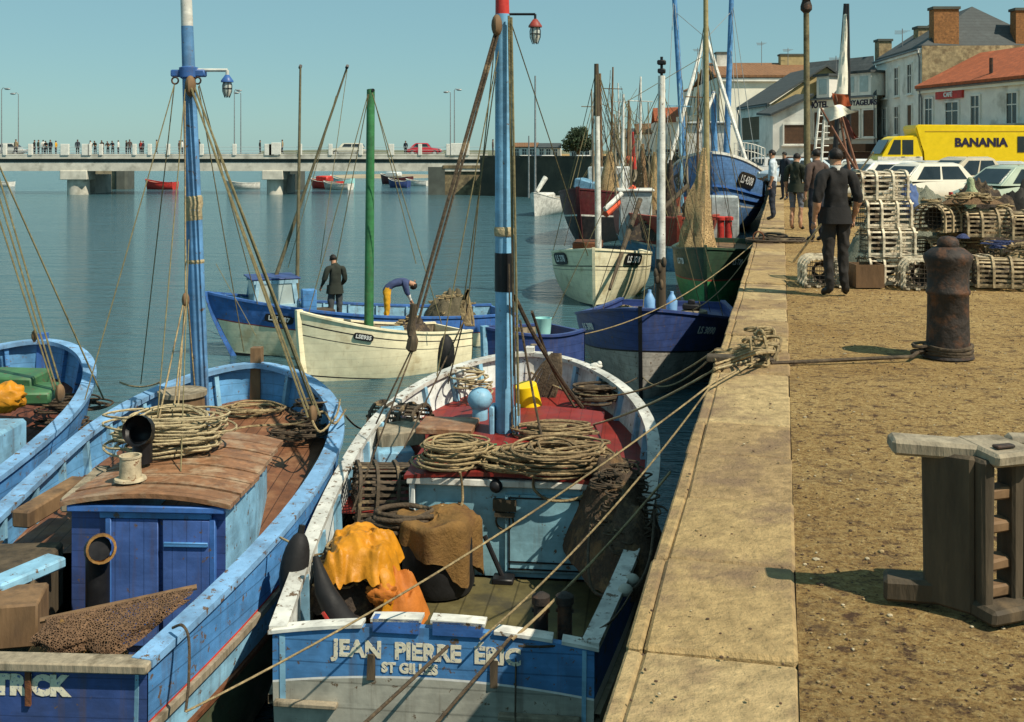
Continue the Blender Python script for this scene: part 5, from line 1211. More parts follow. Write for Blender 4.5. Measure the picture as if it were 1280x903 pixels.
tag(mb.build('bollard_rope', M_ropedk, smooth=60), 'rope turned round the foot of the iron bollard with a knot', 'rope')
e1 = W(893, 474, .02)
def mline(p, q, label, sag=.15, r=.009, m=M_rope, extra=None):
    pts = ([extra] if extra else [])+rope_pts(p, q, sag, 20); return rope_obj('mooring_rope', pts, r, m, label, 'rope', MG)
mline(W(892, 478, .012), D(232, 890, 6.6), 'long pale line from rope tangle down across the cockpit to the lower left', .12, .0075, M_rope, kn)
mline(W(886, 486, .012), D(600, 800, 7.2), 'tarred line from rope tangle to the transom with cream lettering', .10, .0075, M_rope, kn)
mline(D(640, 795, 7.25), D(545, 905, 6.6), 'dark line leaving the lettered transom toward the bottom edge at centre', .0, .012, M_ropedk)
mline(D(560, 808, 7.25), D(455, 905, 6.6), 'dark line crossing the lower transom left of the centre line', .0, .012, M_ropedk)
mline(D(838, 590, 8.6), D(640, 800, 7.22), 'dark line from quay shadow down to the right end of the boat name', .05, .010, M_rope)
mline(D(645, 808, 7.28), D(644, 905, 7.2), 'thin rope hanging straight down the lettered transom', 0, .006, M_ropedk)
rope_obj('mooring_rope', spline([D(790, 740, 7.7), D(760, 780, 7.45), D(700, 806, 7.25), D(648, 808, 7.2)], 7), .008, M_ropedk, 'black slack line curling over the right of the lettered transom', 'rope', MG)
mline(W(893, 462, .015), D(690, 540, 12.2), 'pale line from rope tangle to the foredeck of the red-decked boat', .1, .010, M_ropepale, kn)
mline(W(897, 440, .012), D(802, 470, 21.5), 'line from rope tangle to the stem of the navy boat', .25, .011, M_rope, kn)
mline(W(897, 436, .012), D(663, 465, 13.5), 'line from rope tangle to the bow of the red-decked boat', .35, .010, M_rope, kn)
mline(W(945, 302, .012), D(720, 420, 20.3), 'line from the far iron ring to the small blue open boat', .3, .012, M_rope)
mline(W(943, 308, .012), D(860, 390, 23), 'line from the far iron ring to the deck of the navy boat', .2, .011, M_rope)
mline(D(432, 520, 10.9), D(480, 512, 16), 'short line from the planked-roof boat to the water by the cream launch', .2, .010, M_ropedk)
mline(D(150, 478, 12.4), D(200, 478, 11.8), 'line tying the far left boat to the planked-roof boat', .05, .010, M_rope)
mline(D(560, 487, 13.1), D(445, 545, 11.3), 'line between the bows of the two foreground boats', .12, .009, M_ropedk)
mline(D(800, 470, 21.4), D(690, 462, 13.2), 'dark line between the navy boat stem and the red-decked boat', .2, .012, M_ropedk)
t = empty('mooring_ring', W(948, 303, 0), 0, 'rusty iron ring with rope on the quay edge far up the quay', 'ring')
mb = MB(); mb.tube([V(.10*math.cos(a_), 0, .10+.10*math.sin(a_)) for a_ in [2*math.pi*k/16 for k in range(16)]], .016, 6, closed=True); mb.build('ring', M_rust, t)
coil(970, 303, 0.0, .5, .35, 5, .05, 'dark mooring rope heap on the quay beside the far iron ring', m=M_ropedk, r=.018, seed=51, jit=.4)
coil(962, 299, 0.0, .3, .5, 4, .08, 'smaller dark rope heap at the quay edge by the far ring', m=M_ropedk, r=.018, seed=52, jit=.4)
# ------------------------------------------------------------------ bollard
t = empty('bollard', W(1185, 446, 0), 0, 'rusty black iron mooring bollard with domed knob on the quay', 'bollard')
mb = MB(); mb.lathe([(.21, 0), (.205, .02), (.178, .035), (.168, .30), (.165, .52), (.178, .535), (.178, .56), (.166, .575), (.168, .72), (.19, .80), (.200, .83), (.195, .86), (.13, .91), (.085, .925)], 32); mb.build('shaft', M_iron, t, 50)
mb = MB(); mb.lathe([(.085, .925), (.09, .94), (.085, .975), (.06, 1.005), (0, 1.015)], 24); mb.build('knob', M_iron, t, 60)
# ------------------------------------------------------------------ timber trestle
t = empty('timber_trestle', W(1243, 770, 0), R(0), 'heavy weathered timber trestle with ladder-like side at the right of the quay', 'trestle')
o0 = t.location.copy()
def tp(name, mbx, m=M_greywood): return mbx.build(name, m, t, 25)

mb = MB(); mb.box(V(-.14, .06, .30), (.19, .07, .58), rot=(0, 0, R(-44)), bev=.012, jit=.006); tp('end_plank', mb, M_darkwood)
mb = MB(); mb.box(V(-.17, .09, .605), (.36, .12, .06), rot=(R(2), R(2), R(-10)), bev=.013, jit=.006); tp('top_beam', mb)
mb = MB(); mb.box(V(-.25, .14, .05), (.22, .11, .09), rot=(0, 0, R(-14)), bev=.014, jit=.006); tp('foot', mb, M_darkwood)
for (x, y) in ((-.055, -.01), (.082, .05)):
    mb = MB(); mb.box(V(x, y, .30), (.05, .10, .58), rot=(0, 0, R(14)), bev=.010, jit=.005); tp('post', mb, M_darkwood)
for z_ in (.09, .19, .33, .45):
    mb = MB(); mb.box(V(.013, .03, z_), (.12, .07, .045), rot=(0, 0, R(22)), bev=.008, jit=.004); tp('rung', mb, M_wood)
mb = MB(); mb.box(V(.03, .05, .60), (.20, .24, .055), rot=(R(2), 0, R(16)), bev=.012, jit=.005); tp('top_board', mb)
mb = MB(); mb.box(V(.03, -.01, .632), (.08, .035, .012), rot=(0, 0, R(16)), bev=.004); tp('iron_strap', mb, M_iron)
mb = MB(); mb.box(V(.01, -.02, .035), (.20, .16, .06), rot=(0, 0, R(20)), bev=.012, jit=.005); tp('sill', mb, M_darkwood)
mb = MB(); mb.box(V(.22, .16, .30), (.10, .07, .58), rot=(0, 0, R(-16)), bev=.012, jit=.005); tp('end_plank', mb, M_darkwood)
mb = MB(); mb.box(V(.26, .13, .605), (.30, .11, .06), rot=(0, 0, R(-8)), bev=.014, jit=.006); tp('top_beam', mb)
# ------------------------------------------------------------------ wooden box, nets and poles on the quay
mb = MB()
c = V((1082-CX)*14.3/F, 14.3, 0)
for x in (-.17, .17): mb.box(c+V(x, 0, .15), (.02, .36, .29))
for y in (-.18, .18): mb.box(c+V(0, y, .15), (.36, .02, .29))
mb.box(c+V(0, 0, .02), (.32, .34, .02)); tag(mb.build('fish_box', mat('wet_brown_box', (.15, .085, .04), .7, .3, 8, bump=.3, streak=.3)), 'brown wooden fish box on the ground behind the legs of the man in black', 'box')
heap('net_heap', V(6.05, 15.2, 0), .55, .4, .62, M_net, 'brown rope and net heap filling the gap right of the tall pot stack', 'net', 23, ropes=(40, .012, M_rope))
heap('net_heap', V(5.9, 16.6, 0), 1.1, .7, 1.08, M_netgrey, 'grey-green net mound behind the lobster pots', 'net', 25, ropes=(26, .014, M_rope))
heap('net_heap', V(6.75, 16.2, 0), .8, .5, 1.16, M_netdk, 'dark net mound with ropes behind the upper lobster pots', 'net', 27, ropes=(30, .013, M_rope))
heap('net_heap', V(7.7, 16.4, 0), .9, .5, 1.18, mat('tarp_black', (.03, .028, .025), .85, .3, 10, bump=.3), 'black tarpaulin mound at the right edge behind the pots', 'tarpaulin', 29, fold=.3, ropes=(8, .014, M_rope))
heap('net_heap', V(6.60, 14.2, .36), .34, .28, .16, M_rope, 'tan rope heap on the pot right of the bollard', 'rope', 31, ropes=(40, .010, M_rope))
heap('net_heap', V(6.1, 14.9, 1.03), .42, .22, .10, M_net, 'brown rope litter on top of the round-topped pots', 'rope', 33, ropes=(30, .010, M_rope))
heap('net_heap', V(6.15, 14.2, .50), .11, .08, .05, M_netblue, 'scrap of blue net between bollard and upper pots', 'net', 35, ropes=(6, .006, M_netblue))
heap('net_heap', V(5.86, 14.55, .60), .09, .08, .06, M_netblue, 'small blue net scrap left of the bollard knob', 'net', 36)
lump('blue_cloth', V(5.72, 16.1, 1.02), .15, (.8, .5, 1.5), mat('blue_cloth', (.10, .16, .34), .8, .2, 8, bump=.3), 'blue cloth hung over the net mound', 'cloth', .4, 3)
mb = MB(); mb.tube(spline([V(6.50, 15.9, .9), V(6.52, 15.88, 1.1), V(6.5, 15.9, 1.36)], 5), [.07]*3+[.085]*4+[.05]*3+[.02], 10); tag(mb.build('net_hank', mat('pale_green_net', (.36, .42, .24), .9, .3, 30, bump=.5)), 'pale green net hank standing on the dark mound', 'net')
def pole(name, a_, b_, r, m, label, cat='pole', group='poles and spars on the quay'):
    mb = MB(); mb.tube([a_, b_], [r, r*.7], 8); return tag(mb.build(name, m), label, cat, group)
pole('rake_pole', V(4.4, 17.5, 0), D(1092, 190, 17), .018, M_rope, 'thin upright stick behind the tall pot stack', 'stick')
def flag(x0, y0, x1, y1, Y, label, cloth, corners):
    t = empty('marker_buoy_pole', D(x0, y0, Y), 0, label, 'flag pole', 'flagged marker poles on the quay'); b0 = t.location.copy()
    mb = MB(); mb.tube([V(0, 0, 0), D(x1, y1, Y)-b0], [.035, .02], 8); mb.build('pole', mat('marker_pole', (.22, .10, .06), .7, .3, 8), t)
    mb = MB(); P = []
    q = [D(*c, Y)-b0 for c in corners]
    for i in range(9):
        u = i/8; row = []
        for j in range(9):
            v = j/8; p = (q[0]*(1-u)+q[1]*u)*(1-v)+(q[3]*(1-u)+q[2]*u)*v; p = p+V(0, .10*math.sin(u*7+v*3), .03*math.sin(v*6)); row.append(p)
        P.append(row)
    mb.grid(P); mb.grid([[p+V(0, .006, 0) for p in r] for r in P]); mb.build('flag', cloth, t, 80)
flag(1086, 240, 1026, 135, 22, 'leaning marker pole with white flag rising from the nets', M_whitecloth, [(1026, 136), (1048, 131), (1072, 139), (1034, 152)])
flag(1078, 235, 1044, 118, 22.4, 'leaning marker pole with rust-red flag above the white one', M_rustcloth, [(1040, 116), (1062, 120), (1064, 132), (1046, 134)])
flag(1064, 225, 1046, 125, 22.8, 'marker pole with furled red-brown pennants right of the white flag', mat('maroon_pennant', (.20, .06, .045), .8, .3, 8), [(1050, 140), (1058, 150), (1073, 172), (1066, 174)])

for b__, px, py, Y, r_, lb in heap_jobs:
    p = D(px, py, Y); heap('net_heap', p-V(0, 0, .5), r_, r_*.8, .75, M_netdk, lb, 'net', int(px), ropes=(10, .02, M_rope))
heap('net_heap', G.M @ V(.65, 4.6, G.z(.65)-.2), .7, .5, .3, M_netdk, 'dark net and rope on the left foredeck of the navy boat', 'net', 61, ropes=(16, .014, M_rope))
# ------------------------------------------------------------------ people
M_skin = mat('skin', (.42, .22, .13), .55, .12, 10, bump=.05)
M_hair = mat('dark_hair', (.015, .011, .009), .6, .3, 20, bump=.3)
M_hairbr = mat('brown_hair', (.07, .04, .02), .6, .3, 20, bump=.3)
M_shoe = mat('black_shoe', (.02, .017, .015), .5, .2, 10)
def cloth(name, c): return mat('cloth_'+name, c, .88, .22, 9, bump=.25)
BASE = dict(pel=(0, 0, .95), wai=(0, .01, 1.09), che=(0, 0, 1.28), nkb=(0, -.01, 1.45), nec=(0, .015, 1.53), hea=(0, .03, 1.615), top=(0, .025, 1.69),
    shl=(-.175, -.01, 1.41), ell=(-.225, -.03, 1.14), wrl=(-.235, .03, .90), hal=(-.235, .05, .83), shr=(.175, -.01, 1.41), elr=(.225, -.03, 1.14), wrr=(.235, .03, .90), har=(.235, .05, .83),
    hil=(-.09, 0, .90), knl=(-.10, .02, .50), anl=(-.10, -.02, .09), tol=(-.12, .14, .035), hir=(.09, 0, .90), knr=(.10, .02, .50), anr=(.10, -.02, .09), tor=(.12, .14, .035))
RAD = dict(pel=(.178, .128), wai=(.170, .122), che=(.190, .128), nkb=(.085, .075), nec=(.055, .058), hea=(.078, .092), top=(.055, .065), shl=.082, ell=.058, wrl=.030, hal=(.040, .022), shr=.082, elr=.058, wrr=.030, har=(.040, .022),
    hil=.100, knl=.068, anl=.050, tol=.036, hir=.100, knr=.068, anr=.050, tor=.036)
EDG = [('pel', 'wai', 's'), ('wai', 'che', 's'), ('che', 'nkb', 's'), ('nkb', 'nec', 'k'), ('nec', 'hea', 'k'), ('hea', 'top', 'k'), ('nkb', 'shl', 's'), ('shl', 'ell', 's'), ('ell', 'wrl', 'f'), ('wrl', 'hal', 'k'),
    ('nkb', 'shr', 's'), ('shr', 'elr', 's'), ('elr', 'wrr', 'f'), ('wrr', 'har', 'k'), ('pel', 'hil', 't'), ('hil', 'knl', 't'), ('knl', 'anl', 'c'), ('anl', 'tol', 'b'), ('pel', 'hir', 't'), ('hir', 'knr', 't'), ('knr', 'anr', 'c'), ('anr', 'tor', 'b')]
def person(label, loc, rz, mats, pose=None, h=1.0, detail=2, hair=M_hair, group=None, fat=1.0, bare=False, hem=None, collar=None):
    """mats: s shirt, f forearm, t trousers, c calf, b shoe, k skin"""
    P = {k: Vector(v) for k, v in BASE.items()}
    if pose: 
        for k, v in pose.items(): P[k] = Vector(v)
    names = list(P); me = bpy.data.meshes.new('p'); 
    me.from_pydata([P[n] for n in names], [(names.index(a_), names.index(b_)) for a_, b_, _ in EDG], [])
    o = bpy.data.objects.new('p', me); COL.objects.link(o)
    sk = o.modifiers.new('s', 'SKIN'); sk.use_smooth_shade = True; sk.branch_smoothing = .6
    ss = o.modifiers.new('u', 'SUBSURF'); ss.levels = detail; ss.render_levels = detail
    for i, n in enumerate(names):
        d = me.skin_vertices[0].data[i]; r = RAD[n]; r = .043 if bare and n in ('anl', 'anr') else r; r = .062 if bare and n in ('knl', 'knr') else r; r = r if isinstance(r, tuple) else (r, r); k = fat if n in ('pel', 'wai', 'che') else 1
        d.radius = (r[0]*k, r[1]*k); d.use_root = (n == 'pel')
    bpy.context.view_layer.update()
    m2 = bpy.data.meshes.new_from_object(o.evaluated_get(bpy.context.evaluated_depsgraph_get())); bpy.data.objects.remove(o)
    keys = ['s', 'f', 't', 'c', 'b', 'k']; rad_ = lambda n: RAD[n] if not isinstance(RAD[n], tuple) else max(RAD[n]); segs = [(P[a_], P[b_], keys.index(t), (rad_(a_)+rad_(b_))/2) for a_, b_, t in EDG]
    if len(m2.polygons) > 0:
        mi = []
        for p in m2.polygons:
            c = p.center; best = (9, 0)
            for a_, b_, t, r_ in segs:
                if t == 5 and r_ < .09: r_ += .035
                ab = b_-a_; u = max(0, min(1, (c-a_).dot(ab)/max(1e-9, ab.length_squared))); d = (c-a_-ab*u).length-r_
                if d < best[0]: best = (d, t)
            mi.append(best[1])
        m2.materials.clear()
        for k in keys: m2.materials.append(mats.get(k) or M_skin)
        m2.polygons.foreach_set('material_index', mi); m2.polygons.foreach_set('use_smooth', [True]*len(mi))
    if detail > 1:
        for v in m2.vertices:
            c = v.co
            if (c-P['hea']).length < .2 or min((c-P['hal']).length, (c-P['har']).length) < .10: continue
            q = Vector((c.x*11, c.y*11, c.z*6)); k = .016*(.22-abs(noise.noise(q)))*2+.008*noise.noise(q*2.3)
            v.co = c+v.normal*k
    bm = bmesh.new(); bm.from_mesh(m2); mb = MB(); mb.bm.free(); mb.bm = bm
    hd = P['hea']; fwd = Vector((0, 1, 0)); upv = (P['top']-P['nec']).normalized()
    fw = Vector((0, 1, 0)); fw = (fw-upv*fw.dot(upv)); fw.normalize() if fw.length > 1e-3 else None; rt = fw.cross(upv)
    if detail > 1:      # nose, ears, fingers
        mb.ball(hd+fw*.098-upv*.005, .017, (.8, 1, 1.5), 8, 6, 5)
        for s_ in (-1, 1):
            mb.ball(hd+rt*s_*.078, .026, (.4, .7, 1.1), 8, 6, 5)
            mb.ball(hd+fw*.088+rt*s_*.032+upv*.02, .010, (1.2, .6, .7), 8, 6, 4)
        mb.box(hd+fw*.088-upv*.055, (.045, .012, .008), mi=4)
        for w_, hnd in (('wrl', 'hal'), ('wrr', 'har')):
            d = (P[hnd]-P[w_]).normalized(); sd = d.cross(V(1, 0, 0)); sd.normalize() if sd.length > 1e-3 else None
            for k in range(4):
                b0 = P[hnd]+sd*(-.026+.0175*k)+d*.02; ln = (.062, .072, .068, .052)[k]
                mb.tube([b0, b0+d*ln*.5+V(0, .004, 0), b0+d*ln+V(0, .016, 0)], [.0095, .009, .007], 6, 5)
            b0 = P[hnd]+sd*.036-d*.02; mb.tube([b0, b0+sd*.02+d*.03, b0+sd*.022+d*.06], [.011, .010, .008], 6, 5)
    ob = mb.build('person', [mats.get(k) or M_skin for k in keys], None, smooth=180, fix=False)
    hb = MB(); c = hd+upv*.028-fw*.016; P2 = []
    for i in range(13):
        a_ = math.pi*.70*i/12; row = []
        for j in range(18):
            b_ = 2*math.pi*j/18; front = max(0, math.cos(b_)); aa = a_*(1-.48*front)
            r_ = 1+.16*noise.noise(V(math.cos(b_)*3, math.sin(b_)*3, a_*4)); row.append(c+(rt*math.sin(b_)*math.sin(aa)*.079+fw*math.cos(b_)*math.sin(aa)*.094+upv*math.cos(aa)*.086)*r_)
        P2.append(row)
    hb.grid(P2, closed=True); bmesh.ops.remove_doubles(hb.bm, verts=hb.bm.verts, dist=1e-5)
    hb.build('hair', hair, ob, 80)
    if hem:
        hm = MB(); Pm = []
        for i in range(6):
            f = i/5; Pm.append([P['pel']+V((.178+.022*f+.008*math.sin(5*a_))*math.cos(a_), (.128+.026*f+.008*math.sin(4*a_))*math.sin(a_), .09-.19*f) for a_ in [2*math.pi*j/26 for j in range(26)]])
        hm.grid(Pm, closed=True); hm.build('shirt_tail', hem, ob, 80)
    if collar:
        hm = MB(); cc = (P['nkb']+P['nec'])/2; hm.lathe([(.078, -.030), (.072, .0), (.070, .030), (.064, .032), (.066, -.02)], 18, cc); hm.build('collar', collar, ob, 60)
    ob.location = loc; ob.rotation_euler = (0, 0, rz); ob.scale = (h, h, h)
    return tag(ob, label, 'person', group)
blk = cloth('black', (.018, .017, .017)); dkg = cloth('dark_olive', (.03, .035, .022)); lbl = cloth('pale_blue', (.55, .62, .66)); jean = cloth('dark_jeans', (.028, .032, .045)); shor = cloth('grey_shorts', (.12, .13, .16)); blu = cloth('work_blue', (.05, .07, .16)); yel = cloth('yellow_oilskin', (.70, .36, .02)); wht = cloth('white', (.7, .68, .62)); red = cloth('red', (.4, .04, .03)); chk = cloth('dark_check', (.09, .06, .05)); tan = cloth('tan', (.32, .24, .14)); grn = cloth('green', (.06, .16, .08))
G0 = lambda x, Y, z=-.01: V((x-CX)*Y/F, Y, z)
person('man in black shirt and trousers standing with back turned beside the tall pot stack', G0(1045, 13.4), R(8), dict(s=blk, f=M_skin, t=cloth('black_trousers', (.026, .023, .021)), c=MATS['cloth_black_trousers'], b=M_shoe), dict(ell=(-.245, -.05, 1.16), wrl=(-.25, .02, .93), hal=(-.25, .05, .86), elr=(.25, -.06, 1.16), wrr=(.235, .04, .93), har=(.23, .07, .86), hea=(.01, .04, 1.61), knl=(-.085, .03, .5), anl=(-.075, -.02, .09), tol=(-.14, .10, .035), knr=(.09, .02, .5), anr=(.105, -.01, .09), tor=(.17, .12, .035)), 1.03, 3, fat=1.0, hem=blk, collar=wht)
person('man in dark shirt and grey shorts with bare legs on the quay', G0(995, 24.8), R(-35), dict(s=dkg, f=M_skin, t=shor, c=M_skin, b=M_shoe), dict(knl=(-.09, .03, .56), knr=(.10, .05, .56), elr=(.21, .02, 1.13), wrr=(.16, .18, .98), har=(.13, .24, .96), hea=(0, .06, 1.60), top=(0, .07, 1.68)), .99, 3, bare=True, hem=dkg, collar=dkg)
person('man in pale blue shirt and dark trousers standing at quay edge by blue trawler', G0(966, 28.3), R(70), dict(s=lbl, f=M_skin, t=jean, c=jean, b=M_shoe), dict(elr=(.2, .05, 1.12), wrr=(.12, .20, 1.05), har=(.08, .25, 1.03)), 1.03, 3, collar=lbl)
person('man in dark checked shirt partly behind the man in black', G0(1021, 21.5), R(20), dict(s=chk, f=chk, t=jean, c=jean, b=M_shoe), None, 1.03, 2)
person('man in dark jacket far along the quay behind the man in shorts', G0(981, 40), R(120), dict(s=jean, f=jean, t=jean, c=jean, b=M_shoe), None, 1.0, 1)
# the two fishermen in the boats
zD = EYE-(392-HY)*23.6/F
def stand(px, py, Y, rz, *a, **k): return person(a[0], D(px, py, Y), rz, *a[1:], **k)
stand(419, 414, 26.0, R(25), 'fisherman in dark green jersey standing in the boat beside the green mast', dict(s=cloth('dark_jersey', (.028, .034, .026)), f=MATS['cloth_dark_jersey'], t=cloth('worn_jeans', (.06, .07, .075)), c=MATS['cloth_worn_jeans'], b=M_shoe), dict(hea=(-.02, .10, 1.60), top=(-.02, .10, 1.68), nec=(-.01, .05, 1.53), ell=(-.25, .02, 1.15), wrl=(-.27, .18, .99), hal=(-.27, .24, .95), elr=(.23, .0, 1.15), wrr=(.2, .2, 1.0), har=(.18, .26, .97)), 1.03, hem=MATS['cloth_dark_jersey'])
bend = dict(wai=(0, .10, 1.03), che=(0, .30, 1.10), nkb=(0, .47, 1.10), nec=(0, .54, 1.07), hea=(0, .62, 1.02), top=(0, .69, .98), shl=(-.17, .43, 1.08), ell=(-.2, .48, .84), wrl=(-.15, .58, .64), hal=(-.14, .61, .58), shr=(.17, .43, 1.08), elr=(.2, .48, .84), wrr=(.15, .58, .64), har=(.14, .61, .58))
stand(483, 411, 26.3, R(-80), 'fisherman in blue jersey and yellow apron bending over the nets', dict(s=blu, f=wht, t=yel, c=yel, b=M_shoe), bend, 1.0)
# ------------------------------------------------------------------ bridge
YB = 120.0
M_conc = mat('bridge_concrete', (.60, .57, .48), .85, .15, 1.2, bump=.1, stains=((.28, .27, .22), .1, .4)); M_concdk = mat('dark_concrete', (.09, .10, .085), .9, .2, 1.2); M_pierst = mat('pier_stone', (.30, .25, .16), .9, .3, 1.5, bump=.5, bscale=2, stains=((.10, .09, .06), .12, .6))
M_post = mat('white_posts', (.72, .70, .62), .7, .1, 5); M_asph = mat('asphalt', (.06, .06, .06), .9, .2, 3)
br = empty('road_bridge', (0, YB, 0), 0, 'long concrete road bridge with white railing posts crossing the harbour', 'bridge')
xb0, xb1 = -110, -2.6
def bp(name, mbx, m, sm=0): return mbx.build(name, m, br, sm)
zt, zb = EYE-5.2*YB/F, EYE-24*YB/F
mb = MB(); P = []
for x in [xb0+(xb1-xb0)*k/40 for k in range(41)]:
    bow = -.10*((x+45)/60)**2
    P.append([V(x, 0, zt-.30+bow), V(x, 0, zt+bow), V(x, 9, zt+bow), V(x, 9, zt-.30+bow), V(x, 8.2, zt-.32+bow), V(x, 8.2, zb+bow+.1), V(x, .5, zb+bow), V(x, .22, zb+bow), V(x, .22, zt-.70+bow), V(x, .34, zt-.66+bow), V(x, .34, zt-.32+bow)])
mb.grid(P, closed=True, mif=lambda i, j: 2 if j == 1 else (0 if j in (0, 6, 7, 8) else 1)); bp('bridge_deck', mb, [M_conc, M_concdk, M_asph])  # recess below the fascia and underside coloured dark: overhang shade put into the concrete
mb = MB(); mb.box(((xb0+xb1)/2, .15, zt+.14), (xb1-xb0, .3, .2)); bp('parapet_kerb', mb, M_conc)
mb = MB()
for z_ in (.35, .62, .95): mb.tube([V(xb0, .1, zt+z_), V(xb1, .1, zt+z_)], .022, 5)
bp('railing', mb, mat('thin_rail', (.42, .45, .44), .6, .1))
for px, w in ((-30, .5), (6, .4), (38, .45), (81, .9), (107, .8), (112, .35), (126, .4), (168, .4), (187, .4), (210, .4), (252, .4), (293, .4), (337, 1.1), (342, 1.0), (375, .4), (413, .4), (451, .4), (489, .6), (525, .4), (560, .4)):
    mb = MB(); x = (px-CX)*YB/F; mb.box((x, .05, zt+.68), (w, .32, 1.22), bev=.03); bp('railing_post', mb, M_post)
mb = MB(); mb.box(((575-CX)*YB/F, .05, zt+.72), (2.0, .35, 1.3), bev=.03); bp('abutment_plaque', mb, M_post)
mb = MB(); mb.box(((345-CX)*YB/F, .03, zt+.78), (1.0, .3, 1.3), bev=.03); bp('pier_plaque', mb, M_post)
for px0, px1, yb in ((74, 108, 247), (327, 353, 246)):
    x0, x1 = (px0-CX)*YB/F, (px1-CX)*YB/F; xc = (x0+x1)/2; w = x1-x0
    mb = MB(); mb.lathe([(w*.40, WZ-1), (w*.40, zb-.9)], 20, (xc, 1.6, 0)); mb.box((xc, 6, (WZ+zb)/2-.5), (w*.75, 5, zb-WZ)); mb.box((xc, 1.4, zb-.45), (w*1.0, 2.6, 1.0), bev=.06); mb.box((xc+.1, 1.5, zb+.1), (.5, 1, .5)); bp('pier', mb, M_conc, 30)
for px0, px1, Yd in ((112, 152, 20), (348, 366, 18)):
    x0, x1 = (px0-CX)*(YB+Yd)/F, (px1-CX)*(YB+Yd)/F
    mb = MB(); mb.box(((x0+x1)/2, Yd, -1.0), (x1-x0, 3, 4.6), bev=.3); o = mb.build('old_bridge_pier', M_pierst, None, 0); o.location = (0, YB, 0); tag(o, 'ruined stone pier standing behind the first bridge pier' if px0 < 200 else 'narrow old stone pier behind the middle bridge pier', 'bridge pier')
    mb = MB(); mb.box((x1+.6, Yd-.6, -1.3), (1.6, 3, 4.0), bev=.3); mb.build('pier_stub', M_concdk, o, 0)
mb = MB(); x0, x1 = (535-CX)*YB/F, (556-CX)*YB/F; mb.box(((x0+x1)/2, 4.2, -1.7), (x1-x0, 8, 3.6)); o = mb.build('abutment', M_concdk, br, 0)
mb = MB(); x2 = (640-CX)*YB/F; mb.box(((x1+x2)/2+1, 4.4, -1.75), (x2-x1+2, 8, 3.5)); mb.box(((x1+x2)/2+.5, 4.3, .1), (x2-x1+1.5, 8.3, .35)); mb.build('abutment_masonry', mat('abutment_stone', (.26, .20, .11), .9, .4, 1.6, bump=.6, bscale=3, stains=((.07, .06, .04), .16, 1.2)), br, 0)
def lamp_post(px, pytop, Y, zbase, label, arms, m=M_steel, group='street lamps on the bridge', r=.07):
    t = empty('street_lamp', G0(px, Y, zbase), 0, label, 'street lamp', group); h = EYE-(pytop-HY)*Y/F-zbase
    mb = MB(); mb.tube([V(0, 0, 0), V(0, 0, h)], [r, r*.6], 8); mb.build('post', m, t)
    mb = MB(); mb.tube(spline([V(0, 0, h-.1), V(arms*.3, 0, h+.15), V(arms, 0, h+.1)], 4), r*.5, 6); mb.build('arm', m, t)
    mb = MB(); mb.ball(V(arms*1.25, 0, h+.05), .28, (1.2, .6, .4), 10, 6); mb.build('lamp_head', m, t)
for px, y, a_, lb in ((2, 112, .5, 'leftmost lamp post on the bridge'), (23, 118, -.5, 'lamp post on the bridge second from the left edge'), (293, 114, .4, 'left lamp of the middle pair on the bridge'), (301, 117, -.4, 'right lamp of the middle pair on the bridge'), (563, 116, -.4, 'left lamp of the pair over the bridge abutment'), (568, 113, .4, 'right lamp of the pair over the bridge abutment')):
    lamp_post(px, y, YB+(1 if a_ > 0 else 8), zt, lb, a_)
walk = [dict(), dict(anl=(-.1, -.2, .12), tol=(-.1, -.08, .06), knl=(-.1, -.02, .5), anr=(.1, .22, .09), tor=(.1, .38, .05), knr=(.1, .16, .5))]
lean = dict(nkb=(0, .14, 1.42), che=(0, .08, 1.26), nec=(0, .19, 1.49), hea=(0, .24, 1.56), top=(0, .25, 1.64), shl=(-.17, .12, 1.37), shr=(.17, .12, 1.37), ell=(-.22, .25, 1.15), elr=(.22, .25, 1.15), wrl=(-.15, .42, 1.12), wrr=(.15, .42, 1.12), hal=(-.1, .46, 1.12), har=(.1, .46, 1.12))
crowd = [(20, 'tan', 1, 'person in tan walking beside the grey car at the left end of the bridge'), (43, 'black', 0, 'person in black first in the left crowd on the bridge'), (48, 'dark_olive', 0, 'person in dark olive second in the left crowd on the bridge'), (54, 'white', 0, 'person in white in the left crowd on the bridge'), (58, 'black', 2, 'person in black leaning in the left crowd on the bridge'), (63, 'dark_jeans', 0, 'person in dark blue in the left crowd on the bridge'), (70, 'yellow_oilskin', 0, 'person in yellow top on the bridge'), (97, 'dark_jeans', 0, 'person in dark clothes alone between the two white plaques on the bridge'),
    (113, 'white', 0, 'person in white beside the first plaque on the bridge'), (119, 'dark_olive', 2, 'person in olive leaning on the railing right of the plaque'), (128, 'black', 2, 'person in black leaning first of the railing row'), (135, 'dark_check', 2, 'person in brown check leaning second of the railing row'), (141, 'dark_jeans', 2, 'person in dark blue leaning third of the railing row'), (148, 'white', 0, 'person in white at the right end of the railing row'), (158, 'black', 0, 'person in black taller than the rest near the first blue mast'), (162, 'dark_check', 0, 'person in brown close behind the tall one in black'), (176, 'red', 0, 'person in red and dark clothes on the bridge'), (179, 'dark_jeans', 0, 'person in dark trousers next to the one in red'), (196, 'tan', 1, 'person in tan walking on the bridge near the blue mast'), (224, 'dark_check', 0, 'person in brown check just left of the blue mast on the bridge'), (228, 'white', 0, 'person in white partly behind the blue mast on the bridge'), (249, 'black', 0, 'person in black just right of the blue mast on the bridge'), (325, 'black', 0, 'person in black standing alone left of the middle plaque'), (353, 'tan', 1, 'slim person walking right of the middle plaque'), (507, 'dark_jeans', 0, 'person in dark clothes at the tail of the red car'), (616, 'dark_check', 0, 'person in brown at the end of the bridge by the central mast')]
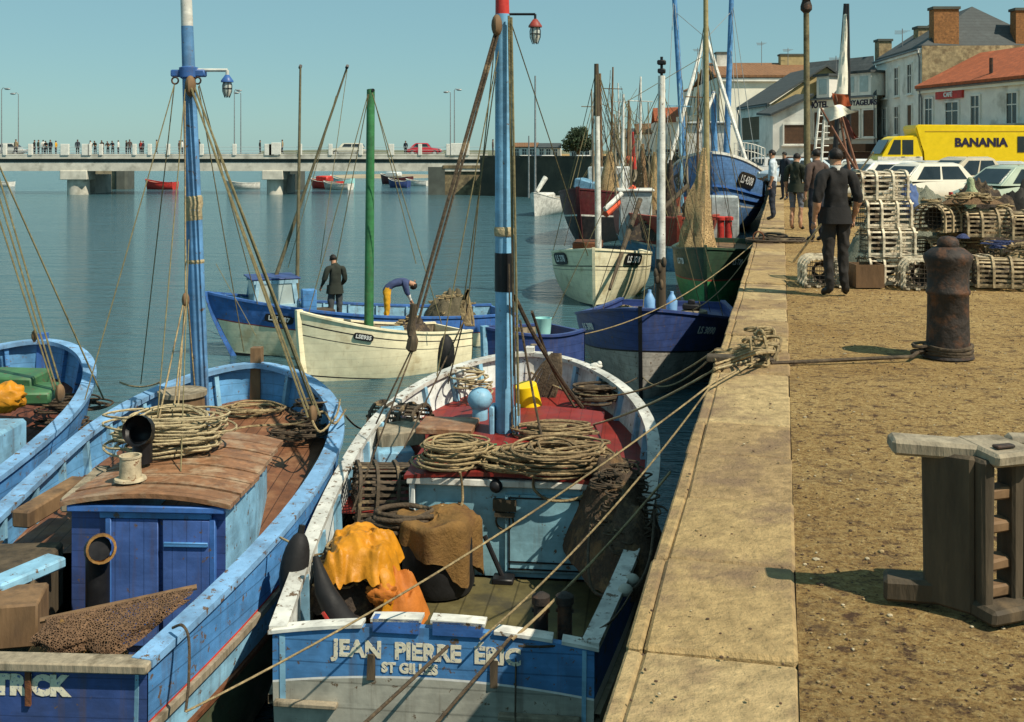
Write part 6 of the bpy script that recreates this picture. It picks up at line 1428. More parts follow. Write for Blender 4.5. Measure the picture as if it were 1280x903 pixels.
for px, c, k, lb in crowd:
    m = MATS['cloth_'+c]; lo = jean if c != 'dark_jeans' else blk
    person(lb, G0(px, YB+1.1, zt), R(180 if k == 2 else random.choice((90, -90, 20, 160))), dict(s=m, f=m if k == 0 else M_skin, t=lo, c=lo, b=M_shoe), lean if k == 2 else walk[k % 2], random.uniform(.94, 1.05), 1, random.choice((M_hair, M_hairbr)), 'people on the bridge')
# ------------------------------------------------------------------ vehicles
M_hub = mat('hub_grey', (.45, .45, .44), .4, .1)
def car(label, loc, rz, col, L=4.0, Wd=1.6, H=1.42, prof=None, cab=None, name='parked_car', cat='car', group='cars parked along the quay', fat=False):
    cm = mat('car_'+'_'.join('%02d' % int(c*99) for c in col), col, .28, .04, 3, bump=0, spec=.5, coat=.4)
    t = empty(name, loc, rz, label, cat, group)
    prof = prof or [(0, .42, .62), (.02, .35, .72), (.10, .26, .80), (.30, .24, .88), (.5, .23, .90), (.72, .24, .88), (.90, .28, .80), (.98, .36, .70), (1, .44, .58)]
    mb = MB(); P = []
    for f, zb_, zt_ in prof:
        x = (f-.5)*L; hw = Wd/2*(1-.16*abs(2*f-1)**4); zm = (zb_+zt_)/2
        P.append([V(x, -hw*.90, zb_), V(x, -hw, zm-.08), V(x, -hw*.985, zm+.08), V(x, -hw*.90, zt_-.015), V(x, -hw*.5, zt_+.025), V(x, 0, zt_+.03), V(x, hw*.5, zt_+.025), V(x, hw*.90, zt_-.015), V(x, hw*.985, zm+.08), V(x, hw, zm-.08), V(x, hw*.90, zb_)])
    mb.grid(P, closed=True); mb.poly(P[0]); mb.poly(P[-1])
    body = mb.build('body', cm, t, 40)
    cab = cab or [(.28, .86), (.38, 1.25), (.46, 1.0), (.62, 1.0), (.74, 1.22), (.88, .84)]
    # greenhouse: windscreen foot, roof front, roof, roof rear, window foot
    x = lambda f: (f-.5)*L
    f0, f1, f2, f3 = cab[0][0], cab[1][0], cab[-2][0], cab[-1][0]; zb_ = prof[4][2]-.02
    wb, wt = Wd/2*.90, Wd/2*.70
    mb = MB()
    ring = lambda k: [V(x(f0+(f1-f0)*k), -(wb+(wt-wb)*k), zb_+(H-.06-zb_)*k), V(x(f0+(f1-f0)*k), (wb+(wt-wb)*k), zb_+(H-.06-zb_)*k), V(x(f3+(f2-f3)*k), (wb+(wt-wb)*k), zb_+(H-.06-zb_)*k), V(x(f3+(f2-f3)*k), -(wb+(wt-wb)*k), zb_+(H-.06-zb_)*k)]
    r0, r1 = ring(0), ring(1); cen = V(x((f1+f2)/2), 0, H); r2 = [p.lerp(V(cen.x, cen.y, p.z), .22)+V(0, 0, .055) for p in r1]
    mb.grid([r0, r1, r2], closed=True); mb.poly(r2)
    bmesh.ops.bevel(mb.bm, geom=[e for e in mb.bm.edges], offset=.03, segments=2, affect='EDGES')
    mb.build('cabin', cm, t, 40)
    def pane(a0, a1, b0, b1, s0, s1, k0=.12, k1=.88):
        # quad on the side between two ring corners, lifted outward
        p = lambda s_, k: (a0.lerp(b0, k)).lerp(a1.lerp(b1, k), s_)
        q = [p(s0, k0), p(s1, k0), p(s1, k1), p(s0, k1)]; n = (q[1]-q[0]).cross(q[3]-q[0]).normalized(); c = sum(q, V(0, 0, 0))/4
        if n.dot(c-V(cen.x, 0, c.z)) < 0: n = -n
        m_ = MB(); m_.prism([v+n*.004 for v in q], n*.012); m_.build('window', M_glass, t, 0)
    pane(r0[0], r0[1], r1[0], r1[1], .08, .92); pane(r0[2], r0[3], r1[2], r1[3], .10, .90)
    for i, j in ((0, 3), (1, 2)):
        pane(r0[i], r0[j], r1[i], r1[j], .12, .49); pane(r0[i], r0[j], r1[i], r1[j], .53, .88)
    for sx in (-.31, .31):
        for sy in (-1, 1):
            w = empty('wheel', (sx*L, sy*(Wd/2-.10), .31)); w.parent = t
            mb = MB(); mb.lathe([(.19, -.07), (.29, -.08), (.31, -.05), (.31, .05), (.29, .08), (.19, .07)], 20, (0, 0, 0), (R(90), 0, 0)); mb.build('tyre', M_tyre, w, 40)
            mb = MB(); mb.lathe([(.195, -.05), (.15, -.06), (0, -.075)], 16, (0, 0, 0), (R(90*sy), 0, 0)); mb.build('rim', M_hub, w, 40)
    for sx in (-1, 1):
        mb = MB(); mb.tube(spline([V(sx*(L/2-.10), -Wd/2*.9, .45), V(sx*(L/2+.05), -Wd/2*.6, .45), V(sx*(L/2+.07), 0, .45), V(sx*(L/2+.05), Wd/2*.6, .45), V(sx*(L/2-.10), Wd/2*.9, .45)], 4), .045, 6); mb.build('bumper', M_chrome, t)
    for sy in (-1, 1):
        mb = MB(); mb.lathe([(0, .04), (.07, .03), (.09, 0), (.085, -.06)], 14, (-L/2+.03, sy*Wd*.33, .66), (0, R(-90), 0)); mb.build('headlight', M_lampglass, t)
        mb = MB(); mb.box((L/2-.03, sy*Wd*.36, .64), (.05, .12, .10), bev=.01); mb.build('tail_light', M_redpaint, t)
    return t
def deux(label, loc, rz, col):
    t = car(label, loc, rz, col, 3.8, 1.48, 1.58, [(0, .40, .55), (.03, .36, .78), (.12, .30, .90), (.30, .26, .98), (.5, .25, .95), (.72, .26, .95), (.90, .34, .90), (.97, .42, .75), (1, .48, .6)], [(.26, .9), (.38, 1.5), (.5, 1), (.5, 1), (.70, 1.4), (.97, .9)])
    cm = t.children[0].data.materials[0]
    for sx in (-.31, .31):
        for sy in (-1, 1):
            mb = MB(); mb.ball((sx*3.8, sy*.66, .42), .40, (1.15, .34, .85), 16, 10); mb.build('fender', cm, t, 60)
    return t
deux('beige rounded two-box saloon parked behind the lobster pots', G0(1214, 36), R(206), (.50, .44, .32))
car('pale green saloon with dark wheel arch at the right edge behind the nets', G0(1292, 29), R(196), (.40, .47, .36), 4.2, 1.62, 1.40)
car('cream saloon parked left of the beige rounded car', G0(1128, 44), R(115), (.62, .58, .46), 4.1)
car('grey saloon with red trim between cream saloon and beige car', G0(1160, 41), R(112), (.42, .41, .38), 4.1)
car('white saloon just right of the head of the man in black', G0(1072, 50), R(60), (.66, .66, .62), 4.2)
car('pale blue saloon behind the man in shorts', G0(1000, 56), R(20), (.45, .55, .62), 4.2)
car('white saloon behind the leaning flag poles', G0(1036, 60), R(75), (.64, .64, .60), 4.2)
car('silver grey saloon far back near the hotel', G0(955, 66), R(40), (.42, .44, .44), 4.2)
car('cream saloon tight in front of the yellow van cab', G0(1098, 38), R(140), (.70, .66, .52), 4.3)
car('ivory saloon between the tall pot stack and the beige rounded car', G0(1168, 33), R(200), (.70, .66, .54), 4.1)
car('light grey saloon behind the round-topped pots', G0(1262, 38), R(150), (.50, .52, .50), 4.1)
car('white estate car in front of the yellow van', G0(1120, 36), R(188), (.72, .70, .62), 4.2, 1.6, 1.45)
car('red saloon crossing the bridge above the abutment', G0(530, YB+3, zt), R(180), (.45, .02, .03), 3.9, group='cars on the bridge')
car('cream estate car on the bridge left of the green mast', G0(435, YB+3, zt), 0, (.55, .53, .42), 4.0, cab=[(.26, .86), (.36, 1.2), (.5, 1), (.6, 1), (.90, 1.2), (.97, .84)], group='cars on the bridge')
car('grey saloon at the left end of the bridge', G0(8, YB+3, zt), 0, (.45, .46, .42), 4.1, group='cars on the bridge')
for px, c, lb in ((655, (.6, .58, .5), 'cream car parked on the far quay left of the round tree'), (668, (.05, .06, .09), 'dark car parked on the far quay beside the cream one'), (682, (.65, .64, .6), 'white car on the far quay under the tree'), (726, (.62, .62, .58), 'white car on the far quay right of the tree')):
    car(lb, G0(px, 124, -.05), R(random.uniform(0, 40)), c, 4.0, group='cars on the far quay')
# yellow van with lettering
vt = empty('delivery_van', V(20.35, 50.5, 0), R(-3), 'bright yellow delivery van with navy lettering parked behind the cars', 'van')
vy = M_yellowpaint
mb = MB(); prof = [(-2.0, .55), (-2.0, 1.75), (-2.2, 2.0), (-2.42, 2.82), (-2.35, 2.93), (2.5, 2.89), (2.58, 2.6), (4.5, 2.55), (4.55, .55)]
mb.prism([V(x, -1.0, z) for x, z in prof], V(0, 2.0, 0)); bmesh.ops.bevel(mb.bm, geom=list(mb.bm.edges), offset=.05, segments=2, affect='EDGES'); mb.build('cargo_body', vy, vt, 40)
mb = MB(); prof = [(-4.05, .55), (-4.1, 1.2), (-3.85, 1.55), (-3.45, 2.25), (-3.2, 2.42), (-2.38, 2.45), (-2.05, 2.2), (-2.05, .55)]
mb.prism([V(x, -.95, z) for x, z in prof], V(0, 1.9, 0)); bmesh.ops.bevel(mb.bm, geom=list(mb.bm.edges), offset=.06, segments=2, affect='EDGES'); cab_ = mb.build('cab', vy, vt, 40)
mb = MB(); mb.box((-3.08, -.968, 1.08), (1.95, .03, .85)); mb.build('lower_panel', M_white, cab_, 0)
mb = MB(); mb.box((.7, -1.006, .95), (5.6, .02, .6)); mb.build('lower_panel', M_white, vt, 0)
for x_ in (-2.95, -2.3): mb = MB(); mb.box((x_, -.985, 1.5), (.14, .03, .035)); mb.build('door_handle', M_chrome, cab_, 0)
for x0, x1 in ((-3.62, -3.05), (-2.98, -2.5)):
    mb = MB(); mb.prism([V(x0, -.962, 1.6), V(x1, -.962, 1.6), V(x1, -.962, 2.25), V(x0+.28 if x0 < -3.5 else x0, -.962, 2.25)], V(0, .02, 0)); mb.build('side_window', M_glass, cab_, 0)
mb = MB(); mb.prism([V(-3.88, -.8, 1.62), V(-3.88, .8, 1.62), V(-3.52, .78, 2.24), V(-3.52, -.78, 2.24)], V(-.03, 0, .02)); mb.build('windscreen', M_glass, cab_, 0)
for x0, x1 in ((2.0, 2.3), (2.75, 3.3), (3.5, 4.2)):
    mb = MB(); mb.box(((x0+x1)/2, -1.012, 2.05), (x1-x0, .02, .7)); mb.build('side_window', M_glass, vt, 0)
mb = MB(); mb.box((.2, -1.008, 2.63), (4.4, .014, .03)); mb.build('side_moulding', mat('dull_gold', (.55, .36, .02), .5, .1), vt, 0)
lettering('BANANIA', .52, M_letterb, frame_mtx((.42, -1.012, 2.12), (1, 0, 0), (0, 0, 1)), vt, .006, bold=.022)
for x in (-3.0, 1.6, 3.2):
    for y in (-.85, .85):
        w = empty('wheel', (x, y, .38)); w.parent = vt
        mb = MB(); mb.lathe([(.22, -.1), (.36, -.1), (.38, -.07), (.38, .07), (.36, .1), (.22, .1)], 20, (0, 0, 0), (R(90), 0, 0)); mb.build('tyre', M_tyre, w)
        mb = MB(); mb.lathe([(.23, -.05), (.1, -.09), (0, -.1)], 14, (0, 0, 0), (R(90 if y > 0 else -90), 0, 0)); mb.build('rim', M_hub, w)
for y in (-.65, .65):
    mb = MB(); mb.lathe([(0, .04), (.1, .03), (.12, 0), (.11, -.06)], 14, (-4.09, y, 1.0), (0, R(-90), 0)); mb.build('headlight', M_lampglass, vt)
# ------------------------------------------------------------------ quay lamp, derrick
lp = empty('lamp_standard', G0(1009, 35), 0, 'tall rusty green lamp standard on the quay', 'street lamp')
mb = MB(); hh = EYE-(12-HY)*35/F; mb.tube([V(0, 0, 0), V(0, 0, 1.2), V(-.03, 0, hh)], [.13, .105, .09], 12); mb.build('post', mat('lamp_post_paint', (.20, .17, .09), .8, .3, 8, bump=.2, stains=((.08, .06, .03), .12, 3)), lp)
mb = MB(); mb.lathe([(.09, hh-.1), (.18, hh), (.18, hh+.12), (.12, hh+.3), (.22, hh+.35), (.0, hh+.5)], 14, (-.03, 0, 0)); mb.build('lantern', M_iron, lp)
dq = empty('loading_derrick', G0(1042, 43), 0, 'black quayside derrick mast with pale furled cloth between its legs', 'derrick'); b0 = dq.location.copy()
mb = MB(); mb.tube([D(1040, 190, 43)-b0+V(0, 0, -1.7), D(1057, 5, 43)-b0], [.11, .08], 8); mb.build('leg', M_blackpaint, dq)
mb = MB(); mb.tube([D(1062, 190, 43)-b0+V(0, 0, -1.7), D(1059, 5, 43)-b0], [.11, .08], 8); mb.build('leg', M_blackpaint, dq)
mb = MB()
for k in range(9):
    a_ = D(1041+k*1.6, 185-k*18, 43)-b0; b_ = D(1062-k*.2, 172-k*18, 43)-b0; mb.tube([a_, b_], .03, 5)
mb.build('lattice', M_blackpaint, dq)
mb = MB(); P = []
for i in range(12):
    f = i/11; l = D(1045+f*10, 118-f*100, 42.9)-b0; r_ = D(1060-f*1.5, 118-f*100, 42.9)-b0; P.append([l.lerp(r_, j/6)+V(0, -.12*math.sin(math.pi*j/6)-.04*math.sin(j*3+i), 0) for j in range(7)])
mb.grid(P); mb.grid([[p+V(0, .02, 0) for p in r] for r in P]); mb.build('furled_cloth', M_whitecloth, dq, 80)
for k, (x0, y0, x1, y1) in enumerate(((1016, 215, 1024, 135), (1026, 215, 1030, 150))):
    mb = MB(); mb.tube([D(x0, y0, 40)-b0, D(x1, y1, 40)-b0], .05, 6); 
    for q in range(8): mb.tube([D(x0+(x1-x0)*q/8, y0+(y1-y0)*q/8, 40)-b0, D(x0+8+(x1-x0)*q/8, y0+(y1-y0)*q/8, 40)-b0], .02, 4)
    mb.build('ladder', M_white, dq)
# ------------------------------------------------------------------ town
M_wallw = mat('white_render', (.80, .78, .70), .9, .1, 1.2, bump=.1, stains=((.42, .40, .34), .08, .5)); M_wallc = mat('cream_render', (.84, .80, .66), .9, .08, 1.2, bump=.1)
M_slate = mat('slate_roof', (.075, .085, .085), .8, .25, 3, bump=.2, seams=(2, 5, .5, .3)); M_tile = mat('terracotta_tiles', (.42, .115, .045), .85, .3, 4, bump=.4, seams=(1, 4, .45, .3)); M_tilebr = mat('brown_tiles', (.26, .13, .06), .85, .3, 4, bump=.4, seams=(0, 3, .5, .3))
M_rubble = mat('rubble_gable', (.38, .29, .16), .95, .45, 3.5, bump=.7, bscale=5, stains=((.16, .11, .06), .12, 2)); M_brick = mat('chimney_brick', (.32, .15, .055), .9, .35, 7, bump=.3, seams=(2, 9, .35, .2)); M_shut = mat('brown_shutters', (.13, .07, .04), .8, .2, 5, seams=(2, 10, .4, .2)); M_tanw = mat('ochre_render', (.42, .33, .16), .9, .15, 2)
M_dark = mat('shop_dark', (.035, .03, .03), .6, .3, 2)
class House:
    def __init__(s, name, label, poly, z, wm=M_wallw, cat='house', group='houses along the quay'):
        c = poly[0]; s.o = V(c[0], c[1], 0); s.t = empty(name, s.o, 0, label, cat, group); s.p = [V(x, y, 0)-s.o for x, y in poly]; s.z = z
        mb = MB(); mb.prism([p+V(0, 0, -.3) for p in s.p], V(0, 0, z+.3)); mb.build('wall', wm, s.t, 0)
    def fr(s, i, j=None):
        a_ = s.p[i]; b_ = s.p[(i+1) % len(s.p)] if j is None else s.p[j]; d = (b_-a_).normalized(); n = V(d.y, -d.x, 0); c = sum(s.p, V(0, 0, 0))/len(s.p)
        if n.dot(a_-c) < 0: n = -n
        return a_, d, n, (b_-a_).length
    def win(s, i, u, z, w, h, m=M_glass, fm=M_wallw, name='window', sill=True, shut=None):
        a_, d, n, L = s.fr(i); c = a_+d*(u*L)+V(0, 0, z+h/2)
        X = Matrix((d, n, V(0, 0, 1))).transposed()
        mb = MB()
        for q in (-1, 1): mb.box(c+d*q*(w/2+.05)+n*.04, (.10, .10, h+.2), X); mb.box(c+V(0, 0, q*(h/2+.05))+n*.038, (w, .096, .10), X)
        if sill: mb.box(c+V(0, 0, -h/2-.12)+n*.08, (w+.35, .22, .08), X)
        f = mb.build(name, fm, s.t, 0)
        mb = MB(); mb.box(c+n*.01, (w, .05, h), X); mb.build('pane', m, f, 0)
        if w > .5 and m is M_glass:
            mb = MB(); mb.box(c+n*.045, (.05, .03, h), X); mb.box(c+n*.043+V(0, 0, h*.12), (w, .026, .05), X); mb.build('glazing_bar', fm, f, 0)
        if shut:
            for q in (-1, 1): mb = MB(); mb.box(c+d*q*(w/2+.30)+n*.07, (.38, .05, h), X); mb.build('shutter', shut, f, 0)
        return f
    def band(s, i, u0, u1, z, h, m, d_=.12, name='band'):
        a_, d, n, L = s.fr(i); X = Matrix((d, n, V(0, 0, 1))).transposed(); mb = MB(); mb.box(a_+d*((u0+u1)/2*L)+n*(d_/2+.003)+V(0, 0, z+h/2), ((u1-u0)*L, d_, h), X); return mb.build(name, m, s.t, 0)
    def roof(s, quads, m, th=.14, name='roof'):
        mb = MB()
        for q in quads: mb.prism([Vector(p)-s.o for p in q], V(0, 0, th))
        return mb.build(name, m, s.t, 0)
    def chimney(s, c, w, d, h, m=M_brick):
        c = Vector(c)-s.o; mb = MB(); mb.box(c+V(0, 0, h/2), (w, d, h)); ch = mb.build('chimney', m, s.t, 0)
        mb = MB(); mb.box(c+V(0, 0, h+.06), (w+.16, d+.16, .16)); mb.build('chimney_cap', M_concdk, ch, 0)
    def text(s, i, u, z, body, size, m, d_=.02, bold=.0):
        a_, d, n, L = s.fr(i); right = d if d.cross(V(0, 0, 1)).dot(n) > 0 else -d
        return lettering(body, size, m, frame_mtx(a_+d*(u*L)+n*d_+V(0, 0, z), right, (0, 0, 1)), s.t, .02, bold)
def along(px0, Y0, px1, Y1): return ((px0-CX)*Y0/F, Y0), ((px1-CX)*Y1/F, Y1)
# red-roofed house with tabac
a_, b_ = along(1290, 54, 1150, 64)
dx = 7.5
h5 = House('tabac_house', 'low white house with terracotta roof and red sign at the right edge', [(a_[0]+1.1, a_[1]-4.0), b_, (b_[0]+dx, b_[1]+1.7), (a_[0]+1.1+dx, a_[1]-2.3)], 5.35)
L5 = math.hypot(a_[0]+1.1-b_[0], a_[1]-4-b_[1])
def u5(px):
    # facade parameter (0 at near end) where the ray through column px meets it
    p0, p1 = Vector((a_[0]+1.1, a_[1]-4)), Vector(b_); k = (px-CX)/F; d = p1-p0; return (k*p0.y-p0.x)/(d.x-k*d.y)
E5 = 5.35
p0, p1, p2, p3 = [V(p.x, p.y, 0)+h5.o for p in h5.p]
rd = ((p2-p1).normalized())*3.9
up_ = lambda p, z: V(p.x, p.y, z)
ov = -((p2-p1).normalized())*.35
h5.roof([[up_(p0+ov, E5-.05), up_(p1+ov, E5-.05), up_(p1+rd, E5+1.95), up_(p0+rd, E5+1.95)], [up_(p0+rd, E5+1.95), up_(p1+rd, E5+1.95), up_(p2, E5), up_(p3, E5)]], M_tile, .16)
mb = MB(); mb.prism([p1-h5.o+V(0, 0, E5), p1+rd-h5.o+V(0, 0, E5+1.95), p2-h5.o+V(0, 0, E5)], V(.0, .02, 0)); mb.build('gable', M_wallw, h5.t, 0)
h5.band(0, 0, 1, E5-.32, .22, M_wallc, .18, 'cornice')
for px, w, hh in ((1162, .7, 1.55), (1191, 1.15, 1.2), (1220, .7, 1.5), (1266, .8, 1.5)): h5.win(0, u5(px), 3.15 if w < 1 else 3.2, w, hh, fm=M_wallw)
rs = h5.band(0, u5(1205), u5(1172), 4.62, .42, M_redpaint, .14, 'sign_board')
h5.text(0, (u5(1172)+u5(1205))/2, 4.83, 'CAFÉ', .34, M_letterw, .165, .012)
h5.band(0, 0, u5(1152), 2.45, .32, M_dark, .9, 'awning'); h5.band(0, u5(1290), u5(1258), 2.55, .55, mat('grey_sign', (.40, .41, .36), .7, .1), .95, 'sign_board'); h5.text(0, u5(1269), 2.82, 'TABAC', .46, M_letterb, .975, .02)
h5.band(0, 0, 1, 0, 2.4, M_dark, .05, 'shop_front')
h5.chimney(V(p0.x+3.9, p0.y+6.2, E5+1.6), 1.3, .8, 1.4, M_rubble)
mb = MB(); mb.tube([V(0, 0, 0), V(0, 0, 1.1)], .10, 8); o = mb.build('flue_pipe', M_iron, h5.t); o.location = V((1241-CX)*58/F, 58.2, 5.5)-h5.o
# tall white house with stone gable
qa, qb = along(1152, 67, 1095, 77)
h4 = House('tall_house', 'tall white three-storey house with rubble stone gable and brick chimneys', [qa, qb, (qb[0]+8.6, qb[1]+1.6), (qa[0]+8.2, qa[1]+.4)], 7.95)
E4 = 7.95
for u in (.22, .5, .78):
    h4.win(0, u, 5.35, .85, 1.75, fm=M_wallw, shut=None, m=M_shut if u == .78 else M_glass); h4.win(0, u, 2.85, .85, 1.75, m=M_shut if u == .22 else M_glass)
q0, q1, q2, q3 = [p+h4.o for p in h4.p]
cA = (q0+q3)/2+(q1-q0)*.28; cB = (q1+q2)/2
h4.roof([[up_(q0, E4), up_(q1, E4), up_(cB, E4+2.7), up_(cA, E4+2.7)], [up_(q0, E4), up_(cA, E4+2.7), up_(q3, E4)], [up_(q3, E4), up_(cA, E4+2.7), up_(cB, E4+2.7), up_(q2, E4)]], M_slate, .15)
mb = MB(); mb.prism([p+V(0, 0, -.2)+V(-.005, -.10, 0) for p in (h4.p[0], h4.p[3])]+[h4.p[3]+V(0, 0, E4+.18)+V(0, -.10, 0), h4.p[0]+V(0, 0, E4+.10)+V(0, -.10, 0)], V(0, .09, 0)); mb.build('stone_gable', M_rubble, h4.t, 0)
h4.band(0, 0, 1, E4-.3, .25, M_wallw, .2, 'cornice'); h4.band(0, .03, .97, 2.25, .3, M_dark, .6, 'shop_awning'); h4.band(0, .05, .95, 0, 2.1, mat('shop_glass', (.10, .12, .12), .3, .3, 1), .06, 'shop_front')
h4.chimney(q0+(q3-q0)*.19+V(0, .5, E4), 1.5, .8, 2.35); h4.chimney(q0+(q3-q0)*.80+V(0, .5, E4), 1.45, .8, 2.3)
h4.chimney(V((1152-CX)*74/F, 74, E4+.9), .75, .9, 1.0, M_rubble); h4.chimney(V((1107-CX)*78.5/F, 79, E4+.2), .9, .9, 1.35, M_rubble)
# hotel
ha, hb_ = along(1096, 74, 1008, 80)
h3 = House('hotel', 'grey-white hotel with dormers and lettered frieze left of the tall house', [ha, hb_, (hb_[0]+2.5, hb_[1]+9), (ha[0]+2.5, ha[1]+9)], 5.45, cat='hotel', wm=mat('grey_render', (.66, .64, .57), .9, .12, 1.2))
a3, d3, n3, L3 = h3.fr(0); g0, g1, g2, g3 = [p+h3.o for p in h3.p]
h3.roof([[up_(g0, 5.45), up_(g1, 5.45), up_((g1+g2)/2, 8.3), up_((g0+g3)/2, 8.3)], [up_((g0+g3)/2, 8.3), up_((g1+g2)/2, 8.3), up_(g2, 5.45), up_(g3, 5.45)]], M_slate, .15)
for u in (.10, .30, .60, .80):
    h3.win(0, u, 2.75, .95, 1.75, m=M_shut)
for u in (.14, .33, .72):
    mb = MB(); c = a3+d3*u*L3-n3*.55+V(0, 0, 6.25); X = Matrix((d3, n3, V(0, 0, 1))).transposed(); mb.box(c, (1.25, 1.5, 1.5), X); dm_ = mb.build('dormer', M_wallw, h3.t, 0)
    mb = MB(); mb.box(c+V(0, 0, .82), (1.6, 1.9, .16), X); mb.build('dormer_roof', M_slate, dm_, 0)
    mb = MB(); mb.box(c+n3*.76, (.75, .04, 1.05), X); mb.build('pane', gl, dm_, 0)
h3.band(0, 0, 1, 4.62, .78, M_wallc, .10, 'frieze'); h3.text(0, .80, 5.0, 'HÔTEL', .62, M_letterb, .125, .015); h3.text(0, .20, 5.0, 'VOYAGEURS', .52, M_letterb, .125, .01)
h3.band(0, .0, .98, 1.75, .5, M_shut, 1.0, 'awning'); h3.band(0, .02, .98, 0, 1.7, mat('cafe_front', (.10, .06, .045), .6, .2, 1.5), .06, 'shop_front')
# slate house with ochre gable
wa, wb_ = along(962, 79, 924, 87)
h2 = House('slate_house', 'white house with grey slate roof and ochre gable', [wa, wb_, (wb_[0]+8.5, wb_[1]+2), (wa[0]+8.2, wa[1]+1)], 5.1)
w0, w1, w2, w3 = [p+h2.o for p in h2.p]
rm = (w3-w0)*.5
h2.roof([[up_(w0-rm*.06+V(0, -.3, 0), 5.0), up_(w1-rm*.06, 5.0), up_(w1+rm, 7.75), up_(w0+rm+V(0, -.3, 0), 7.75)], [up_(w0+rm+V(0, -.3, 0), 7.75), up_(w1+rm, 7.75), up_(w2, 5.0), up_(w3+V(0, -.3, 0), 5.0)]], M_slate, .15)
mb = MB(); mb.prism([h2.p[0]+V(0, -.01, 5.0), h2.p[3]+V(0, -.01, 5.0), h2.p[0]+rm+V(0, -.01, 7.72)], V(0, .3, 0)); mb.build('gable', M_tanw, h2.t, 0)
h2.win(0, .5, 2.6, 6.0, 1.7, m=mat('brown_slats', (.17, .12, .07), .8, .3, 5, seams=(2, 7, .6, .3)), fm=M_wallw); h2.band(0, .05, .95, 0, 1.9, M_dark, .06, 'garage_front')
xa, xb = along(1012, 74.0, 966, 74.6)
h6 = House('annex', 'low white annex with brown shuttered window in front of the ochre gable', [xa, xb, (xb[0], xb[1]+4.1), (xa[0], xa[1]+4.4)], 4.2, group='houses along the quay')
x0_, x1_, x2_, x3_ = [p+h6.o for p in h6.p]
h6.roof([[up_(x0_+V(.2, -.3, 0), 5.4), up_(x1_+V(-.2, -.3, 0), 4.1), up_(x2_+V(-.2, 0, 0), 4.3), up_(x3_+V(.2, 0, 0), 5.6)]], M_slate, .15)
mb = MB(); mb.prism([h6.p[0]+V(0, 0, 4.19), h6.p[1]+V(0, 0, 4.19), h6.p[0]+V(0, 0, 5.38)], V(0, .2, 0)); mb.build('gable', M_wallw, h6.t, 0)
h6.win(0, .40, 2.25, 1.35, 1.25, m=M_shut, fm=M_wallw); h6.band(0, .0, .62, .2, 1.2, M_shut, .08, 'shutter_door')
mb = MB(); mb.box(h6.p[1]+V(.35, -.02, 1.55), (.55, .02, .55)); mb.build('notice', M_letterw, h6.t, 0)
# big white building with brown tile roof
va, vb = along(1030, 100, 896, 100)
h1 = House('white_building', 'big white building with blank wall and brown tile roof at far end of quay', [va, vb, (vb[0]+.6, vb[1]+17), (va[0]+2, va[1]+17)], 8.35, wm=M_wallc, cat='building')
v0, v1, v2, v3 = [p+h1.o for p in h1.p]
h1.roof([[up_(v0+V(0, -.4, 0), 8.35), up_(v1+V(-.3, -.4, 0), 8.35), up_(v1+V(.3, 8, 0), 10.1), up_(v0+V(0, 8, 0), 10.1)], [up_(v0+V(0, 8, 0), 10.1), up_(v1+V(.3, 8, 0), 10.1), up_(v2, 8.35), up_(v3, 8.35)]], M_tilebr, .2)
h1.band(0, 0, 1, 8.0, .3, M_wallw, .3, 'cornice')
for u in (.12, .38, .64, .88):
    for z_ in (5.6, 2.9): h1.win(1, u, z_, 1.3, 1.7)
h1.chimney(v1+V(1.5, 6, 9.4), 1.0, 1.0, 1.6, M_wallw); h1.chimney(v0+V(-1.2, 7, 9.7), 2.2, 1.0, 1.2, M_tanw)
# a facade with balconies left of it and low houses beyond
ya, yb = along(896, 112, 852, 122)
h0 = House('balcony_house', 'grey-white house with balconies behind the mast legs of the blue trawler', [ya, yb, (yb[0]+5, yb[1]+6), (ya[0]+6, ya[1]+3)], 8.2, wm=MATS['grey_render'])
for z_ in (5.6, 2.6):
    for u in (.2, .5, .8): h0.win(0, u, z_, 1.5, 1.7)
    h0.band(0, .02, .98, z_-.6, .5, M_wallw, .7, 'balcony')
y0_, y1_, y2_, y3_ = [p+h0.o for p in h0.p]
h0.roof([[up_(y0_, 8.2), up_(y1_, 8.2), up_((y1_+y2_)/2, 9.3), up_((y0_+y3_)/2, 9.3)], [up_((y0_+y3_)/2, 9.3), up_((y1_+y2_)/2, 9.3), up_(y2_, 8.2), up_(y3_, 8.2)]], M_tilebr)
specs = [(852, 818, 122, 5.0, 1.6, M_tile, 'small white house with red tile roof left of the balcony house'), (818, 795, 130, 3.8, 1.2, M_tilebr, 'low house with brown roof behind the trawler masts'), (795, 765, 140, 3.4, 1.2, M_slate, 'low slate-roofed house near the round tree'), (700, 672, 150, 2.2, .6, M_slate, 'long low white shed behind the far quay cars'), (672, 640, 155, 2.3, .6, M_tilebr, 'low white shed left of the far quay cars'), (740, 712, 165, 2.4, .8, M_tilebr, 'low white house behind the round tree')]
for pxa, pxb, Y, e, r_, m, lb in specs:
    c0, c1 = along(pxa, Y, pxb, Y+3); hz_ = House('quay_house', lb, [c0, c1, (c1[0]+.5, c1[1]+7), (c0[0]+.5, c0[1]+7)], e)
    s0, s1_, s2_, s3 = [p+hz_.o for p in hz_.p]
    hz_.roof([[up_(s0+V(0, -.3, 0), e), up_(s1_+V(0, -.3, 0), e), up_((s1_+s2_)/2, e+r_), up_((s0+s3)/2, e+r_)], [up_((s0+s3)/2, e+r_), up_((s1_+s2_)/2, e+r_), up_(s2_, e), up_(s3, e)]], m)
    for u in (.2, .5, .8): hz_.win(0, u, min(1.1, e-2.0+.9) if e < 3 else 1.0, .8, 1.0)
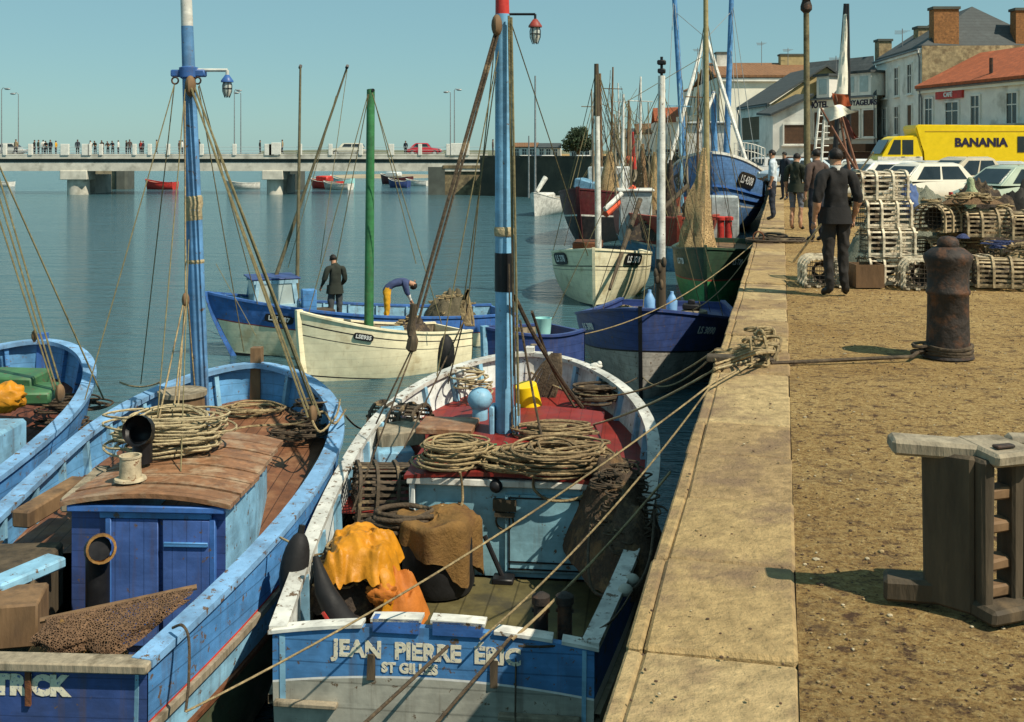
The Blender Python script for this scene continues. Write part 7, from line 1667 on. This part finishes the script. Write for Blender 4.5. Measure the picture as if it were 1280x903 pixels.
# round tree
tr = empty('tree', G0(722, 150, -.05), 0, 'dark round broadleaf tree on the far quay', 'tree')
mb = MB(); mb.tube([V(0, 0, 0), V(.1, 0, 1.2), V(0, 0, 2.6)], [.25, .18, .1], 8)
for k in range(6):
    a_ = k*1.05; mb.tube([V(0, 0, 1.4), V(.7*math.cos(a_), .7*math.sin(a_), 2.6), V(1.3*math.cos(a_), 1.3*math.sin(a_), 3.6)], [.09, .06, .02], 6)
mb.build('trunk', M_darkwood, tr)
mb = MB(); rr_ = random.Random(2)
cl = [(0, 0, 3.3, 1.5), (-.9, 0, 2.9, 1.2), (.9, .2, 3.1, 1.2), (.4, -.3, 4.2, 1.0), (-.4, .4, 4.0, 1.0), (.9, 0, 4.6, .5), (-1.5, 0, 2.6, .7), (1.5, 0, 2.7, .7)]
for cx_, cy_, cz_, cr in cl:
    for k in range(int(420*cr*cr)):
        d = V(rr_.gauss(0, 1), rr_.gauss(0, 1), rr_.gauss(0, 1)).normalized()*cr*rr_.uniform(.55, 1.05); c = V(cx_, cy_, cz_)+d; s_ = rr_.uniform(.07, .16)
        e = Euler((rr_.uniform(0, 6), rr_.uniform(0, 6), rr_.uniform(0, 6))).to_matrix()
        mb.bm.faces.new([mb.bm.verts.new(c+e@V(*q)*s_) for q in ((-1, -.5, 0), (1, -.5, 0), (1, .5, .2), (-1, .5, 0))])
mb.build('crown', mat('foliage', (.045, .075, .035), .8, .5, 2), tr, 0, fix=False)

# aerials, gutters and down pipes
M_gut = mat('zinc_gutter', (.20, .21, .21), .6, .2, 5)
def aerial(hs, px, py0, py1, Y):
    b_ = D(px, py0, Y)-hs.o; t_ = D(px, py1, Y)-hs.o; mb = MB(); mb.tube([b_, t_], .03, 5)
    for k in range(4): mb.tube([t_+V(-.5+.08*k, 0, -.15-.02*k), t_+V(.5-.08*k, 0, -.15-.02*k)], .015, 4); t_ = t_+V(0, .25, -.02)
    mb.build('aerial', M_gut, hs.t)
aerial(h1, 952, 95, 52, 106); aerial(h1, 985, 82, 60, 106); aerial(h4, 1128, 60, 36, 74); aerial(h3, 1045, 92, 70, 80); aerial(h0, 872, 90, 60, 116)
def gutter(hs, i, z):
    a_, d, n, L = hs.fr(i); mb = MB(); mb.tube([a_+n*.22+V(0, 0, z), a_+d*L+n*.22+V(0, 0, z)], .07, 6)
    for u in (.02, .98): mb.tube([a_+d*u*L+n*.22+V(0, 0, z), a_+d*u*L+n*.08+V(0, 0, z-.5), a_+d*u*L+n*.08+V(0, 0, .2)], .05, 6)
    mb.build('gutter', M_gut, hs.t)
gutter(h4, 0, 7.85); gutter(h5, 0, 5.25); gutter(h3, 0, 5.4); gutter(h1, 0, 8.25); gutter(h2, 0, 5.0)
